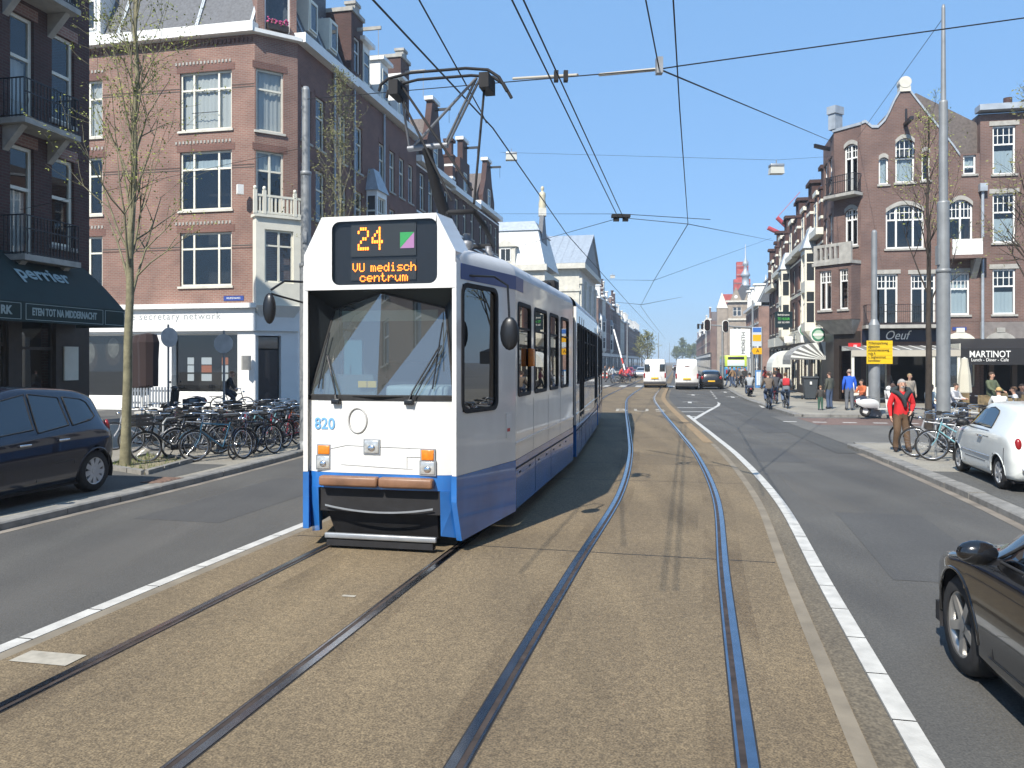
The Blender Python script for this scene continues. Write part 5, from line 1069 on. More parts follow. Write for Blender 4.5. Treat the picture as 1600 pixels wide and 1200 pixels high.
def led(s, x, z, p, q):
    mb = MB(); xx = x
    for ch in s:
        for r_, row in enumerate(F57[ch].split()):
            for c_, b in enumerate(row):
                if b == '1': mb.box(xx + c_ * p, xx + c_ * p + p * .62, .024, .03, z - r_ * q, z - r_ * q + q * .88)
        xx += 6 * p * (.75 if ch == ' ' else 1)
    return mb
led('24', -.245, 3.475, .027, .036).build('led_number', LED, db); led('VU medisch', -.305, 3.105, .0127, .0135).build('led_text', LED, db); led('centrum', -.22, 2.995, .0135, .0135).build('led_text', LED, db)
MB().add([(.24, .03, 3.27), (.24, .03, 3.44), (.40, .03, 3.44)], [(0, 1, 2)]).build('line_badge', mat('badge_green', (.03, .30, .08), .6, emit=.35), db); MB().add([(.24, .03, 3.268), (.40, .03, 3.438), (.40, .03, 3.268)], [(0, 1, 2)]).build('line_badge', mat('badge_pink', (.38, .18, .36), .6, emit=.35), db)
MB().add([(x, .008, z) for x, z in disp], [tuple(range(len(disp)))]).build('display_glass', glass('display_glass', (.85, .86, .87), .02), db, fix=False)
# windscreen: folded glass set back under the box, black cheeks
wb, wt = 1.67, 2.79; BL, BM, BR = (-.83, .07, wb), (0, -.03, wb), (.83, .07, wb); TL, TM, TRR = (-.66, .34, 2.64), (0, .10, 2.80), (.66, .34, 2.64)
ws = MB().add([BL, BM, TM, TL], [(0, 1, 2, 3)]).add([BM, BR, TRR, TM], [(0, 1, 2, 3)]).build('windscreen', G_screen, tram, fix=False)
mb = MB()
for s, B, T in ((-1, BL, TL), (1, BR, TRR)):
    mb.add([(s * .865, .09, wb), (s * .865, .06, ZB), T, B], [(0, 1, 2, 3)]); mb.add([(s * .865, .06, ZB), (0, .02, ZB), TM, T], [(0, 1, 2, 3)]); mb.add([(s * .865, .06, ZB), (0, .02, ZB), (0, .5, ZB), (s * .865, .5, ZB)], [(0, 1, 2, 3)])
mb.build('windscreen_hood', mat('hood_black', (.018, .024, .03), .45), tram)
mb = MB()
for a, b in ((BL, TL), (BR, TRR), (BL, BM), (BM, BR), (TL, TM), (TM, TRR)): mb.tube([a, b], .014, 6)
mb.build('windscreen_seal', M_rubber, ws)
for s in (-1, 1): MB().hexa([(s * .85, .08, wb), (s * .885, .09, wb), (s * .905, .2, wb), (s * .87, .2, wb), (s * .85, .04, ZB), (s * .885, .05, ZB), (s * .905, .2, ZB), (s * .87, .2, ZB)]).build('front_pillar', T_white, tram)
front_grid(-.86, .86, 1.62, 1.672, -.006).build('windscreen_sill', M_rubber, tram)
# cab interior
MB().hexa([(-.7, .15, 1.5), (-.05, .1, 1.5), (-.05, .6, 1.5), (-.7, .6, 1.5), (-.7, .2, 1.9), (-.12, .15, 1.9), (-.12, .6, 1.85), (-.7, .6, 1.85)]).build('dashboard', mat('dash_grey', (.07, .085, .09), .7), tram)
MB().bbox(.0, .72, .2, .7, 1.5, 1.78, .04).build('dashboard', mat('dash_pale', (.35, .40, .42), .6), tram)
MB().box(-.27, -.17, .09, .12, 1.76, 1.83).box(-.16, -.06, .09, .12, 1.76, 1.83).build('number_plate', mat('plate_yellow', (.75, .45, .02), .5), tram)
MB().box(-.95, .95, 1.55, 1.6, .9, 2.9).build('cab_wall', mat('cab_wall', (.16, .20, .23), .7), tram); MB().box(-.62, -.4, .5, .55, 1.85, 2.3).build('driver_screen', mat('screen_teal', (.06, .16, .20), .5), tram)
MB().bbox(-.3, .25, .95, 1.1, 1.3, 2.05, .05).bbox(-.3, .25, .6, 1.0, 1.2, 1.35, .05).build('driver_seat', mat('seat_dark', (.03, .035, .05), .8), tram)
MB().box(-.57, .57, .33, .345, 2.5, 2.62).build('sun_blind', mat('blind_green', (.38, .45, .36), .8), tram)
for x0, x1, zt in ((-.48, -.66, 2.12), (.36, .66, 2.22)):
    mb = MB().tube([(x0, -.04, 1.62), (x0 * .9 + x1 * .1, .0, 1.72), (x1, .13, zt)], .010, 5).tube([(x0 + .03, -.05, 1.58), (x1 + .03, .10, zt)], .007, 4).tube([(x1 - .05, .02, 1.75), (x1 + .02, .16, zt + .25)], .009, 4).bbox(x0 - .05, x0 + .05, -.05, .01, 1.58, 1.64, .01)
    mb.build('wiper', T_black, tram)
# mirrors
mm = MB().ell((-1.15, -.25, 2.62), (.075, .05, .17), 12, 8).build('mirror', T_black, tram); MB().tube([(-1.13, -.25, 2.82), (-1.05, -.1, 2.93), (-.84, .1, 2.93)], .014, 5).tube([(-1.13, -.25, 2.78), (-.84, .1, 2.68)], .012, 5).build('mirror_arm', T_black, mm)
mm = MB().ell((1.32, .62, 2.36), (.11, .05, .19), 12, 8).build('mirror', T_black, tram); MB().tube([(1.32, .62, 2.5), (1.3, .62, 2.9), (1.15, .6, 3.0), (.88, .2, 2.98), (.86, .2, 2.9)], .014, 5).build('mirror_arm', T_black, mm)
MB().bbox(1.20, 1.27, 2.28, 2.42, 1.98, 2.22, .01).build('side_indicator', M_amber, tram)
MB().bbox(-.5, .9, 5.6, 6.4, 3.29, 3.46, .03).bbox(.75, .98, 5.9, 6.3, 3.29, 3.5, .03).build('roof_box', T_under, tram)
# pantograph (single-arm with a wide collector frame)
pan = MB(); P_grey = mat('panto_grey', (.20, .21, .23), .5, .4)
_names = set(o.name for o in bpy.data.objects)
for x, y in ((.45, 1.5), (-.35, 2.6), (.45, 2.6)): MB().lathe([(.05, 3.28), (.05, 3.34), (.085, 3.36), (.085, 3.42), (.05, 3.44), (.085, 3.48), (.085, 3.54), (.05, 3.56), (.05, 3.64)], (x, y, 0), 10).build('insulator', P_grey, tram)
MB().tube([(.3, 1.2, 3.86), (.62, 1.2, 3.86), (.68, 1.5, 3.72), (.5, 2.7, 3.66), (-.4, 2.7, 3.66), (.2, 1.4, 3.72), (.3, 1.2, 3.86)], .035, 6).build('pantograph_base', T_under, tram)
MB().tube([(.02, 2.4, 3.66), (-.10, 2.0, 4.3), (-.17, 1.75, 4.82)], [.095, .075, .06], 8).build('lower_arm', T_under, tram)
MB().cyl((-.42, 1.75, 4.82), (.12, 1.75, 4.84), .04, n=8).build('elbow_bar', P_grey, tram)
mb = MB()
for a, b in (((-.40, 1.75, 4.83), (-.40, 1.4, 5.55)), ((.08, 1.75, 4.84), (.60, 1.4, 5.55)), ((-.36, 1.75, 4.83), (.58, 1.4, 5.53)), ((.12, 1.75, 4.84), (.66, 1.4, 5.57))): mb.tube([a, b], .018, 6)
mb.build('upper_frame', P_grey, tram)
mb = MB()
for a, b in (((-.44, 1.35, 5.5), (.34, 1.2, 4.0)), ((-.36, 1.35, 5.5), (.6, 1.2, 4.12)), ((.72, 1.35, 5.5), (.62, 1.2, 3.95))): mb.tube([a, b], .017, 6)
mb.build('thrust_rod', T_under, tram)
for y in (1.25, 1.5):
    MB().tube([(-.62, y, 5.42), (-.60, y, 5.50), (-.5, y, 5.57), (-.2, y, 5.62), (.5, y, 5.62), (.78, y, 5.58), (.92, y, 5.48), (1.02, y, 5.30)], .02, 6).build('collector_bow', T_under, tram)
MB().box(-.48, -.36, 1.2, 1.55, 5.36, 5.54).box(.68, .80, 1.2, 1.55, 5.36, 5.54).build('spring_box', T_under, tram)

for o_ in bpy.data.objects:
    if o_.name not in _names: o_.location.x += .13
# ------------------------------------------------------------------ cars
def interp(st, y):
    ks = sorted(st); 
    if y <= ks[0][0]: return ks[0][1:]
    if y >= ks[-1][0]: return ks[-1][1:]
    i = max(k for k in range(len(ks) - 1) if ks[k][0] <= y); p1, p2 = ks[i], ks[i + 1]; p0 = ks[max(0, i - 1)]; p3 = ks[min(len(ks) - 1, i + 2)]
    h = p2[0] - p1[0]; t = (y - p1[0]) / h; out = []
    for j in range(1, len(p1)):
        d = (p2[j] - p1[j]) / h
        def slope(a, b, c):
            if a is b or b is c: return (c[j] - a[j]) / (c[0] - a[0]) if c[0] != a[0] else 0
            s1, s2 = (b[j] - a[j]) / (b[0] - a[0]), (c[j] - b[j]) / (c[0] - b[0]); return 0 if s1 * s2 <= 0 else 2 * s1 * s2 / (s1 + s2)
        m1, m2 = slope(p0, p1, p2) * h, slope(p1, p2, p3) * h
        out.append((2*t**3-3*t**2+1)*p1[j] + (t**3-2*t**2+t)*m1 + (-2*t**3+3*t**2)*p2[j] + (t**3-t**2)*m2)
    return out
def section_pts(p):
    zb, zs, zt, ws, wm, wt = p     # bottom, shoulder, top heights; half widths at sill, shoulder, top
    zm = zb + (zs - zb) * .55
    pts = [(0, zb), (ws * .85, zb), (ws * .97, zb + .03), (ws, zb + .09), (max(ws, wm) + .012, zm), (wm + .008, zs - .06), (wm - .012, zs)]
    for k in range(1, 7): t = k / 6; pts.append((wm - .012 + (wt - wm + .012) * (t ** .92), zs + (zt - .07 - zs) * t if zt - zs > .12 else zs + (zt - zs) * t * .6))
    z6 = pts[-1][1]; pts += [(wt * .95, z6 + (zt - z6) * .55), (wt * .82, z6 + (zt - z6) * .85), (wt * .5, zt + .008), (0, zt + .015)]
    return pts
def side_x(st, y, z):
    q = section_pts(interp(st, y))
    for (x0, z0), (x1, z1) in zip(q[6:-1], q[7:]):
        if z0 <= z <= z1 + 1e-6 and z1 > z0: return x0 + (x1 - x0) * (z - z0) / (z1 - z0)
    return q[-4][0] if z > q[6][1] else q[5][0] + .004
def top_z(st, y, x):
    q = section_pts(interp(st, y))[6:]; x = abs(x)
    for (x0, z0), (x1, z1) in zip(q[:-1], q[1:]):
        if x1 <= x <= x0 and x0 > x1: return z0 + (z1 - z0) * (x0 - x) / (x0 - x1)
    return q[-1][1] if x < q[0][0] else q[0][1]
def make_wheel(parent, x, y, r, w, side, spokes, rimm, style='spoke'):
    t = MB().lathe([(r * .66, -w / 2), (r * .9, -w / 2), (r * .98, -w * .38), (r, -w * .2), (r, w * .2), (r * .98, w * .38), (r * .9, w / 2), (r * .66, w / 2), (r * .62, w * .3), (r * .62, -w * .3), (r * .66, -w / 2)], n=28)
    wh = t.build('wheel', M_rubber, parent, (x, y, r), (0, R(90), 0))
    s = side; rim = MB().lathe([(r * .66, s * w * .46), (r * .62, s * w * .46), (r * .58, s * w * .30), (r * .56, -s * w * .2)], n=24)
    for k in range(spokes):
        a = 2 * math.pi * k / spokes; c, d = math.cos(a), math.sin(a); px_, py_ = -d, c; w0, w1 = r * .10, r * (.13 if style == 'disc' else .09)
        rim.hexa([(c * r * .12 + px_ * w0, d * r * .12 + py_ * w0, s * w * .30), (c * r * .12 - px_ * w0, d * r * .12 - py_ * w0, s * w * .30), (c * r * .62 - px_ * w1, d * r * .62 - py_ * w1, s * w * .34), (c * r * .62 + px_ * w1, d * r * .62 + py_ * w1, s * w * .34),
                  (c * r * .12 + px_ * w0, d * r * .12 + py_ * w0, s * w * .42), (c * r * .12 - px_ * w0, d * r * .12 - py_ * w0, s * w * .42), (c * r * .62 - px_ * w1, d * r * .62 - py_ * w1, s * w * .45), (c * r * .62 + px_ * w1, d * r * .62 + py_ * w1, s * w * .45)])
    rim.cyl((0, 0, s * w * .25), (0, 0, s * w * .44), r * .17, n=12)
    rim.build('rim', rimm, wh); MB().cyl((0, 0, -s * w * .1), (0, 0, s * w * .02), r * .56, n=16).build('brake_disc', T_under, wh)
    return wh
def patch_side(st, poly, off=.006, n=10):                # polygon in (y,z), laid on the right flank
    zs_ = sorted({p[1] for p in poly}); z0, z1 = zs_[0], zs_[-1]; rows = []
    def span(z):
        xs = []
        for (a, b), (c, d) in zip(poly, poly[1:] + poly[:1]):
            if (b - z) * (d - z) <= 0 and b != d: xs.append(a + (c - a) * (z - b) / (d - b))
        return min(xs), max(xs)
    for j in range(9):
        z = z0 + (z1 - z0) * (.001 + .998 * j / 8); a, b = span(z); rows.append([(side_x(st, a + (b - a) * i / n, z) + off, a + (b - a) * i / n, z) for i in range(n + 1)])
    return rows
def make_car(name, label, st, wheels, wr, paint, loc, rz, side_glass, front_glass, rear_glass, spokes=5, rimm=None, ww=.2, extra=None, clad=None, cat='car', group=None, res=.05, chrome_handles=True, handles=(), mirror=None, tail=None, head=None, style='spoke', dark_pillar=True, seams=(), plate=None):
    """length along local y (front at +y); st stations (y, zb, zs, zt, ws, wm, wt)"""
    root = thing(name, label, cat, loc, rz, group); y0, y1 = min(s[0] for s in st), max(s[0] for s in st)
    n = int((y1 - y0) / res); Y = [y0 + (y1 - y0) * i / n for i in range(n + 1)]
    ar = wr * 1.13; bm = bmesh.new(); grid = []
    for y in Y:
        q = section_pts(interp(st, y)); dens = []
        for (a, b), k in zip(zip(q[:-1], q[1:]), [1, 1, 1, 4, 3, 1] + [1] * 20):
            for t in range(k): dens.append((a[0] + (b[0] - a[0]) * t / k, a[1] + (b[1] - a[1]) * t / k))
        dens.append(q[-1]); grid.append(dens)
    w = len(grid[0])
    def snap(x, y, z):
        if x > .3:
            for wy in wheels:
                d = math.hypot(y - wy, z - wr)
                if z < wr * 2.3 and abs(d - ar) < res * .62 and d > 1e-6: return x, wy + (y - wy) * ar / d, wr + (z - wr) * ar / d
        return x, y, z
    V = [[[bm.verts.new((s * snap(x, y, z)[0], *snap(x, y, z)[1:])) for x, z in row] for row, y in zip(grid, Y)] for s in (1, -1)]
    for k, s in enumerate((1, -1)):
        for i in range(n):
            for j in range(w - 1):
                vs = [V[k][i][j], V[k][i + 1][j], V[k][i + 1][j + 1], V[k][i][j + 1]]; c = sum((v.co for v in vs), Vector()) / 4
                if abs(c.x) > .35 and any(math.hypot(c.y - wy, c.z - wr) < ar - .004 for wy in wheels): continue
                try: bm.faces.new(vs if s > 0 else vs[::-1])
                except ValueError: pass
        for i in (0, n):
            pass
    for i in (0, n):
        ring = [V[0][i][j] for j in range(w)] + [V[1][i][j] for j in range(w - 2, 0, -1)]
        try: bm.faces.new(ring)
        except ValueError: pass
    bmesh.ops.remove_doubles(bm, verts=bm.verts, dist=.0008); bmesh.ops.recalc_face_normals(bm, faces=bm.faces)
    for f in bm.faces: f.smooth = True
    me = bpy.data.meshes.new('body'); bm.to_mesh(me); bm.free(); me.materials.append(paint); body = link('body', me, root)
    hwm = max(s[5] for s in st)
    for wy in wheels:
        for s in (1, -1):
            sx_ = side_x(st, wy, .0) if False else interp(st, wy)[3]
            mb = MB(); A = [R(-20 + 220 * i / 24) for i in range(25)]
            mb.grid([[(s * xx, wy + rr * math.cos(a), wr + rr * math.sin(a)) for a in A] for xx, rr in ((hwm - .33, ar + .003), (hwm - .02, ar + .003))]); mb.build('wheel_well', T_under, body)
            q = interp(st, wy); xo = max(q[3], q[4])
            MB().tube([(s * (side_flank(st, wy + ar * math.cos(a), wr + ar * math.sin(a)) - .004), wy + ar * math.cos(a), wr + ar * math.sin(a)) for a in A[2:-2]], .014, 5).build('arch_lip', clad or paint, body)
            make_wheel(root, s * (xo - ww * .5 - .02), wy, wr, ww, s, spokes, rimm or M_steel, style)
    MB().box(-hwm + .1, hwm - .1, y0 + .15, y1 - .15, .16, .3).build('underbody', T_under, root)
    for poly in side_glass:
        for s in (1, -1):
            rows = patch_side(st, poly); g = MB().grid([[(s * p[0], p[1], p[2]) for p in r] for r in rows]).build('side_window', G_carp, root)
            out = [rows[0][i] for i in range(len(rows[0]))] + [r[-1] for r in rows[1:]] + rows[-1][::-1][1:] + [r[0] for r in rows[::-1][1:-1]]
            MB().tube([(s * (p[0] + .002), p[1], p[2]) for p in out], .010, 4, True).build('window_seal', M_rubber, g)
    for gl, nm in ((front_glass, 'windscreen'), (rear_glass, 'rear_window')):
        if not gl: continue
        ya, yb, fr = gl; rows = []
        for j in range(9):
            y = ya + (yb - ya) * j / 8; wt = interp(st, y)[5] * (fr + (.86 - fr) * 0); rows.append([((-1 + 2 * i / 12) * wt, y, 0) for i in range(13)])
        sgn = 1 if yb > ya else -1
        rows = [[(x, y + sgn * .004 * (1 if nm == 'windscreen' else 1), top_z(st, y, x) + .007) for x, y, _ in r] for r in rows]
        MB().grid(rows).build(nm, G_carp, root)
    for yz in seams:
        for s in (1, -1): MB().tube([(s * (side_flank(st, y, z) + .001), y, z) for y, z in yz], .006, 4).build('door_seam', M_black, body)
    for (y, z) in handles:
        for s in (1, -1): MB().bbox(s * (side_flank(st, y, z) + .0), s * (side_flank(st, y, z) + .035), y - .1, y + .1, z - .016, z + .016, .01).build('door_handle', M_chrome if chrome_handles else paint, root)
    if mirror:
        y, z = mirror
        for s in (1, -1):
            x = side_flank(st, y, z); m_ = MB().ell((s * (x + .13), y, z + .05), (.12, .07, .075), 12, 8).build('mirror', paint, root); MB().box(s * (x - .03), s * (x + .09), y - .02, y + .02, z - .02, z + .015).build('mirror_stalk', M_black, m_)
    for lst, nm, m in ((tail or [], 'tail_light', mat('tail_red', (.28, .012, .014), .25, coat=.5)), (head or [], 'headlight', M_lamp)):
        for (x, y, z, rx_, ry_, rz_) in lst:
            for s in (1, -1): MB().ell((s * x, y, z), (rx_, ry_, rz_), 12, 8).build(nm, m, root)
    if plate: MB().bbox(-.26, .26, plate[0] - .012, plate[0] + .012, plate[1] - .055, plate[1] + .055, .006).build('number_plate', MATS['plate_yellow'], root)
    return root
def side_flank(st, y, z):
    q = section_pts(interp(st, y))
    for (x0, z0), (x1, z1) in zip(q[2:-4], q[3:-3]):
        if min(z0, z1) <= z <= max(z0, z1) and z1 != z0: return x0 + (x1 - x0) * (z - z0) / (z1 - z0)
    return q[4][0]
G_carp = glass('car_window', (.10, .12, .125), .13)
P_navy = mat('paint_navy', (.012, .014, .028), .22, .3, coat=1.0)
P_gun = mat('paint_gunmetal', (.012, .012, .013), .2, .3, coat=1.0)
P_whitec = mat('paint_car_white', (.72, .75, .73), .3, coat=.8, var=.02)
P_hub = mat('hubcap_silver', (.52, .53, .54), .35, .5, var=.1, scale=8)
P_van = mat('paint_van_white', (.78, .79, .78), .35, coat=.5, var=.03)
def place(wx, wy, heading): return Vector((wx, wy, 0)), -heading
# dark blue people carrier parked at the left (front towards the camera's left edge)
mpv = [(-1.90, .34, .62, .66, .60, .64, .54), (-1.86, .24, .74, .92, .74, .78, .58), (-1.78, .20, .90, 1.20, .80, .83, .60), (-1.55, .19, .96, 1.48, .83, .87, .61), (-1.1, .18, .97, 1.58, .85, .89, .63), (-.1, .18, .94, 1.63, .86, .90, .64), (.45, .18, .91, 1.56, .86, .90, .62), (.9, .18, .90, 1.32, .86, .89, .64), (1.32, .18, .91, 1.03, .86, .88, .72), (1.75, .2, .84, .92, .84, .85, .70), (2.05, .22, .70, .78, .74, .76, .62), (2.15, .30, .58, .62, .58, .60, .5)]
mpv = [(s_[0] * .88, *s_[1:]) for s_ in mpv]
pr_ = gp(142, 767, .106); h = Vector((-.215, -1, 0)).normalized()   # heading of the parked car: towards the camera
hd = math.atan2(h.x, h.y)
ctr = Vector((pr_.x, pr_.y, 0)) + h * 1.18 + Vector((h.y, -h.x, 0)) * .78
mp = make_car('parked_people_carrier', 'dark navy people carrier parked at the left kerb, cut by the frame', mpv, (-1.18, 1.18), .315, P_navy, (ctr.x, ctr.y, .105), -hd,
         [[(-.66, 1.03), (-.06, .99), (-.08, 1.53), (-.45, 1.52), (-.62, 1.48)], [(.0, .99), (.86, .97), (.62, 1.28), (.35, 1.46), (-.02, 1.53)], [(-1.28, 1.12), (-.74, 1.05), (-.72, 1.47), (-1.05, 1.44), (-1.2, 1.36)]], (1.12, .52, .86), (-1.62, -1.42, .84), spokes=9, rimm=P_hub, style='disc', handles=((-.48, .86), (.22, .845)),
         mirror=(.80, 1.0), tail=[(.755, -1.55, .95, .05, .05, .13)], head=[(.62, 1.75, .68, .16, .14, .09)], seams=([(-.70, .98), (-.72, .5)], [(-.03, .97), (-.03, .3)], [(.92, .9), (.88, .35)], [(-.7, .55), (.85, .50)]), clad=P_navy)
# dark coupe at the lower right, driving away
cp = [(-2.3, .35, .62, .66, .6, .62, .5), (-2.24, .25, .74, .90, .76, .80, .6), (-2.0, .2, .86, .98, .86, .88, .66), (-1.55, .18, .90, 1.12, .90, .91, .62), (-1.0, .17, .91, 1.32, .91, .92, .56), (-.3, .17, .90, 1.37, .91, .92, .57), (.2, .17, .88, 1.36, .91, .92, .62), (.65, .17, .87, 1.22, .91, .92, .70), (.95, .17, .86, 1.04, .91, .92, .77), (1.2, .17, .84, .90, .91, .92, .78), (1.45, .18, .80, .87, .92, .92, .72), (1.85, .2, .70, .78, .86, .86, .66), (2.12, .22, .58, .66, .70, .70, .55), (2.22, .3, .5, .54, .5, .5, .4)]
hdg = R(10.0); hv = Vector((math.sin(hdg), math.cos(hdg), 0)); rv = Vector((hv.y, -hv.x, 0)); fl = gp(1503, 1052)
ctr = Vector((fl.x, fl.y, 0)) - hv * 1.38 + rv * .88
make_car('dark_coupe', 'glossy dark grey coupe driving at the lower right corner', cp, (-1.38, 1.38), .33, P_gun, ctr, -hdg,
         [[(-1.2, .95), (.82, .90), (.62, 1.06), (.30, 1.2), (-.3, 1.28), (-.9, 1.18)]], (1.12, .45, .86), (-1.65, -1.1, .82), spokes=5, rimm=mat('alloy_grey', (.42, .41, .39), .3, .7), ww=.23, handles=((-.35, .78),), mirror=(.78, .90), tail=[(.7, -2.2, .75, .16, .06, .08)], head=[(.62, 1.98, .62, .18, .12, .07)], seams=([(.78, .85), (.80, .3)], [(-.6, .88), (-.5, .3)], [(-1.0, .33), (.85, .30)]), clad=P_gun)
# small white hatchback parked at the right
fi = [(-1.76, .32, .62, .68, .60, .64, .5), (-1.72, .24, .80, .98, .70, .73, .54), (-1.6, .2, .92, 1.22, .76, .78, .54), (-1.35, .19, .95, 1.40, .79, .80, .54), (-.8, .18, .96, 1.48, .80, .81, .55), (-.1, .18, .95, 1.49, .80, .81, .56), (.35, .18, .94, 1.36, .80, .81, .57), (.75, .18, .93, 1.12, .80, .80, .60), (.98, .18, .92, .99, .80, .79, .62), (1.3, .2, .84, .90, .78, .76, .56), (1.6, .22, .70, .76, .66, .64, .48), (1.74, .3, .56, .6, .5, .5, .4)]
hdg = R(13.5); hv = Vector((math.sin(hdg), math.cos(hdg), 0)); rv = Vector((hv.y, -hv.x, 0)); rl = gp(1566, 772, .02)
FS_ = .89; ctr = Vector((rl.x, rl.y, .0)) + hv * 1.15 * FS_ + rv * .72 * FS_
whc = make_car('white_hatchback', 'small rounded white hatchback parked at the right kerb', fi, (-1.15, 1.15), .29, P_whitec, (ctr.x, ctr.y, .105), -hdg,
         [[(-.72, 1.02), (.72, .985), (.45, 1.22), (.18, 1.36), (-.35, 1.40), (-.68, 1.34)]], (.92, .42, .86), (-1.66, -1.40, .84), spokes=6, rimm=P_hub, handles=((-.35, .86),), mirror=(.62, 1.0), tail=[(.655, -1.685, .82, .06, .06, .12)], head=[(.55, 1.6, .72, .1, .1, .1)], seams=([(-.75, .97), (-.7, .3)], [(.66, .96), (.62, .3)], [(-.75, .88), (.8, .86)], [(-.55, .42), (.6, .42)]), ww=.18, plate=(-1.77, .52)); 
for s_ in (-1, 1):
    MB().tube([(s_ * (side_flank(fi, y, .53) + .004), y, .53) for y in (-.82, -.4, 0, .4, .85)], .012, 5).build('side_moulding', M_chrome, whc)
    MB().tube([(s_ * (side_flank(fi, y, .97) - .004), y, .985) for y in (-.7, -.2, .3, .72)], .012, 5).build('window_trim', M_chrome, whc)
    MB().bbox(s_ * .2, s_ * .62, -1.80, -1.70, .36, .44, .02).build('bumper_trim', M_chrome, whc)
    MB().tube([(s_ * (side_flank(fi, -1.45, z) + .001), -1.45 - (z - .5) * .1, z) for z in (.45, .6, .75)], .006, 4).build('bumper_seam', M_black, whc)
MB().cyl((.25, -.9, 1.5), (.25, -1.05, 1.68), .006, n=5).build('aerial', M_black, whc)
whc.scale = (FS_,) * 3
for c_ in whc.children:
    if c_.name.startswith('mirror'): c_.data.materials[0] = M_black
# traffic ahead
def van(name, label, px0, px1, pyb, windows, hgt=2.2, glassy=True):
    Yv = (CH) * FPX / (pyb - HOR); xc_ = xp((px0 + px1) / 2, Yv); wv = (px1 - px0) / FPX * Yv; hw = wv / 2; s_ = AST
    st = [(-2.5, .32, 1.0, hgt - .06, hw * .96, hw * .98, hw * .84), (-2.44, .25, 1.05, hgt, hw * .98, hw, hw * .86), (-1.0, .25, 1.05, hgt + .03, hw * .98, hw, hw * .87), (1.0, .25, 1.05, hgt + .02, hw * .98, hw, hw * .87), (1.45, .25, 1.05, hgt - .2, hw * .98, hw, hw * .82), (2.0, .25, 1.05, 1.25, hw * .96, hw * .97, hw * .8), (2.6, .3, .8, .9, hw * .8, hw * .8, hw * .7)]
    r_ = make_car(name, label, st, (-1.5, 1.6), .33, P_van, (xc_, Yv + 2.5, 0), -s_, [[(.5, 1.15), (1.5, 1.15), (1.2, 1.85), (.5, 1.9)]], (1.95, 1.45, .85), None, spokes=6, rimm=P_hub, cat='van', res=.1, group='white vans waiting ahead')
    if windows:
        for x in (-.33, .33): MB().bbox(x * wv - .22 * wv / 1.9 - .0, x * wv + .22 * wv / 1.9, -2.56, -2.5, 1.35, 1.9, .02).build('rear_window', G_far, r_)
    else: MB().bbox(-.2, .2, -2.56, -2.5, 1.75, 1.78, .01).build('high_brake_light', mat('tail_red', (.45, .015, .015), .2), r_)
    MB().box(-.008, .008, -2.515, -2.505, .5, 2.0).build('door_seam', M_black, r_)
    for s in (-1, 1): MB().bbox(s * hw * .86, s * hw * .98, -2.56, -2.45, .85, 1.2, .01).build('tail_light', MATS['tail_red'], r_)
    MB().bbox(-hw * .98, hw * .98, -2.62, -2.45, .35, .55, .03).build('bumper', mat('bumper_grey', (.06, .06, .065), .7), r_); MB().bbox(-.28, .28, -2.57, -2.5, .75, .87, .005).build('number_plate', MATS['plate_yellow'], r_)
    return r_
van('white_minibus', 'white high-roof van with two rear windows waiting ahead', 1016, 1051, 607, True, 2.28)
van('white_panel_van', 'plain windowless white panel van beside the minibus', 1066.5, 1102, 609, False, 2.28)
hb = [(-1.9, .35, .6, .7, .65, .68, .55), (-1.85, .25, .85, 1.0, .78, .8, .6), (-1.6, .2, .92, 1.32, .82, .84, .6), (-.8, .2, .92, 1.43, .84, .86, .62), (.1, .2, .9, 1.42, .84, .86, .62), (.6, .2, .9, 1.2, .84, .85, .64), (1.0, .2, .88, .96, .83, .84, .68), (1.7, .22, .7, .78, .75, .75, .6), (1.85, .3, .55, .6, .6, .6, .5)]
def small_car(label, px, py, paint, hdg=AST, name='small_car', group='cars in the traffic ahead', z=0.0, side=1):
    p = gp(px, py, z); return make_car(name, label, hb, (-1.2, 1.2), .3, paint, (p.x, p.y + 1.9 * 1, z), -hdg, [[(-.9, 1.0), (.75, .97), (.4, 1.25), (.0, 1.34), (-.7, 1.34)]], (.95, .5, .85), (-1.78, -1.45, .85), spokes=6, rimm=P_hub, res=.1, group=group, tail=[(.68, -1.82, .88, .1, .06, .14)], head=[(.6, 1.72, .68, .15, .1, .08)], plate=(-1.9, .62), mirror=(.7, 1.0))
small_car('small black hatchback with red tail lights waiting behind the crossing', 1120, 608.5, mat('paint_black', (.012, .012, .013), .25, coat=1.0))
P_mar = mat('paint_maroon', (.20, .012, .03), .25, coat=.8); P_sil = mat('paint_silver', (.42, .44, .46), .28, .5, coat=.8)
small_car('silver car coming towards the crossing on the left', 1007, 591, P_sil, AST + math.pi); small_car('maroon car queueing beyond the left crossing', 985, 591.5, P_mar, AST + math.pi)
small_car('dark car queueing between the maroon and silver cars', 997, 585.5, P_navy, AST + math.pi); small_car('pale far car on the opposite lane down the street', 1058, 578, P_sil, AST + math.pi)
small_car('dark blue car parked in the side street by the cafe', 205, 628.5, P_navy, AST + R(100), group='cars beside the white shop', z=.106)
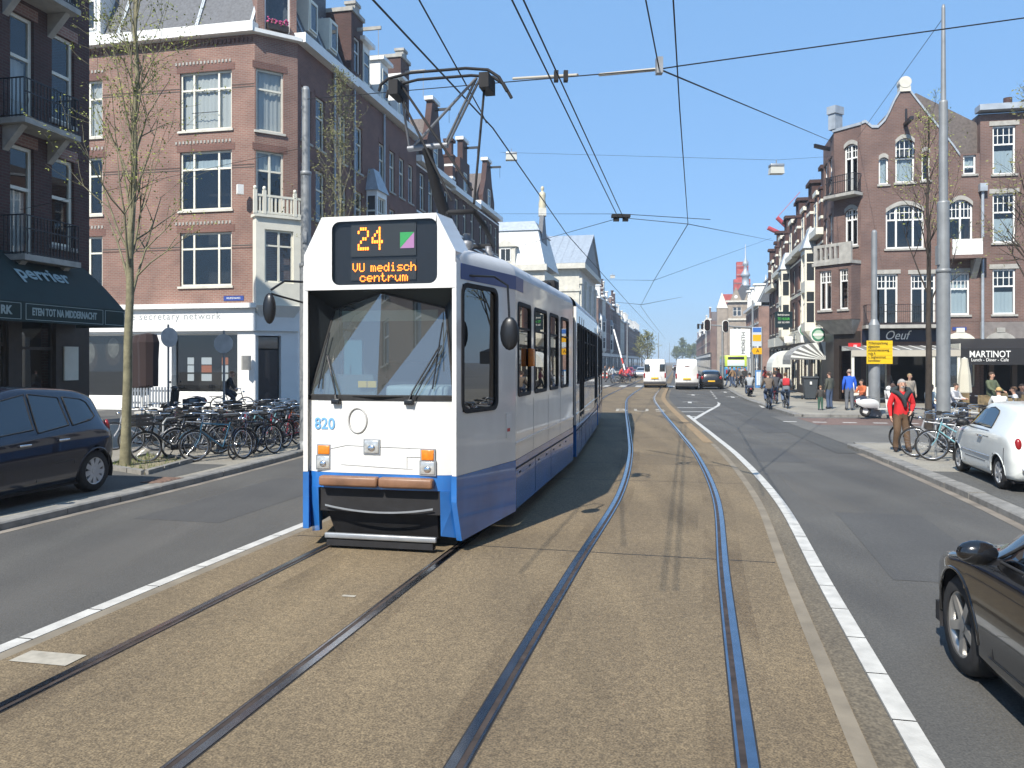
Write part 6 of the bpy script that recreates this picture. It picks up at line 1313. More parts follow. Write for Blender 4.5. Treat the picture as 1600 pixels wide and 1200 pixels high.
# bus
Yb = 82.0; bb = thing('city_bus', 'blue and lime green city bus seen from behind at the junction', 'bus', (xp(1150, Yb), Yb, 0), -AST); BWb, BHb = 1.1, 2.75
MB().bbox(-BWb, BWb, 0, 11, .35, 1.55, .08).build('lower_body', mat('bus_blue', (.03, .22, .40), .35, coat=.5), bb); MB().bbox(-BWb, BWb, .01, 11, 1.56, BHb, .1).build('upper_body', mat('bus_lime', (.50, .62, .08), .4, coat=.5), bb)
MB().bbox(-.85, .85, -.03, .02, 1.65, 2.25, .03).build('rear_window', mat('bus_poster', (.6, .68, .7), .4), bb); MB().bbox(-.8, .8, -.04, .0, 2.35, 2.6, .02).build('route_display', M_black, bb); MB().bbox(-1.0, 1.0, -.06, .1, .36, .6, .03).build('bumper', M_black, bb)
for s in (-1, 1):
    MB().bbox(s * .85, s * 1.02, -.03, .02, .8, 1.3, .01).build('tail_light', MATS['tail_red'], bb)
    for y in (2.2, 8.2): make_wheel(bb, s * .98, y, .45, .25, s, 8, M_steel)
    for k in range(6): MB().box(s * (BWb + .001), s * (BWb + .012), .8 + k * 1.6, 2.2 + k * 1.6, 1.62, 2.4).build('side_window', G_far, bb)
# ------------------------------------------------------------------ street poles, wires, lamps
M_galv = mat('pole_grey', (.26, .275, .285), .5, .25, var=.14, scale=3)
def pole(label, x, y, segs, name='catenary_pole', z=.1, collars=True, m=None):
    o = thing(name, label, 'pole', (x, y, z)); zz = 0
    for i, (h, r0, r1) in enumerate(segs):
        MB().cyl((0, 0, zz), (0, 0, zz + h), r0, r1, n=16).build('shaft', m or M_galv, o)
        if i and collars: MB().lathe([(r0 + .005, zz - .06), (r0 + .035, zz - .05), (r0 + .035, zz + .04), (r0 + .005, zz + .05)], n=16).build('collar', m or M_galv, o)
        zz += h
    MB().lathe([(segs[-1][2], zz), (segs[-1][2] * .7, zz + .08), (0, zz + .1)], n=12).build('cap', m or M_galv, o)
    MB().lathe([(segs[0][1] + .05, 0), (segs[0][1] + .05, .12), (segs[0][1], .2)], n=16).build('base_ring', m or M_galv, o)
    return o, zz
PL = Vector((xp(478, 18.2), 18.2, 0)); pl_, _ = pole('grey steel wire pole rising behind the tram in front of the brick houses', PL.x, PL.y, [(4.2, .14, .14), (2.1, .115, .115), (1.9, .09, .09)])
YR = 20.6; PRp = Vector((xp(1474, YR), YR, 0)); pr_p, zt_r = pole('tall thick grey wire pole among the bicycles on the right', PRp.x, PRp.y, [(4.35, .165, .165), (1.75, .145, .145), (2.6, .105, .105), (2.45, .065, .045)])
MB().box(-.17, -.12, -.08, .08, 4.5, 5.0).build('junction_box', M_galv, pr_p); MB().box(-.05, .05, -.14, -.1, 4.7, 4.95).build('junction_box', M_galv, pl_)
YS = 29.3; PS = Vector((xp(1366, YS), YS, 0)); ps_, _ = pole('grey pole by the white scooter carrying the yellow notice', PS.x, PS.y, [(2.1, .20, .20), (.25, .20, .13), (1.0, .19, .19), (.2, .19, .11), (3.2, .105, .095)], collars=False)
# yellow notice board
yn = thing('yellow_notice', 'yellow roadworks notice with black text on the grey pole', 'sign', (PS.x, PS.y - .26, 0)); x0, x1 = xp(1349, YS) - PS.x, xp(1389, YS) - PS.x; z0, z1 = zp(568.5, YS), zp(532.5, YS)
MB().box(x0, x1, -.02, 0, z0, z1).build('panel', mat('notice_yellow', (.80, .52, .01), .5), yn)
for i, s_ in enumerate(('Willemsparkweg', 'afgesloten', 'Amstelveenseweg', 'volg A', 'v. Eeghenstraat', 'bereikbaar')):
    text('lettering', s_, .135, Matrix.Translation((x0 + .05, -.024, z1 - .09 - i * .128)) @ Matrix.Rotation(R(90), 4, 'X'), M_black, yn, align='LEFT', sx=.78)
mb = MB()
for i in range(1, 6): mb.box(x0 + .02, x1 - .02, -.0225, -.0205, z1 - .025 - i * .128, z1 - .02 - i * .128)
mb.build('rule_lines', M_black, yn)
# distant poles along the street
def tp(Y, off): return track(Y, off)
for i, (px, py, top) in enumerate(((980, 582, 500), (1029, 575, 520), (1176, 600, 470), (1046, 571, 535))):
    p = gp(px, py); h = zp(top, p.y); pole(['grey pole by the left crossing with a striped barrier', 'distant grey pole down the left side', 'pole behind the traffic lights on the right', 'most distant grey pole down the street'][i], p.x, p.y, [(h * .5, .16, .14), (h * .5, .12, .08)], z=0)
def wire(label, pts, r=.011, sag=.0, name='overhead_wire', cat='wire'):
    out = []
    for a, b in zip(pts[:-1], pts[1:]):
        a, b = Vector(a), Vector(b); n = 8
        for k in range(n): t = k / n; p = a.lerp(b, t); p.z -= sag * 4 * t * (1 - t) * (b - a).length / 30; out.append(p)
    out.append(Vector(pts[-1])); o = MB().tube(out, r, 4).build(name, M_wire); tag(o, label, cat); return o
ZW_ = 5.62
P3 = lambda px, py, Y: Vector((xp(px, Y), Y, zp(py, Y)))
def cw(px, py, z=ZW_): Y = FPX * (z - CH) / (HOR - py); return Vector((xp(px, Y), Y, z))
wire('contact wire above the left track running over the tram', [cw(583, 0) + (cw(583, 0) - cw(760, 190)) * 1.2, cw(583, 0), cw(770, 200), cw(885, 365), cw(985, 477), cw(1025, 520)])
wire('second wire joining the left contact wire above the pantograph', [cw(655, 0) + (cw(655, 0) - cw(752, 180)) * 1.0, cw(655, 0), cw(752, 175), cw(760, 192)], .009)
A_, B_ = cw(800, 0, 6.0), cw(966, 340, 6.0)
wire('first of the paired feeder wires between the tracks', [A_ + (A_ - B_) * .5, A_, B_], .011); A2, B2 = cw(818, 0, 6.0), cw(974, 340, 6.0); wire('second of the paired feeder wires between the tracks', [A2 + (A2 - B2) * .5, A2, B2], .011)
wire('contact wire above the right track curving away down the street', [cw(1052, 0) + (cw(1052, 0) - cw(1062, 170)) * .6, cw(1052, 0), cw(1062, 170), cw(1075, 350), cw(1022, 438), cw(1001, 478), cw(1015, 498), cw(1040, 530)])
jn = cw(1030, 108, 5.75); wire('short wire dropping from above to the span wire joint', [cw(1009, 0, 5.85) + (cw(1009, 0, 5.85) - jn) * .5, cw(1009, 0, 5.85), jn], .010)
SR_ = Vector((7.4, 10.2, 6.62)); wire('span wire from the left pole across both tracks to the right', [PL + Vector((0, 0, 8.1)), jn, Vector((xp(1062, 10.05), 10.05, zp(103, 10.05))), SR_], .009)
pole('grey wire pole just outside the right edge', SR_.x, SR_.y, [(4.3, .14, .14), (2.6, .1, .08)])
wire('wire from the span joint to the pink corner building', [jn, P3(1300, 221, 39.6)], .012); wire('thin wire from the tall right pole to the gable', [Vector((PRp.x, PRp.y, 11.0)), P3(1340, 215, 39)], .008)
HUB = (B_ + B2) / 2
wire('span wire from the feeder hub to the left houses', [HUB, P3(786, 392, 54)], .010); wire('span wire from the feeder hub to the right houses', [HUB, cw(1075, 350), P3(1208, 376, 66)], .010); wire('level span wire across the street at the hub', [P3(740, 334, 52), HUB + Vector((0, 0, .1)), cw(1110, 343, 6.0)], .009)
wire('lamp cable slung across the street between the houses', [P3(782, 238, 40), P3(1212, 250, 31), P3(1306, 244, 41)], .007); wire('far span wire across the street', [P3(920, 437, 95), cw(1022, 438, 5.9), P3(1205, 372, 68)], .012)
wire('second far span wire across the street', [P3(940, 470, 130), cw(1003, 476, 6), P3(1066, 464, 120)], .02)
wire('wire from the cafe building towards the street pole', [P3(20, 330, 20), PL + Vector((0, 0, 7.0))], .006)
ins = thing('wire_insulators', 'pale insulators strung on the span wire over the tracks', 'insulator', jn)
for a, b in ((P3(800, 123, 12.9), P3(905, 117, 11.6)), (P3(935, 117, 11.2), jn)): MB().cyl(a.lerp(b, .02) - jn, a.lerp(b, .98) - jn, .022, n=6).build('rod', mat('insulator_beige', (.45, .42, .36), .6), ins)
for px in (869, 884): p = cw(px, 125, 6.0) - jn; MB().box(p.x - .03, p.x + .03, p.y - .05, p.y + .05, p.z - .02, p.z + .12).build('clamp', T_under, ins)
MB().box(-.04, .04, -.05, .05, -.06, .14).build('clamp', M_steel, ins)
hb_ = thing('wire_hub_fitting', 'dark suspension fitting where the paired wires meet', 'insulator', HUB); MB().box(-.25, .25, -.1, .1, .0, .08).box(-.2, -.05, -.05, .05, -.1, 0).box(.05, .2, -.05, .05, -.1, 0).build('clamp', T_under, hb_)
for i, (px, py, Y) in enumerate(((1213, 264, 31), (799, 244, 38), (957, 432, 90))):
    p = P3(px, py, Y); L_ = thing('hanging_street_lamp', ['boxy street lamp hanging on the cable right of the tracks', 'boxy street lamp hanging near the left houses', 'far hanging street lamp over the left lane'][i], 'street lamp', p, 0, 'lamps hung on cables')
    MB().hexa([(-.27, -.16, -.2), (.27, -.16, -.2), (.27, .16, -.2), (-.27, .16, -.2), (-.25, -.15, .06), (.25, -.15, .06), (.25, .15, .06), (-.25, .15, .06)]).build('diffuser', mat('lamp_diffuser', (.52, .52, .47), .4), L_); MB().bbox(-.27, .27, -.17, .17, .06, .18, .03).build('housing', M_steel, L_); MB().cyl((0, 0, .18), (0, 0, .36), .02, n=6).build('hanger', M_steel, L_)
# traffic lights on a gantry
tl = thing('traffic_light_gantry', 'traffic signal gantry with two black heads over the right lanes', 'traffic light', (xp(1176, 62), 62, 0)); gx = lambda px: xp(px, 62) - xp(1176, 62); gz = lambda py: zp(py, 62)
MB().cyl((0, 0, 0), (0, 0, gz(505)), .11, .09, n=10).build('post', M_galv, tl); MB().cyl((0, 0, gz(512)), (gx(1090), 0, gz(507)), .07, .05, n=8).build('arm', M_galv, tl); MB().cyl((gx(1129), 0, 0), (gx(1129), 0, gz(511)), .09, n=10).build('post', M_galv, tl)
for px, py in ((1104, 508), (1132.5, 510)):
    x, z = gx(px), gz(py); h_ = MB().prism(rrect(x - .26, x + .26, z - .48, z + .48, .24), -.22, -.18).build('signal_head', M_white, tl); MB().prism(rrect(x - .21, x + .21, z - .43, z + .43, .2), -.26, -.221).build('signal_face', M_black, h_)
    for k in range(3): MB().cyl((x, -.28, z + .27 - .27 * k), (x, -.262, z + .27 - .27 * k), .1, n=12).build('lens', mat('lens_dark', (.03, .015, .012), .3), h_)
for px in (1091, 1097): MB().box(gx(px) - .07, gx(px) + .07, -.1, .1, gz(514), gz(506)).build('signal_back', M_black, tl)
fs = thing('fork_arrow_sign', 'yellow detour arrow sign below blue panels near the bus', 'sign', (xp(1183, 58), 58, 0)); fx_ = lambda px: xp(px, 58) - xp(1183, 58); fz = lambda py: zp(py, 58)
MB().cyl((fx_(1190), 0, 0), (fx_(1190), 0, fz(510)), .06, n=8).build('post', M_galv, fs)
MB().prism([(fx_(1174), fz(548)), (fx_(1177), fz(543.5)), (fx_(1190), fz(543.5)), (fx_(1190), fz(553.5)), (fx_(1177), fz(553.5))], -.06, -.02).build('arrow_panel', mat('sign_yellow', (.80, .42, .01), .5), fs)
text('lettering', 'A', .35, Matrix.Translation((fx_(1183.5), -.065, fz(548.5))) @ Matrix.Rotation(R(90), 4, 'X'), M_black, fs)
MB().box(fx_(1175), fx_(1190), -.05, -.01, fz(541), fz(511)).build('blue_panel', mat('panel_pale', (.55, .62, .70), .5), fs); MB().box(fx_(1176), fx_(1189), -.06, -.052, fz(533), fz(523)).build('yellow_inset', MATS['sign_yellow'], fs); MB().box(fx_(1176), fx_(1189), -.06, -.052, fz(519), fz(512)).build('blue_inset', mat('panel_blue', (.05, .16, .5), .5), fs)
bnr = thing('vertical_banner', 'tall white vertical banner with black letters beyond the bus', 'sign', (xp(1160, 95), 95, 0)); MB().box(-1.5, .9, -.1, 0, zp(558, 95), zp(514, 95)).build('panel', M_white, bnr)
text('lettering', 'MIDRETH', .62, Matrix.Translation((.1, -.12, zp(536, 95))) @ Matrix.Rotation(R(90), 4, 'X') @ Matrix.Rotation(R(90), 4, 'Z'), M_black, bnr)
MB().box(-1.4, -1.2, -.08, 0, 0, zp(558, 95)).box(.6, .8, -.08, 0, 0, zp(558, 95)).build('post', M_galv, bnr)
th = thing('to_let_sign', 'dark to-let board with green and white text on the right row', 'sign', (xp(1224, 52), 52, 0)); tx = lambda px: xp(px, 52) - xp(1224, 52)
MB().box(tx(1211), tx(1238), -.05, .05, zp(512, 52), zp(487, 52)).build('panel', mat('board_navy', (.01, .025, .035), .5), th)
for s_, py, m in (('Bedrijfsruimte', 492, M_white), ('TE HUUR', 498.5, mat('text_green', (.1, .6, .1), .5)), ('020 305 9999', 504, M_white)): text('lettering', s_, .24 if 'TE' in s_ else .17, Matrix.Translation((0, -.055, zp(py, 52))) @ Matrix.Rotation(R(90), 4, 'X'), m, th, sx=.8)
MB().cyl((tx(1238), 0, zp(500, 52)), (tx(1243), 0, zp(500, 52)), .04, n=6).build('bracket', M_iron, th)
for i, (px, py, Y, rr, lab) in enumerate(((1277.5, 523, 43, .42, 'round green and white sign with a star over the striped awning'), (1257, 516, 48, .38, 'second round pale green sign further along the right row'))):
    rs_ = thing('round_bar_sign', lab, 'sign', P3(px, py, Y)); MB().cyl((0, -.08, 0), (0, .08, 0), rr, n=24).build('disc', M_white, rs_); MB().cyl((0, -.1, 0), (0, -.081, 0), rr * .84, n=24).build('green_ring', mat('sign_green', (.05, .22, .13), .5), rs_); MB().cyl((0, -.115, 0), (0, -.101, 0), rr * .6, n=24).build('inner_disc', mat('sign_mint', (.45, .58, .48), .5), rs_); MB().box(-rr * .7, rr * .7, -.13, -.116, -.06, .06).build('name_bar', M_white, rs_)
    MB().cyl((rr, 0, 0), (rr + .5, .2, 0), .03, n=6).build('bracket', M_iron, rs_)
for i, (px, py, Y) in enumerate(((1232, 531, 52), (1258, 530, 47))):
    o_ = thing('small_white_sign', ['small white projecting sign below the to-let board', 'small white sign beside the round green sign'][i], 'sign', P3(px, py, Y)); MB().bbox(-.27, .27, -.06, .06, -.22, .22, .03).build('panel', M_white, o_); MB().cyl((.27, 0, 0), (.6, .15, 0), .025, n=6).build('bracket', M_iron, o_)
# rounded awnings on the right row
def dutch_awning(label, px0, px1, pt, pb, Y, m1, m2, stripes):
    p0, p1 = P3(px0, pb, Y), P3(px1, pb, Y); o_ = thing('rounded_awning', label, 'awning', (p1.x, p1.y, 0)); hgt = zp(pt, Y) - zp(pb, Y); w = p1.x - p0.x; ln = 3.2; z0 = zp(pb, Y); n = 6
    ribs = 11
    for k in range(n):        # quarter-round hood: arcs out from the wall over the pavement
        a0, a1 = math.pi / 2 * k / n, math.pi / 2 * (k + 1) / n
        q = lambda a, t: Vector((-w * math.sin(a) if False else -w * math.cos(math.pi / 2 - a), 0, z0 + hgt * math.cos(a))) + D * (ln * t)
        MB().add([q(a0, 0), q(a1, 0), q(a1, 1), q(a0, 1)], [(0, 1, 2, 3)]).build('canopy_panel', m1, o_)
    for k in range(stripes * 2):
        a0, a1 = math.pi / 2 * k / (stripes * 2), math.pi / 2 * (k + 1) / (stripes * 2)
        r_ = lambda a: Vector((-w * math.sin(a), 0, z0 + hgt * math.cos(a)))
        MB().add([Vector((0, 0, z0)), r_(a0), r_(a1)], [(0, 1, 2)]).build('end_gore', m1 if k % 2 else m2, o_)
    MB().hexa([Vector((-w, 0, z0 - .25)), Vector((-w + .02, 0, z0 - .25)), Vector((-w + .02, 0, z0 - .25)) + D * ln, Vector((-w, 0, z0 - .25)) + D * ln, Vector((-w, 0, z0)), Vector((-w + .02, 0, z0)), Vector((-w + .02, 0, z0)) + D * ln, Vector((-w, 0, z0)) + D * ln]).build('valance', m1, o_)
    return o_
M_stripe_d = mat('awning_stripe_grey', (.10, .10, .10), .8); M_awhite = mat('awning_white', (.70, .72, .68), .8)
M_striped = bpy.data.materials.new('striped_canvas'); MATS['striped_canvas'] = M_striped; M_striped.use_nodes = True
_n = M_striped.node_tree.nodes; _l = M_striped.node_tree.links; _tc = _n.new('ShaderNodeTexCoord'); _w = _n.new('ShaderNodeTexWave'); _w.inputs['Scale'].default_value = .9; _w.bands_direction = 'Y'
_r = _n.new('ShaderNodeValToRGB'); _r.color_ramp.interpolation = 'CONSTANT'; _r.color_ramp.elements[0].color = (.16, .16, .155, 1); _r.color_ramp.elements[1].position = .6; _r.color_ramp.elements[1].color = (.5, .5, .48, 1)
_l.new(_tc.outputs['Object'], _w.inputs['Vector']); _l.new(_w.outputs['Fac'], _r.inputs[0]); _l.new(_r.outputs[0], _n['Principled BSDF'].inputs['Base Color']); _n['Principled BSDF'].inputs['Roughness'].default_value = .8
dutch_awning('grey and white striped rounded awning over the bar on the right', 1235, 1290, 534, 562, 41.5, M_striped, M_awhite, 6)
dutch_awning('plain white rounded awning beyond the striped one', 1206, 1236, 547, 574, 50, M_awhite, M_awhite, 3)
# left round signs and parking sign, litter bin, sandwich board, parasol
def round_sign(label, px, py, pyb, Y, face, rr=.33, blue=False):
    p = P3(px, py, Y); o_ = thing('round_road_sign', label, 'sign', (p.x, p.y, .1)); MB().cyl((0, 0, 0), (0, 0, p.z + rr), .035, n=8).build('post', M_galv, o_)
    q = Matrix.Rotation(face, 4, 'Z'); a, b = q @ Vector((0, -.06, p.z - .1)), q @ Vector((0, -.04, p.z - .1)); MB().cyl(a, b, rr, n=24).build('disc', M_steel if not blue else M_bluesign, o_); return o_
round_sign('grey back of a round road sign on a post by the bicycles', 350, 537, 660, 22.5, 0, .27); round_sign('round road sign turned edge-on beside the shop pillar', 263, 527, 650, 26, R(62), .32)
pk = thing('parking_sign', 'blue parking sign with white P near the shop window', 'sign', (xp(116, 27), 27, .1)); MB().cyl((0, 0, 0), (0, 0, zp(526, 27)), .03, n=8).build('post', M_galv, pk); MB().box(-.24, .24, -.06, -.035, zp(562, 27), zp(526, 27)).build('panel', mat('parking_blue', (.02, .10, .35), .5), pk); text('lettering', 'P', .42, Matrix.Translation((0, -.065, zp(538, 27))) @ Matrix.Rotation(R(90), 4, 'X'), M_white, pk)
bn_ = thing('wheelie_bin', 'dark grey wheeled bin standing on the right pavement', 'bin', (*gp(1265, 624, .1)[:2], .1), -AST)
MB().hexa([(-.24, -.3, .08), (.24, -.3, .08), (.24, .3, .08), (-.24, .3, .08), (-.36, -.42, 1.12), (.36, -.42, 1.12), (.36, .4, 1.12), (-.36, .4, 1.12)]).build('body', mat('bin_grey', (.05, .06, .07), .6), bn_); MB().bbox(-.4, .4, -.48, .44, 1.12, 1.22, .03).build('lid', MATS['bin_grey'], bn_)
for s in (-1, 1): MB().cyl((s * .3, .3, .11), (s * .37, .3, .11), .11, n=12).build('wheel', M_rubber, bn_)
MB().box(-.05, .05, -.44, -.41, .8, .95).build('sticker', M_white, bn_)
sb = thing('sandwich_board', 'blue-framed pavement board standing by the cyclists', 'sign', (*gp(1189, 606, .1)[:2], .1), -AST)
for s, y in ((-1, -.25), (1, .25)): pn_ = MB().hexa([(-.42, y, 0), (.42, y, 0), (.42, y + .03, 0), (-.42, y + .03, 0), (-.42, 0, 1.35), (.42, 0, 1.35), (.42, .03, 1.35), (-.42, .03, 1.35)]).build('panel', mat('board_blue', (.05, .18, .42), .5), sb); MB().hexa([(-.34, y * .9 - .03 * (s < 0), .2), (.34, y * .9 - .03 * (s < 0), .2), (.34, y * .9 + .03, .2), (-.34, y * .9 + .03, .2), (-.34, y * .1 - .03 * (s < 0), 1.22), (.34, y * .1 - .03 * (s < 0), 1.22), (.34, y * .1 + .03, 1.22), (-.34, y * .1 + .03, 1.22)]).build('poster', mat('board_poster', (.5, .56, .62), .6), pn_)
def parasol(label, px, pyt, pyb, Y, m, r0, r1, name='folded_parasol'):
    p = P3(px, pyt, Y); zb = zp(pyb, Y); o_ = thing(name, label, 'parasol', (p.x, p.y, .1)); h = p.z - .1; b = zb - .1
    MB().cyl((0, 0, 0), (0, 0, h), .03, n=8).build('pole', M_white, o_); MB().lathe([(.0, h), (r0, h - .06), (r0 * 1.3, h - .35), ((r0 + r1) * .55, (h + b) / 2), (r1, b), (r1 * .96, b - .04), (0, b)], n=9, smooth=False).build('canopy', m, o_); MB().lathe([(.28, 0), (.28, .08), (.04, .12)], n=12).build('foot', M_stone, o_)
parasol('cream folded parasol on the restaurant terrace', 1507, 558, 612, 31, mat('canvas_cream', (.55, .52, .42), .9), .12, .26); parasol('dark brown folded parasol in front of the white shop', 232, 520, 602, 29.5, mat('canvas_brown', (.03, .018, .018), .9), .3, .35)
parasol('second dark folded parasol beside the brown one', 222, 522, 604, 30.5, MATS['canvas_brown'], .3, .4)
# low white fence by the shop, terrace furniture
fe = thing('picket_fence', 'low grey slatted fence in front of the white shop', 'fence', (*gp(205, 640, .1)[:2], .1), -AST)
for i in range(16): MB().box(i * .14, i * .14 + .07, 0, .03, .1, .95).build('slat', M_steel, fe)
MB().box(-.02, 2.2, .031, .06, .25, .33).box(-.02, 2.2, .031, .06, .75, .83).build('rail', M_steel, fe)
M_rattan = mat('rattan', (.23, .17, .09), .8, var=.2, scale=20)
def chair(label, x, y, rz, group='terrace chairs at the restaurant'):
    o_ = thing('terrace_chair', label, 'chair', (x, y, .1), rz, group); MB().bbox(-.24, .24, -.24, .24, .42, .47, .015).build('seat', M_rattan, o_)
    MB().grid([[(.25 * math.sin(t), -.24 + .1 * (1 - math.cos(t)) , z) for t in (R(-60 + 12 * i) for i in range(11))] for z in (.47, .65, .86)]).build('backrest', M_rattan, o_)
    for sx_ in (-1, 1):
        for sy_ in (-1, 1): MB().cyl((sx_ * .21, sy_ * .21, 0), (sx_ * .21, sy_ * .21, .43), .016, n=6).build('leg', M_rattan, o_)
def table(label, x, y):
    o_ = thing('terrace_table', label, 'table', (x, y, .1), 0, 'terrace tables at the restaurant'); MB().cyl((0, 0, .72), (0, 0, .745), .36, n=18).build('table_top', M_steel, o_); MB().cyl((0, 0, .03), (0, 0, .72), .03, n=8).build('stem', M_iron, o_); MB().cyl((0, 0, 0), (0, 0, .03), .25, n=14).build('base', M_iron, o_)
tq = [(1530, 656, R(10), 'left'), (1548, 660, R(-20), ''), (1566, 652, R(160), ''), (1592, 655, R(30), ''), (1515, 652, R(200), ''), (1580, 664, R(-10), '')]
for i, (px, py, rz, _) in enumerate(tq): p = gp(px, py, .1); chair(['rattan terrace chair nearest the parasol pole', 'rattan terrace chair in the middle behind the white car', 'rattan terrace chair turned towards the restaurant', 'rattan terrace chair at the right frame edge', 'rattan terrace chair left of the parasol', 'rattan terrace chair closest behind the white car roof'][i], p.x, p.y, rz)
for i, (px, py) in enumerate(((1540, 650), (1585, 650), (1500, 648))): p = gp(px, py, .1); table(['round terrace table right of the parasol', 'round terrace table near the seated woman', 'round terrace table beside the tree'][i], p.x, p.y)
# striped barrier pole at the left crossing, red and white plastic barriers
bp_ = thing('striped_barrier', 'red and white striped barrier pole slanting by the left crossing', 'barrier', (*gp(979, 590)[:2], 0)); a = P3(979, 588, 95); b = P3(959, 515, 100); o0 = bp_.location
for k in range(8): MB().cyl(a.lerp(b, k / 8) - o0, a.lerp(b, (k + 1) / 8) - o0, .1, n=6).build('band', M_white if k % 2 or k > 2 else mat('barrier_red', (.5, .05, .03), .5), bp_)
for i, px in enumerate((942, 947)):
    o_ = thing('road_barrier', ['small red and white road barrier at the tram tail', 'second red and white road barrier by the crossing'][i], 'barrier', (*gp(px, 592)[:2], 0))
    for k in range(4): MB().bbox(-.35, .35, -.1, .1, .1 + k * .22, .3 + k * .22, .02).build('board', M_white if k % 2 else MATS['barrier_red'], o_)
    MB().box(-.3, -.24, -.2, .2, 0, .1).box(.24, .3, -.2, .2, 0, .1).build('foot', M_rubber, o_)

# ------------------------------------------------------------------ trees
def branch(mb, tips, p, d, L, r, lvl, g, maxl, up):
    pts = [p]; rs = [r]; n = 4; dd = d.copy(); segp = []
    for i in range(n):
        dd = (dd + Vector((g.gauss(0, .09), g.gauss(0, .09), up + g.gauss(0, .05)))).normalized(); pts.append(pts[-1] + dd * L / n); rs.append(max(.0035, r * (1 - .8 * (i + 1) / n))); segp.append((pts[-1], dd.copy(), rs[-1]))
    mb.tube(pts, rs, 4 if lvl > 1 else 5)
    tips.append((pts[-1], dd)); tips.append((pts[2], dd)) if lvl >= maxl - 1 else None
    if lvl < maxl:
        for k in range(g.choice((3, 4, 4, 5)) if lvl < 2 else 3):
            q, qd, qr = segp[g.choice((0, 1, 1, 2, 2, 3))]; a = qd.orthogonal().normalized(); a.rotate(Matrix.Rotation(g.uniform(0, 6.28), 3, qd))
            nd = (qd + a * g.uniform(.5, .9)).normalized(); branch(mb, tips, q.copy(), nd, L * g.uniform(.42, .66), qr * .8, lvl + 1, g, maxl, up)
def tree(label, x, y, H, r, z0, seed, barkm, budm, spread=1.0, maxl=3, nb=16, L0=2.4, buds=1.0, lean=0.0, leafsize=.05, name='street_tree', per=3, group=None, first=.0):
    g = random.Random(seed); o_ = thing(name, label, 'tree', (x, y, .1), 0, group); mb = MB(); pts = [(0, 0, 0)]; rs = [r * 1.25]; n = 14
    for i in range(1, n + 1): t = i / n; pts.append((lean * t * H * .1 + g.gauss(0, .03) * t, g.gauss(0, .03) * t, H * t)); rs.append(r * (1 - .90 * t) + .006)
    mb.tube(pts, rs, 9); mb.build('trunk', barkm, o_, fix=False)
    br = MB(); tips = []
    for k in range(nb):
        t = z0 + (1 - z0) * (k + g.random() * .8) / nb; z = H * t; i = min(n - 1, int(t * n)); f = t * n - i; p = Vector(pts[i]).lerp(Vector(pts[i + 1]), f)
        a = k * 2.4 + g.gauss(0, .4); d = Vector((math.cos(a) * spread, math.sin(a) * spread, g.uniform(.9, 1.5))).normalized(); branch(br, tips, p, d, L0 * (1.05 - .75 * (t - z0) / (1 - z0)) * g.uniform(.8, 1.15), rs[i] * .40, 1, g, maxl, .05)
    cr = br.build('crown', barkm, o_, fix=False)
    lf = MB()
    for p, d in tips:
        if g.random() > buds: continue
        for q in range(per):
            c = p + Vector((g.gauss(0, .07), g.gauss(0, .07), g.gauss(0, .07))); u = Vector((g.gauss(0, 1), g.gauss(0, 1), g.gauss(0, 1))).normalized(); v = u.orthogonal().normalized(); s = leafsize * g.uniform(.5, 1.2)
            lf.add([c, c + u * s + v * s * .5, c + u * s * 2, c + u * s - v * s * .5], [(0, 1, 2, 3)])
    if lf.f: lf.build('leaves', budm, cr, fix=False)
    return o_
M_bark = mat('bark_green', (.20, .185, .115), .9, var=.3, scale=7, bump=.5); M_bark2 = mat('bark_dark', (.05, .04, .032), .9, var=.3, scale=7, bump=.5)
M_bud = mat('spring_buds', (.24, .27, .06), .8, var=.3, scale=4); M_bud2 = mat('brown_buds', (.17, .17, .06), .8, var=.3, scale=4); M_leaf = mat('spring_leaves', (.11, .13, .035), .8, var=.35, scale=2)
t1 = gp(196, 728, .13); tree('slender street tree with fresh buds beside the parked dark car', t1.x, t1.y, 11.5, .088, .26, 11, M_bark, M_bud, .45, 3, 34, 2.2, 1.0, leafsize=.030, lean=.25, per=4)
tree('bare young tree standing in front of the left brick houses', xp(532, 33), 33, 13.6, .10, .30, 5, M_bark, M_bud2, .45, 3, 28, 2.6, .9, leafsize=.05)
tree('dark bare tree growing beside the tall right pole', xp(1451, 23.5), 23.5, 9.2, .10, .38, 9, M_bark2, M_bud, .5, 3, 16, 2.2, .8, leafsize=.04)
tree('budding tree reaching in at the right edge of the frame', xp(1625, 21), 21, 8.6, .12, .35, 21, M_bark2, M_bud2, .7, 3, 20, 2.4, 1.0, leafsize=.05)
for i, (px, py, H, lab) in enumerate(((1012, 581, 7.5, 'budding olive tree on the far left pavement'), (1003, 578, 8, 'second budding olive tree on the far left pavement'), (1067, 571.2, 13, 'tall dark tree closing the end of the street'), (1057, 570.8, 9, 'lower tree left of the one closing the street'), (1077, 570.8, 10, 'lower tree right of the one closing the street'), (836, 583, 12, 'bare tree before the pale pavilion'), (1085, 571, 10, 'far tree on the right side of the street end'))):
    p = gp(px, py); tree(lab, p.x, p.y, H, .16, .15, 30 + i, M_bark2, M_bud2 if i in (0, 1, 5) else M_leaf, .7, 2, 26, 3.2 if i in (0, 1) else 5, 1.0, leafsize=.16 if i in (0, 1) else .38 if i != 5 else .08, per=7 if i != 5 else 2, name='distant_tree', group='trees down the street')
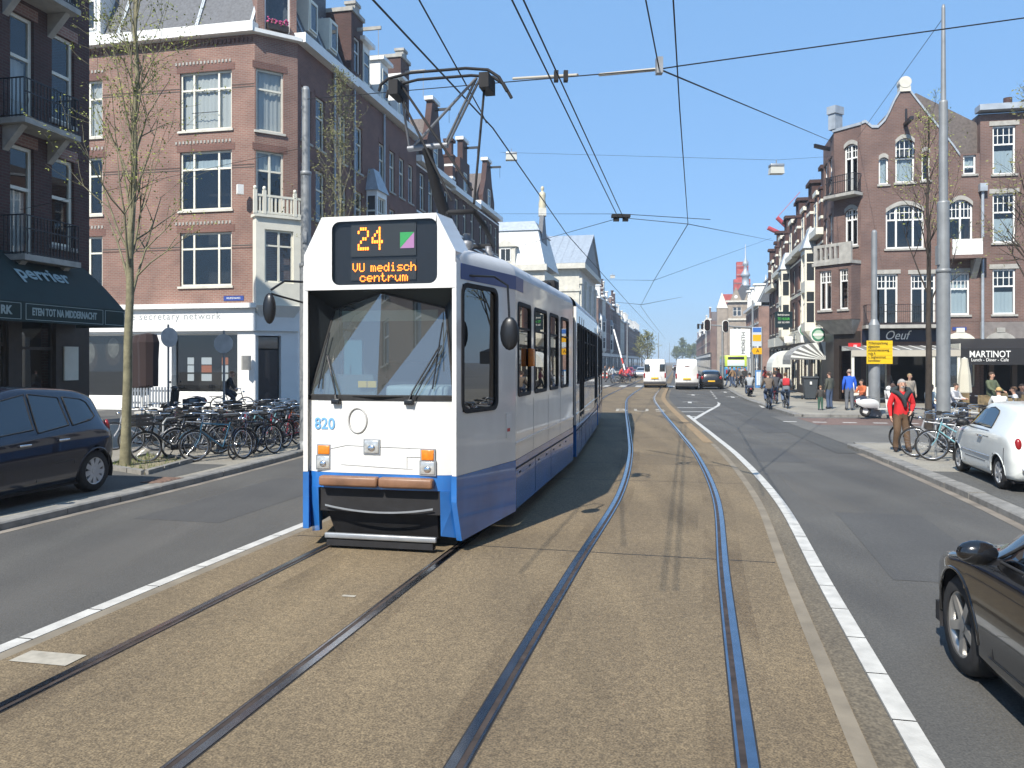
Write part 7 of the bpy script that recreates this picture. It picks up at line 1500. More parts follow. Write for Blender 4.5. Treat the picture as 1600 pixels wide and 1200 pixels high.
# ------------------------------------------------------------------ bicycles
def ring(mb, c, r, t, axis='x', n=28, k=5):
    pts = [(c[0], c[1] + r * math.cos(a), c[2] + r * math.sin(a)) for a in (2 * math.pi * i / n for i in range(n))]; mb.tube(pts, t, k, True)
BM = {}
def bike_meshes(col, key, kind):
    if key in BM: return BM[key]
    fm = mat('bike_' + key, col, .35, .2, coat=.6); wr = .345; y0, y1 = -.55, .55    # rear, front axle
    out = {}
    def wheel(y):
        t = MB(); ring(t, (0, y, wr), wr - .02, .019); r_ = MB(); ring(r_, (0, y, wr), wr - .048, .011, k=4)
        for i in range(16): a = 2 * math.pi * i / 16; s_ = .03 * (1 if i % 2 else -1); r_.tube([(s_, y + .02 * math.cos(a + .5), wr + .02 * math.sin(a + .5)), (0, y + (wr - .05) * math.cos(a), wr + (wr - .05) * math.sin(a))], .0022, 3)
        r_.cyl((-.05, y, wr), (.05, y, wr), .022, n=8); return t.mesh('wheel', M_rubber), r_.mesh('rim', M_chrome)
    out['wr'], out['rr'] = wheel(y0); out['wf'], out['rf'] = wheel(y1)
    bb = (0, -.08, .28); st = (0, -.27, .82); ht = (0, .36, .86); hb = (0, .41, .66)
    f = MB(); top0 = st if kind == 'm' else (0, -.16, .5); f.tube([bb, st], .017, 6); f.tube([bb, hb], .019, 6); f.tube([(0, -.24, .76) if kind == 'm' else top0, (0, .37, .82)], .016, 6); f.tube([hb, ht], .02, 6)
    for s in (-1, 1): f.tube([(s * .012, -.12, .29), (s * .055, y0, wr)], .010, 5); f.tube([(s * .012, -.25, .74), (s * .055, y0, wr)], .008, 5)
    out['frame'] = f.mesh('frame', fm)
    k = MB()
    for s in (-1, 1): k.tube([(s * .03, .42, .63), (s * .05, .45, .5), (s * .05, y1, wr)], .011, 5)
    out['fork'] = k.mesh('fork', fm)
    h = MB(); h.tube([ht, (0, .33, 1.0)], .013, 6); h.tube([(-.29, .12, 1.03), (-.25, .26, 1.04), (-.1, .36, 1.02), (.1, .36, 1.02), (.25, .26, 1.04), (.29, .12, 1.03)], .012, 6); out['handlebar'] = h.mesh('handlebar', M_chrome)
    for s, nm_ in ((-1, 'grip1'), (1, 'grip2')): out[nm_] = MB().cyl((s * .29, .12, 1.03), (s * .30, .02, 1.02), .018, n=8).mesh('grip', M_rubber)
    sd = MB(); sd.ell((0, -.36, .96), (.10, .10, .035), 10, 6); sd.ell((0, -.24, .955), (.045, .14, .028), 10, 6); sd.cyl((0, -.28, .8), (0, -.31, .94), .013, n=6); out['saddle'] = sd.mesh('saddle', M_rubber)
    rk = MB(); rk.box(-.07, .07, -.92, -.4, .70, .715)
    for s in (-1, 1): rk.tube([(s * .07, -.85, .70), (s * .055, y0, wr)], .007, 4); rk.tube([(s * .07, -.9, .71), (s * .07, -.36, .73)], .008, 4)
    out['luggage_rack'] = rk.mesh('luggage_rack', M_iron)
    for y, a0, a1, nm_ in ((y0, 20, 200, 'mudguard1'), (y1, 30, 170, 'mudguard2')):
        md = MB(); md.grid([[(x, y + (wr + .02) * math.cos(R(a0 + (a1 - a0) * i / 14)), wr + (wr + .02) * math.sin(R(a0 + (a1 - a0) * i / 14))) for i in range(15)] for x in (-.025, .025)])
        out[nm_] = md.mesh('mudguard', fm if kind == 'm' else M_iron)
    cc = MB(); cc.bbox(.02, .06, -.6, .02, .24, .36, .015); cc.tube([(.06, -.08, .28), (.09, -.08, .28), (.09, .02, .15)], .009, 5); cc.tube([(-.04, -.08, .28), (-.09, -.08, .28), (-.09, -.18, .41)], .009, 5); cc.bbox(.08, .17, -.02, .06, .13, .155, .008); cc.bbox(-.17, -.08, -.22, -.14, .40, .425, .008); out['chain_case'] = cc.mesh('chain_case', M_iron)
    lp = MB(); lp.ell((0, .45, .9), (.04, .05, .04), 8, 6); out['lamp'] = lp.mesh('lamp', M_chrome)
    BM[key] = out; return out
def bike(label, x, y, rz, col, key, kind='m', lean=0.0, crate=None, seat=None, group='bicycles parked in the rack', z=.1, name='bicycle', steer=0.0):
    m = bike_meshes(col, key, kind); o_ = thing(name, label, 'bicycle', (x, y, z), rz, group); o_.rotation_euler = (0, lean, rz); o_.rotation_mode = 'XYZ'
    for nm in ('frame', 'handlebar', 'grip1', 'grip2', 'saddle', 'luggage_rack', 'mudguard1', 'mudguard2', 'chain_case', 'fork', 'lamp'): link(nm.rstrip('12'), m[nm], o_)
    for a, b in (('wr', 'rr'), ('wf', 'rf')): w_ = link('wheel', m[a], o_); link('rim', m[b], w_)
    o_.scale = (.92,) * 3
    if crate:
        c_ = MB(); c_.box(-.22, .22, .45, .80, .80, .815)
        for q in ((-.22, -.205, .45, .80), (.205, .22, .45, .80), (-.204, .204, .45, .465), (-.204, .204, .785, .80)):
            for zz in (.82, .90, .98): c_.box(q[0], q[1], q[2], q[3], zz, zz + .06)
        c_.build('front_crate', crate, o_)
    if seat:
        c_ = MB().bbox(-.15, .15, -.75, -.5, .75, .82, .02).bbox(-.15, .15, -.8, -.74, .8, 1.15, .02); c_.build('child_seat', seat, o_)
    return o_
g = random.Random(12)
KC = {'black': (.012, .012, .014), 'blue': (.02, .09, .16), 'darkblue': (.012, .02, .05), 'red': (.30, .012, .03), 'silver': (.42, .43, .45), 'white': (.55, .56, .56), 'teal': (.20, .42, .48), 'green': (.02, .07, .04), 'orange': (.5, .12, .02), 'pink': (.55, .25, .3)}
M_crate = mat('crate_black', (.015, .016, .018), .6)
# left rack: two loose rows along the kerb
LB = [(258, 724, 68, 'black', 'm', .10, 'crate', 'black bicycle with plastic crate next to the street tree'), (298, 716, 60, 'silver', 'm', -.08, None, 'silver bicycle second from the street tree in the front row'),
      (333, 722, 66, 'blue', 'm', .06, None, 'blue bicycle with its wheel out in front of the rack'), (372, 716, 25, 'black', 'w', -.10, None, 'black bicycle leaning with a kickstand mid row'),
      (398, 716, 40, 'darkblue', 'm', .12, None, 'dark blue bicycle whose front wheel nears the kerb'), (420, 706, 35, 'black', 'm', -.05, None, 'black bicycle left of the red one in the rack'),
      (438, 701, 48, 'red', 'w', .10, None, 'red bicycle in the rack near the tram'), (455, 696, 45, 'silver', 'm', -.06, None, 'silver bicycle almost hidden by the tram front'),
      (240, 694, 60, 'green', 'w', .08, 'seat', 'dark green bicycle with child seat in the back row'), (282, 690, 50, 'pink', 'w', -.08, None, 'pink bicycle in the back row behind the rails'),
      (318, 688, 70, 'black', 'm', .05, None, 'black bicycle in the back row near the road sign'), (352, 684, 40, 'orange', 'w', .10, None, 'orange-trimmed bicycle in the back row'),
      (385, 682, 60, 'black', 'm', -.07, 'crate', 'black crate bicycle in the back row centre'), (412, 680, 45, 'white', 'm', .06, None, 'white bicycle in the back row'), (440, 678, 55, 'black', 'w', .07, 'seat', 'black bicycle with raised child seat by the tram'),
      (205, 704, 75, 'silver', 'm', .06, None, 'silver bicycle locked behind the street tree trunk'), (467, 690, 50, 'orange', 'm', .05, None, 'orange bicycle right beside the tram front')]
for px, py, a, c, kd, ln, ex, lab in LB:
    p = gp(px, py, .1); p = p + Vector((0, .35, 0)); bike(lab, p.x, p.y, -R(a + 180 - 20), KC[c], c, kd, ln, M_crate if ex == 'crate' else None, MATS['seat_dark'] if ex == 'seat' else None)
EXTRA = [(272, 705, 82, 'black', 'w', .12, None, 'black bicycle jammed between the crate bicycle and the silver one'), (314, 708, 48, 'darkblue', 'm', -.12, 'crate', 'dark blue crate bicycle behind the blue one'), (347, 704, 78, 'black', 'm', .14, None, 'black bicycle tilted over the rack mid row'), (408, 696, 62, 'teal', 'w', -.1, None, 'pale blue bicycle behind the dark blue one'),
      (430, 690, 70, 'black', 'm', .1, 'crate', 'black crate bicycle behind the red one'), (228, 708, 58, 'black', 'm', -.1, None, 'black bicycle right of the street tree trunk'), (366, 694, 55, 'red', 'm', .05, None, 'red bicycle deep in the rack centre'), (300, 698, 35, 'white', 'w', -.06, None, 'white bicycle between the two rows'), (450, 686, 38, 'darkblue', 'w', .1, None, 'dark blue bicycle in the back row by the tram')]
for px, py, a, c, kd, ln, ex, lab in EXTRA:
    p = gp(px, py, .1) + Vector((0, .35, 0)); bike(lab, p.x, p.y, -R(a + 160 + g.uniform(-8, 8)), KC[c], c, kd, ln, M_crate if ex == 'crate' else None)
def rack(label, pts, n, w=.7, hgt=.78):
    o_ = thing('bicycle_rack', label, 'bicycle rack', (pts[0].x, pts[0].y, .1)); base = o_.location
    for i in range(n):
        p = pts[0].lerp(pts[1], i / max(1, n - 1)) - Vector((base.x, base.y, 0)); p.z = 0; d = (pts[1] - pts[0]).normalized() * w
        MB().tube([p, p + Vector((0, 0, hgt - .08)), p + d * .1 + Vector((0, 0, hgt)), p + d * .9 + Vector((0, 0, hgt)), p + d + Vector((0, 0, hgt - .08)), p + d], .024, 8).build('hoop', M_galv, o_)
rack('grey tubular bicycle rack along the left kerb', [gp(255, 712, .1), gp(425, 692, .1)], 6, .8)
RB = [(1480, 724, -62, 'teal', 'm', .04, None, 'pale blue racing bicycle nearest the white car'), (1452, 718, -60, 'silver', 'm', -.05, None, 'silver bicycle behind the pale blue one'), (1432, 708, -55, 'black', 'm', .08, 'crate', 'black crate bicycle beside the man in red'),
      (1505, 706, -70, 'black', 'm', .05, None, 'black bicycle behind the racing bicycle'), (1520, 698, -60, 'darkblue', 'm', -.05, None, 'dark bicycle partly behind the white car'), (1500, 690, -65, 'white', 'm', .06, None, 'white bicycle with a cloth-covered saddle by the pole')]
for px, py, a, c, kd, ln, ex, lab in RB:
    p = gp(px, py, .1) + Vector((.35, .15, 0)); bike(lab, p.x, p.y, -R(a) , KC[c], c, kd, ln, M_crate if ex else None, group='bicycles parked by the tall pole')
rack('grey tubular bicycle rack by the tall right pole', [gp(1462, 712, .1), gp(1535, 712, .1)], 2, 1.2, .8)

# ------------------------------------------------------------------ people
def lerp(a, b, t): return tuple(x + (y - x) * t for x, y in zip(a, b))
POSES = {
 'stand': {'pel': (0, 0, .95), 'ch': (0, 0, 1.33), 'nk': (0, .0, 1.48), 'hd': (0, .03, 1.64), 'ls': (-.19, 0, 1.41), 'le': (-.25, -.02, 1.13), 'lw': (-.25, .06, .88), 'rs': (.19, 0, 1.41), 're': (.25, -.02, 1.13), 'rw': (.25, .06, .88), 'lk': (-.10, .02, .50), 'la': (-.11, -.03, .08), 'rk': (.10, .02, .50), 'ra': (.11, -.03, .08)},
 'walk': {'pel': (0, 0, .93), 'ch': (0, .03, 1.31), 'nk': (0, .05, 1.46), 'hd': (0, .09, 1.62), 'ls': (-.19, .04, 1.39), 'le': (-.25, .14, 1.13), 'lw': (-.24, .32, .95), 'rs': (.19, .02, 1.39), 're': (.25, -.12, 1.13), 'rw': (.24, -.10, .87), 'lk': (-.09, -.02, .50), 'la': (-.09, -.34, .14), 'rk': (.10, .20, .52), 'ra': (.10, .30, .08)},
 'bike': {'pel': (0, -.28, 1.02), 'ch': (0, -.12, 1.38), 'nk': (0, -.06, 1.52), 'hd': (0, .0, 1.68), 'ls': (-.19, -.08, 1.45), 'le': (-.27, .0, 1.2), 'lw': (-.28, .12, 1.07), 'rs': (.19, -.08, 1.45), 're': (.27, .0, 1.2), 'rw': (.28, .12, 1.07), 'lk': (-.13, .16, .82), 'la': (-.12, -.12, .50), 'rk': (.13, .10, .64), 'ra': (.12, -.02, .23)},
 'scoot': {'pel': (0, -.25, .80), 'ch': (0, -.15, 1.18), 'nk': (0, -.12, 1.33), 'hd': (0, -.08, 1.5), 'ls': (-.2, -.12, 1.27), 'le': (-.28, .05, 1.05), 'lw': (-.28, .28, .98), 'rs': (.2, -.12, 1.27), 're': (.28, .05, 1.05), 'rw': (.28, .28, .98), 'lk': (-.18, .18, .72), 'la': (-.16, .15, .30), 'rk': (.18, .18, .72), 'ra': (.16, .15, .30)},
 'sit': {'pel': (0, -.1, .53), 'ch': (0, -.1, .92), 'nk': (0, -.06, 1.07), 'hd': (0, -.02, 1.23), 'ls': (-.19, -.08, 1.0), 'le': (-.25, .05, .76), 'lw': (-.15, .28, .74), 'rs': (.19, -.08, 1.0), 're': (.25, .05, .76), 'rw': (.15, .28, .74), 'lk': (-.12, .34, .52), 'la': (-.12, .32, .09), 'rk': (.12, .34, .52), 'ra': (.12, .32, .09)},
}
POSES['push'] = dict(POSES['stand'], le=(-.24, .12, 1.16), lw=(-.2, .36, 1.05), re=(.24, .12, 1.16), rw=(.2, .36, 1.05), rk=(.1, .08, .5), ra=(.1, .12, .08), la=(-.11, -.12, .08))
POSES['red'] = dict(POSES['walk'], le=(-.27, .02, 1.13), lw=(-.16, .20, .98), re=(.27, .0, 1.12), rw=(.27, .10, .86), hd=(0, .06, 1.63), lk=(-.11, .02, .5), la=(-.13, .10, .08), rk=(.12, .10, .51), ra=(.13, -.02, .08))
SKIN = mat('skin', (.52, .30, .21), .6, var=.08, scale=10)
def person(label, x, y, face, pose, top, legs, shoe, hair=(.05, .035, .025), h=1.75, z=.1, cat='person', group=None, fingers=False, bald=False, skin=None, hood=None, name='person', long_sleeve=True):
    """face: heading the body looks towards (clockwise from +Y)"""
    P = POSES[pose]; h = h * .9; k = h / 1.75; V = []; E = []; Rr = []; zone = []
    def v(p, r): V.append(Vector(p) * k); Rr.append(r * k); return len(V) - 1
    def e(a, b, zn): E.append((a, b)); zone.append(zn)
    pel = v(P['pel'], .15); wa = v(lerp(P['pel'], P['ch'], .45), .145); ch = v(P['ch'], .165); nk0 = v(lerp(P['ch'], P['nk'], .75), .085); nk = v(P['nk'], .055); e(pel, wa, 't'); e(wa, ch, 't'); e(ch, nk0, 't'); e(nk0, nk, 's')
    hd = Vector(P['hd']); h1 = v(hd + Vector((0, .01, -.06)), .072); h2 = v(hd + Vector((0, .0, .02)), .094); h3 = v(hd + Vector((0, -.01, .085)), .07); e(nk, h1, 's'); e(h1, h2, 's'); e(h2, h3, 's')
    hands = []
    for s_, w_, L in (('ls', 'le', 'lw'), ('rs', 're', 'rw')):
        a = v(P[s_], .085); b = v(lerp(P[s_], P[w_], .5), .074); c = v(P[w_], .062); d = v(lerp(P[w_], P[L], .55), .05); f = v(P[L], .031); dirv = (Vector(P[L]) - Vector(P[w_])).normalized(); hnd = v(Vector(P[L]) + dirv * .07, .034)
        e(ch, a, 't'); e(a, b, 't'); e(b, c, 't' if long_sleeve else 's'); e(c, d, 't' if long_sleeve else 's'); e(d, f, 't' if long_sleeve else 's'); e(f, hnd, 's')
        side = Vector((1 if s_ == 'rs' else -1, 0, 0)); fw = Vector((0, 1, 0)); 
        sp = fw - dirv * fw.dot(dirv); sp = sp.normalized() if sp.length > .1 else Vector((1, 0, 0))
        if fingers:
            for q, (o_, ln) in enumerate(((-.027, .055), (-.009, .066), (.009, .07), (.027, .062))):
                base = Vector(P[L]) + dirv * .085 + sp * o_; m_ = v(base + dirv * ln * .5 - side * .006, .0095); t_ = v(base + dirv * ln * .95 - side * .024, .008); e(hnd, m_, 's'); e(m_, t_, 's')
            th = v(Vector(P[L]) + dirv * .045 + sp * .045, .0115); t2 = v(Vector(P[L]) + dirv * .085 + sp * .055 - side * .01, .009); e(hnd, th, 's'); e(th, t2, 's')
        else:
            t_ = v(Vector(P[L]) + dirv * .15 - side * .015, .02); e(hnd, t_, 's'); th = v(Vector(P[L]) + dirv * .09 + sp * .05, .013); e(hnd, th, 's')
    for sx_, kn, an in ((-1, 'lk', 'la'), (1, 'rk', 'ra')):
        hp = v(Vector(P['pel']) + Vector((sx_ * .085, 0, -.05)), .125); m = v(lerp(Vector(P['pel']) + Vector((sx_ * .09, 0, -.05)), P[kn], .5), .105); kk = v(P[kn], .086); cf = v(lerp(P[kn], P[an], .4), .078); ak = v(P[an], .062); A = Vector(P[an]); toe = v(A + Vector((sx_ * .02, .15, -.04)), .036); heel = v(A + Vector((0, -.05, -.035)), .036)
        e(pel, hp, 'l'); e(hp, m, 'l'); e(m, kk, 'l'); e(kk, cf, 'l'); e(cf, ak, 'l'); e(ak, toe, 'f'); e(ak, heel, 'f')
    me = bpy.data.meshes.new('person'); me.from_pydata(V, E, []); ob = bpy.data.objects.new('person', me); COL.objects.link(ob)
    ob.modifiers.new('s', 'SKIN'); ob.modifiers.new('u', 'SUBSURF').levels = 2 if fingers else 1
    sk = me.skin_vertices[0].data
    for i, r in enumerate(Rr): sk[i].radius = (r, r)
    sk[0].use_root = True
    PEOPLE.append((ob, V, E, zone, label, (x, y, z), face, (top, legs, shoe, skin), hair, hd * k, k, bald, group, cat, name, hood, P, Rr)); return ob
PEOPLE = []
NOZ = ('cyclist', 'sitting', 'rider', 'diner', 'bending at')
def cm(c): return mat('cloth_%d_%d_%d' % tuple(int(v * 1000) for v in c), c, .85, var=.18, scale=5)
def finish_people():
    bpy.context.view_layer.update(); dg = bpy.context.evaluated_depsgraph_get(); done = []
    for rec in PEOPLE: done.append(bpy.data.meshes.new_from_object(rec[0].evaluated_get(dg)))
    out = []
    for me, (ob, V, E, zone, label, loc, face, cols, hair, hd, k, bald, group, cat, name, hood, P, Rr) in zip(done, PEOPLE):
        top, legs, shoe, skin = cols; old = ob.data; ob.modifiers.clear(); ob.data = me; bpy.data.meshes.remove(old); ob.name = name
        me.materials.clear()
        for m in (cm(top), cm(legs), cm(shoe), skin or SKIN): me.materials.append(m)
        idx = {'t': 0, 'l': 1, 'f': 2, 's': 3}
        for p in me.polygons:
            c = p.center; best = 9; bz = 't'
            for (a, b), zn in zip(E, zone):
                A, B = V[a], V[b]; ab = B - A; t = max(0, min(1, (c - A).dot(ab) / max(1e-9, ab.length_squared))); d = (A + ab * t - c).length - (Rr[a] * (1 - t) + Rr[b] * t) * .9
                if d < best: best = d; bz = zn
            if bz in 'tl' and name == 'person' and not any(q in label for q in NOZ) and abs(c.x) < .17 * k: bz = 't' if c.z > V[0].z - .015 * k else 'l'
            p.material_index = idx[bz]; p.use_smooth = True
        ob.location = loc; ob.rotation_euler = (0, 0, -face); tag(ob, label, cat, group)
        hm = MB(); hx = hd + Vector((0, -.016 * k, .03 * k))
        if not bald:
            rr = .101 * k; rows = []
            for i in range(6):
                a = math.pi * .52 * i / 5; rows.append([hx + Vector((rr * .93 * math.sin(a) * math.cos(b), rr * 1.05 * math.sin(a) * math.sin(b) - .01 * k, rr * 1.08 * math.cos(a) + (.035 * k if math.sin(b) > .5 and i > 3 else 0))) for b in (2 * math.pi * j / 14 for j in range(14))])
            hm.grid(rows, closed=True); hm.build('hair', cm(hair), ob)
        fc_ = MB(); fy = hd + Vector((0, .088 * k, .0)); fc_.hexa([fy + Vector((-.014, -.01, -.03)) * k, fy + Vector((.014, -.01, -.03)) * k, fy + Vector((.012, .028, -.025)) * k, fy + Vector((-.012, .028, -.025)) * k, fy + Vector((-.008, -.012, .025)) * k, fy + Vector((.008, -.012, .025)) * k, fy + Vector((.006, .006, .022)) * k, fy + Vector((-.006, .006, .022)) * k]); fc_.build('nose', skin or SKIN, ob)
        ey = MB()
        for s in (-1, 1): ey.ell(fy + Vector((s * .034, -.006, .022)) * k, Vector((.014, .008, .008)) * k, 6, 4)
        ey.ell(fy + Vector((0, -.008, -.052)) * k, Vector((.024, .008, .006)) * k, 6, 4); ey.build('face_features', cm((.06, .03, .025)), ob)
        er = MB()
        for s in (-1, 1): er.ell(hd + Vector((s * .094, .0, .0)) * k, Vector((.012, .022, .032)) * k, 6, 4)
        er.build('ears', skin or SKIN, ob)
        out.append(ob)
    return out
BL_, DK, JE = (.02, .02, .022), (.05, .05, .055), (.06, .09, .16)
rm = gp(1408, 706, .1); man = person('man in red sweater with a dark scarf and brown trousers walking by the bicycles', rm.x, rm.y, R(188), 'red', (.62, .02, .025), (.115, .07, .04), (.03, .018, .014), hair=(.32, .30, .28), h=1.78, fingers=True)
def onb(label, px, py, top, legs, pose='bike', key='black', hair=(.05, .035, .025), blabel='', hdg=AST, h=1.75):
    p = gp(px, py, 0.0); person(label, p.x, p.y, hdg, pose, top, legs, BL_, hair, h, z=.0)
    bike(blabel, p.x, p.y, -hdg, KC[key], key, 'm', 0, None, None, 'bicycles being ridden', z=.008)
onb('cyclist in brown jacket and jeans riding away', 1200, 639, (.13, .10, .075), JE, blabel='black bicycle ridden by the cyclist in brown')
onb('cyclist with a red backpack riding away', 1227, 641, (.16, .18, .20), (.10, .14, .22), blabel='black bicycle ridden by the cyclist with red backpack', hair=(.10, .06, .03))
onb('cyclist partly hidden behind the one in brown', 1210, 634, DK, JE, blabel='dark red bicycle behind the cyclist in brown', key='red')
p = gp(1350 if False else 363, 646, .1); person('cyclist in black crossing the side street by the white shop', p.x, p.y, R(75), 'bike', BL_, (.03, .035, .05), BL_, (.20, .09, .04), z=.105); bike('black bicycle ridden across the side street', p.x, p.y, -R(75), KC['black'], 'black', 'm', 0, None, None, 'bicycles being ridden', z=.112)
p = gp(985 if False else 972, 600); onb('cyclist in red crossing far left', 972, 600, (.5, .05, .04), BL_, blabel='bicycle of the far cyclist in red', hdg=R(80)); onb('second far cyclist in red jacket by the crossing', 983, 598, (.55, .06, .08), JE, blabel='bicycle of the second far cyclist', hdg=R(60))
# pedestrians on the right
def ped(label, px, py, pose, face, top, legs, hair=(.05, .035, .025), h=1.75, group=None, **kw):
    p = gp(px, py, .1); return person(label, p.x, p.y, R(face), pose, top, legs, BL_, hair, h, group=group, **kw)
ped('man in bright blue sweater standing by the cafe', 1327, 641, 'stand', 10, (.02, .10, .52), (.12, .13, .15), (.30, .24, .20), 1.85); ped('woman in dark green jacket and jeans by the cafe', 1296, 639, 'stand', 330, (.07, .075, .06), JE, (.06, .04, .03), 1.72)
ped('small child in a dark coat beside the woman', 1282, 641, 'stand', 20, (.05, .045, .04), (.04, .10, .07), (.2, .12, .06), 1.12); ped('person in orange top bending at the cafe table', 1345, 637, 'sit', 250, (.5, .13, .05), DK)
ped('waiter in olive shirt standing on the terrace', 1549, 655, 'push', 160, (.10, .12, .07), (.06, .08, .05), (.07, .045, .03), 1.8); ped('blonde woman in white top sitting on the terrace', 1560, 668, 'sit', 20, (.62, .63, .62), DK, (.45, .30, .12), 1.75)
ped('person with brown hair sitting beside the blonde woman', 1582, 664, 'sit', 300, (.55, .56, .58), BL_, (.16, .09, .05)); ped('person in pale blue shirt sitting near the tree', 1456, 655, 'sit', 160, (.35, .42, .45), JE, (.3, .18, .08)); ped('diner in white top behind the white scooter', 1395, 652, 'sit', 30, (.6, .58, .57), BL_, (.08, .05, .04))
ped('diner in dark clothes at the right end of the terrace', 1597, 655, 'sit', 200, (.12, .10, .09), BL_); ped('diner in white shirt beside the folded parasol', 1495, 652, 'sit', 150, (.55, .55, .56), BL_); ped('fair-haired diner standing behind the man in red', 1421, 648, 'stand', 180, (.35, .30, .24), DK, (.35, .25, .13), 1.7)
ped('bending man in blue shirt under the green awning', 121, 655, 'push', 300, (.10, .19, .45), DK, (.03, .025, .02), 1.75)
crowd = [(1140, 603, (.03, .03, .04), JE, 'pedestrian in black at the left of the crossing crowd'), (1145, 605, (.25, .16, .09), JE, 'pedestrian in tan jacket in the crossing crowd'), (1151, 604, (.04, .05, .08), (.08, .1, .14), 'pedestrian in navy coat in the crossing crowd'), (1156, 606, (.10, .10, .10), BL_, 'pedestrian in grey in the crossing crowd'), (1160, 602, (.35, .35, .36), JE, 'pedestrian in pale top in the crossing crowd'), (1164, 605, (.03, .03, .03), DK, 'tall pedestrian in black at the crowd edge'),
         (1196, 607, (.45, .06, .05), DK, 'pedestrian in red near the pavement board'), (1205, 610, (.2, .2, .22), BL_, 'pedestrian in grey by the white awning'), (1218, 612, (.4, .12, .22), DK, 'pedestrian in pink walking under the white awning'), (1213, 606, (.03, .03, .04), JE, 'pedestrian in black by the far shops')]
for px, py, t_, l_, lab in crowd: ped(lab, px, py, 'walk', 190 + (px * 37) % 160, t_, l_, group='people crossing by the bus', h=1.7 + (px % 7) * .02)
for i, (px, py, t_) in enumerate(((951, 598, (.5, .5, .5)), (957, 596, (.45, .5, .55)), (945, 594, (.05, .05, .06)), (1055, 589, (.02, .02, .025)))): ped(['far pedestrian in white by the left crossing', 'far pedestrian in pale blue by the left crossing', 'far pedestrian in black near the tram tail', 'person in black between the two vans'][i], px, py, 'walk', 90 + i * 40, t_, JE if i % 2 else DK)
# scooters
def scooter(label, x, y, rz, col, key, z=.1, shield=True):
    o_ = thing('motor_scooter', label, 'scooter', (x, y, z), rz); pm = mat('scooter_' + key, col, .3, coat=.8); wr = .22
    for yy in (-.6, .62):
        w_ = MB(); ring(w_, (0, yy, wr), wr - .05, .052, n=24, k=7); w_ = w_.build('wheel', M_rubber, o_); r_ = MB().cyl((-.03, yy, wr), (.03, yy, wr), wr - .12, n=14)
        for i in range(5): a = 2 * math.pi * i / 5; r_.cyl((0, yy, wr), (0, yy + (wr - .07) * math.cos(a), wr + (wr - .07) * math.sin(a)), .025, n=6)
        r_.build('rim', M_white if key == 'white' else M_steel, w_)
    MB().grid([[(sx * w * .19, yy, zz) for sx in (-1, -.9, -.5, 0, .5, .9, 1)] for yy, zz, w in ((-.95, .55, .6), (-.85, .68, .9), (-.5, .74, 1), (-.15, .70, .9))]).build('seat', mat('seat_navy', (.02, .03, .06), .6), o_)
    b_ = MB()
    for s in (-1, 1): b_.grid([[(s * x_ * w_, yy, .5 + (zz - .5) * h_ + dz_) for (x_, zz) in ((.10, .70), (.18, .6), (.2, .45), (.12, .32))] for yy, w_, h_, dz_ in ((-1.0, .35, .3, .06), (-.92, .75, .6, .04), (-.75, 1, .9, .01), (-.5, 1.05, 1, 0), (-.28, .85, .9, -.02), (-.12, .6, .6, -.08))])
    b_.box(-.16, .16, -.15, .32, .26, .32); b_.build('rear_body', pm, o_)
    MB().grid([[(x_, .36 + .10 * (1 - (x_ / .22) ** 2) + (zz - .3) * -.12, zz) for x_ in (-.22, -.15, 0, .15, .22)] for zz in (.28, .5, .75, .95)]).grid([[(x_, .40 + .10 * (1 - (x_ / .2) ** 2) + (zz - .3) * -.12, zz) for x_ in (-.2, -.12, 0, .12, .2)] for zz in (.3, .6, .95)]).build('leg_shield', pm, o_)
    MB().grid([[(x_, .62 + .30 * math.cos(R(a)), .22 + .28 * math.sin(R(a))) for a in (10, 50, 90, 130, 160)] for x_ in (-.09, 0, .09)]).build('mudguard', pm, o_)
    MB().ell((0, .33, 1.02), (.13, .12, .1), 10, 7).build('headset', pm, o_); MB().tube([(-.34, .22, 1.06), (-.1, .32, 1.04), (.1, .32, 1.04), (.34, .22, 1.06)], .018, 6).tube([(0, .33, .95), (0, .6, .3)], .03, 6).build('handlebar', M_iron, o_)
    for s in (-1, 1): MB().ell((s * .28, .3, 1.25), (.06, .02, .045), 8, 6).build('mirror', M_iron, o_)
    if shield: MB().grid([[(x_, .42 - (zz - 1.05) * .3, zz) for x_ in (-.2, 0, .2)] for zz in (1.05, 1.3, 1.5)]).build('wind_shield', glass('scooter_screen', (.8, .82, .82), .08), o_)
    MB().ell((0, -.98, .56), (.07, .03, .05), 8, 6).build('tail_light', MATS['tail_red'], o_); return o_
p = gp(1376, 651, .1); scooter('white scooter with blue seat parked behind the grey pole', p.x, p.y, -R(82), (.72, .74, .74), 'white')
p = gp(285, 650, .1); scooter('dark scooter with a wind shield parked before the white shop', p.x, p.y, R(75), (.015, .018, .018), 'dark', shield=True)
p = gp(1171, 622); scooter('black scooter ridden away along the cycle lane', p.x, p.y, -AST, (.02, .02, .022), 'black', z=0, shield=False); person('scooter rider in a pale grey shirt', p.x, p.y, AST, 'scoot', (.33, .36, .39), JE, BL_, (.02, .02, .02), 1.75, z=0)
folks = finish_people()
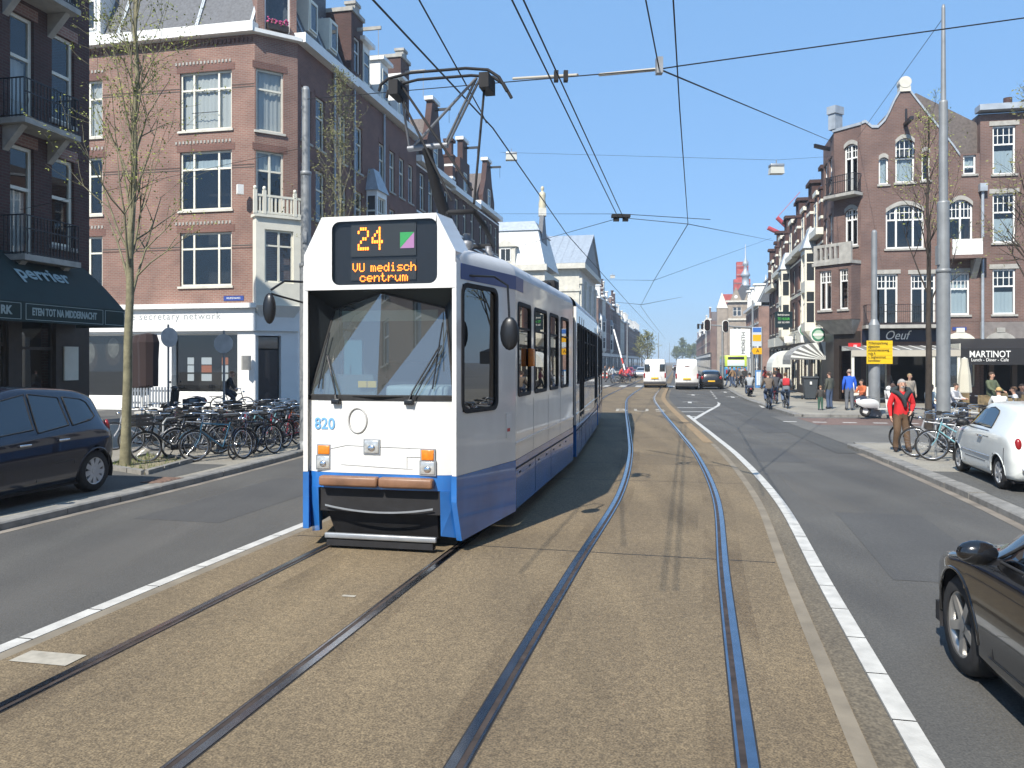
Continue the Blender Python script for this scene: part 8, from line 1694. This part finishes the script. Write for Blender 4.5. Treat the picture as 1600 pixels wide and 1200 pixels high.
# extras: scarf and bag of the man in red, red backpack
mo = folks[0]; _n0 = set(o.name for o in bpy.data.objects)
sc_m = cm((.025, .035, .04)); MB().tube([(-.23, .0, 1.43), (-.17, -.02, 1.50), (-.08, -.07, 1.53), (.08, -.07, 1.53), (.17, -.02, 1.50), (.23, .0, 1.43)], [.045, .07, .06, .06, .07, .045], 8).tube([(-.2, .05, 1.46), (-.11, .13, 1.43), (-.03, .19, 1.33), (.0, .20, 1.27)], [.05, .06, .055, .045], 8).tube([(.2, .05, 1.46), (.11, .13, 1.43), (.02, .20, 1.32), (-.02, .215, 1.2), (-.03, .2, 1.1)], [.05, .06, .055, .05, .03], 8).build('scarf', sc_m, mo)
MB().bbox(-.22, -.08, .17, .26, .88, .98, .02).build('hand_bag', M_rubber, mo); MB().tube([(-.15, .2, .98), (-.12, .17, 1.2), (-.05, .14, 1.38)], .012, 5).build('bag_strap', M_rubber, mo); MB().ell((0, .112, 1.572), (.05, .035, .032), 10, 6).build('beard', cm((.38, .36, .34)), mo)
bpk = folks[2]; MB().bbox(-.16, .16, -.36, -.18, 1.16, 1.52, .06).build('backpack', cm((.5, .03, .04)), bpk)

for o_ in bpy.data.objects:
    if o_.name not in _n0: o_.scale = (.9 * 1.78 / 1.75,) * 3
# ------------------------------------------------------------------ the street behind the camera (seen in the glass)
for lab, P_, sd, s0, s1, m_ in (('brick terrace behind the viewer on the right side', PF, 1, -90, -32, B_pink),):
    house(lab, P_, sd, s0, s1, m_, 14, 16, 'mansard', far=True, wood=M_white)
# ------------------------------------------------------------------ haze
hz = MB().box(-260, 330, -120, 640, -1.2, 40).build('haze', bpy.data.materials.new('haze_air')); hm_ = hz.data.materials[0]; hm_.use_nodes = True
hn = hm_.node_tree.nodes; hn.remove(hn['Principled BSDF']); pv_ = hn.new('ShaderNodeVolumePrincipled'); pv_.inputs['Color'].default_value = (.78, .88, 1.0, 1); pv_.inputs['Density'].default_value = .0008; pv_.inputs['Anisotropy'].default_value = .2
hm_.node_tree.links.new(pv_.outputs[0], hn['Material Output'].inputs['Volume']); tag(hz, 'thin bluish haze filling the air down the street', 'haze', kind='stuff')
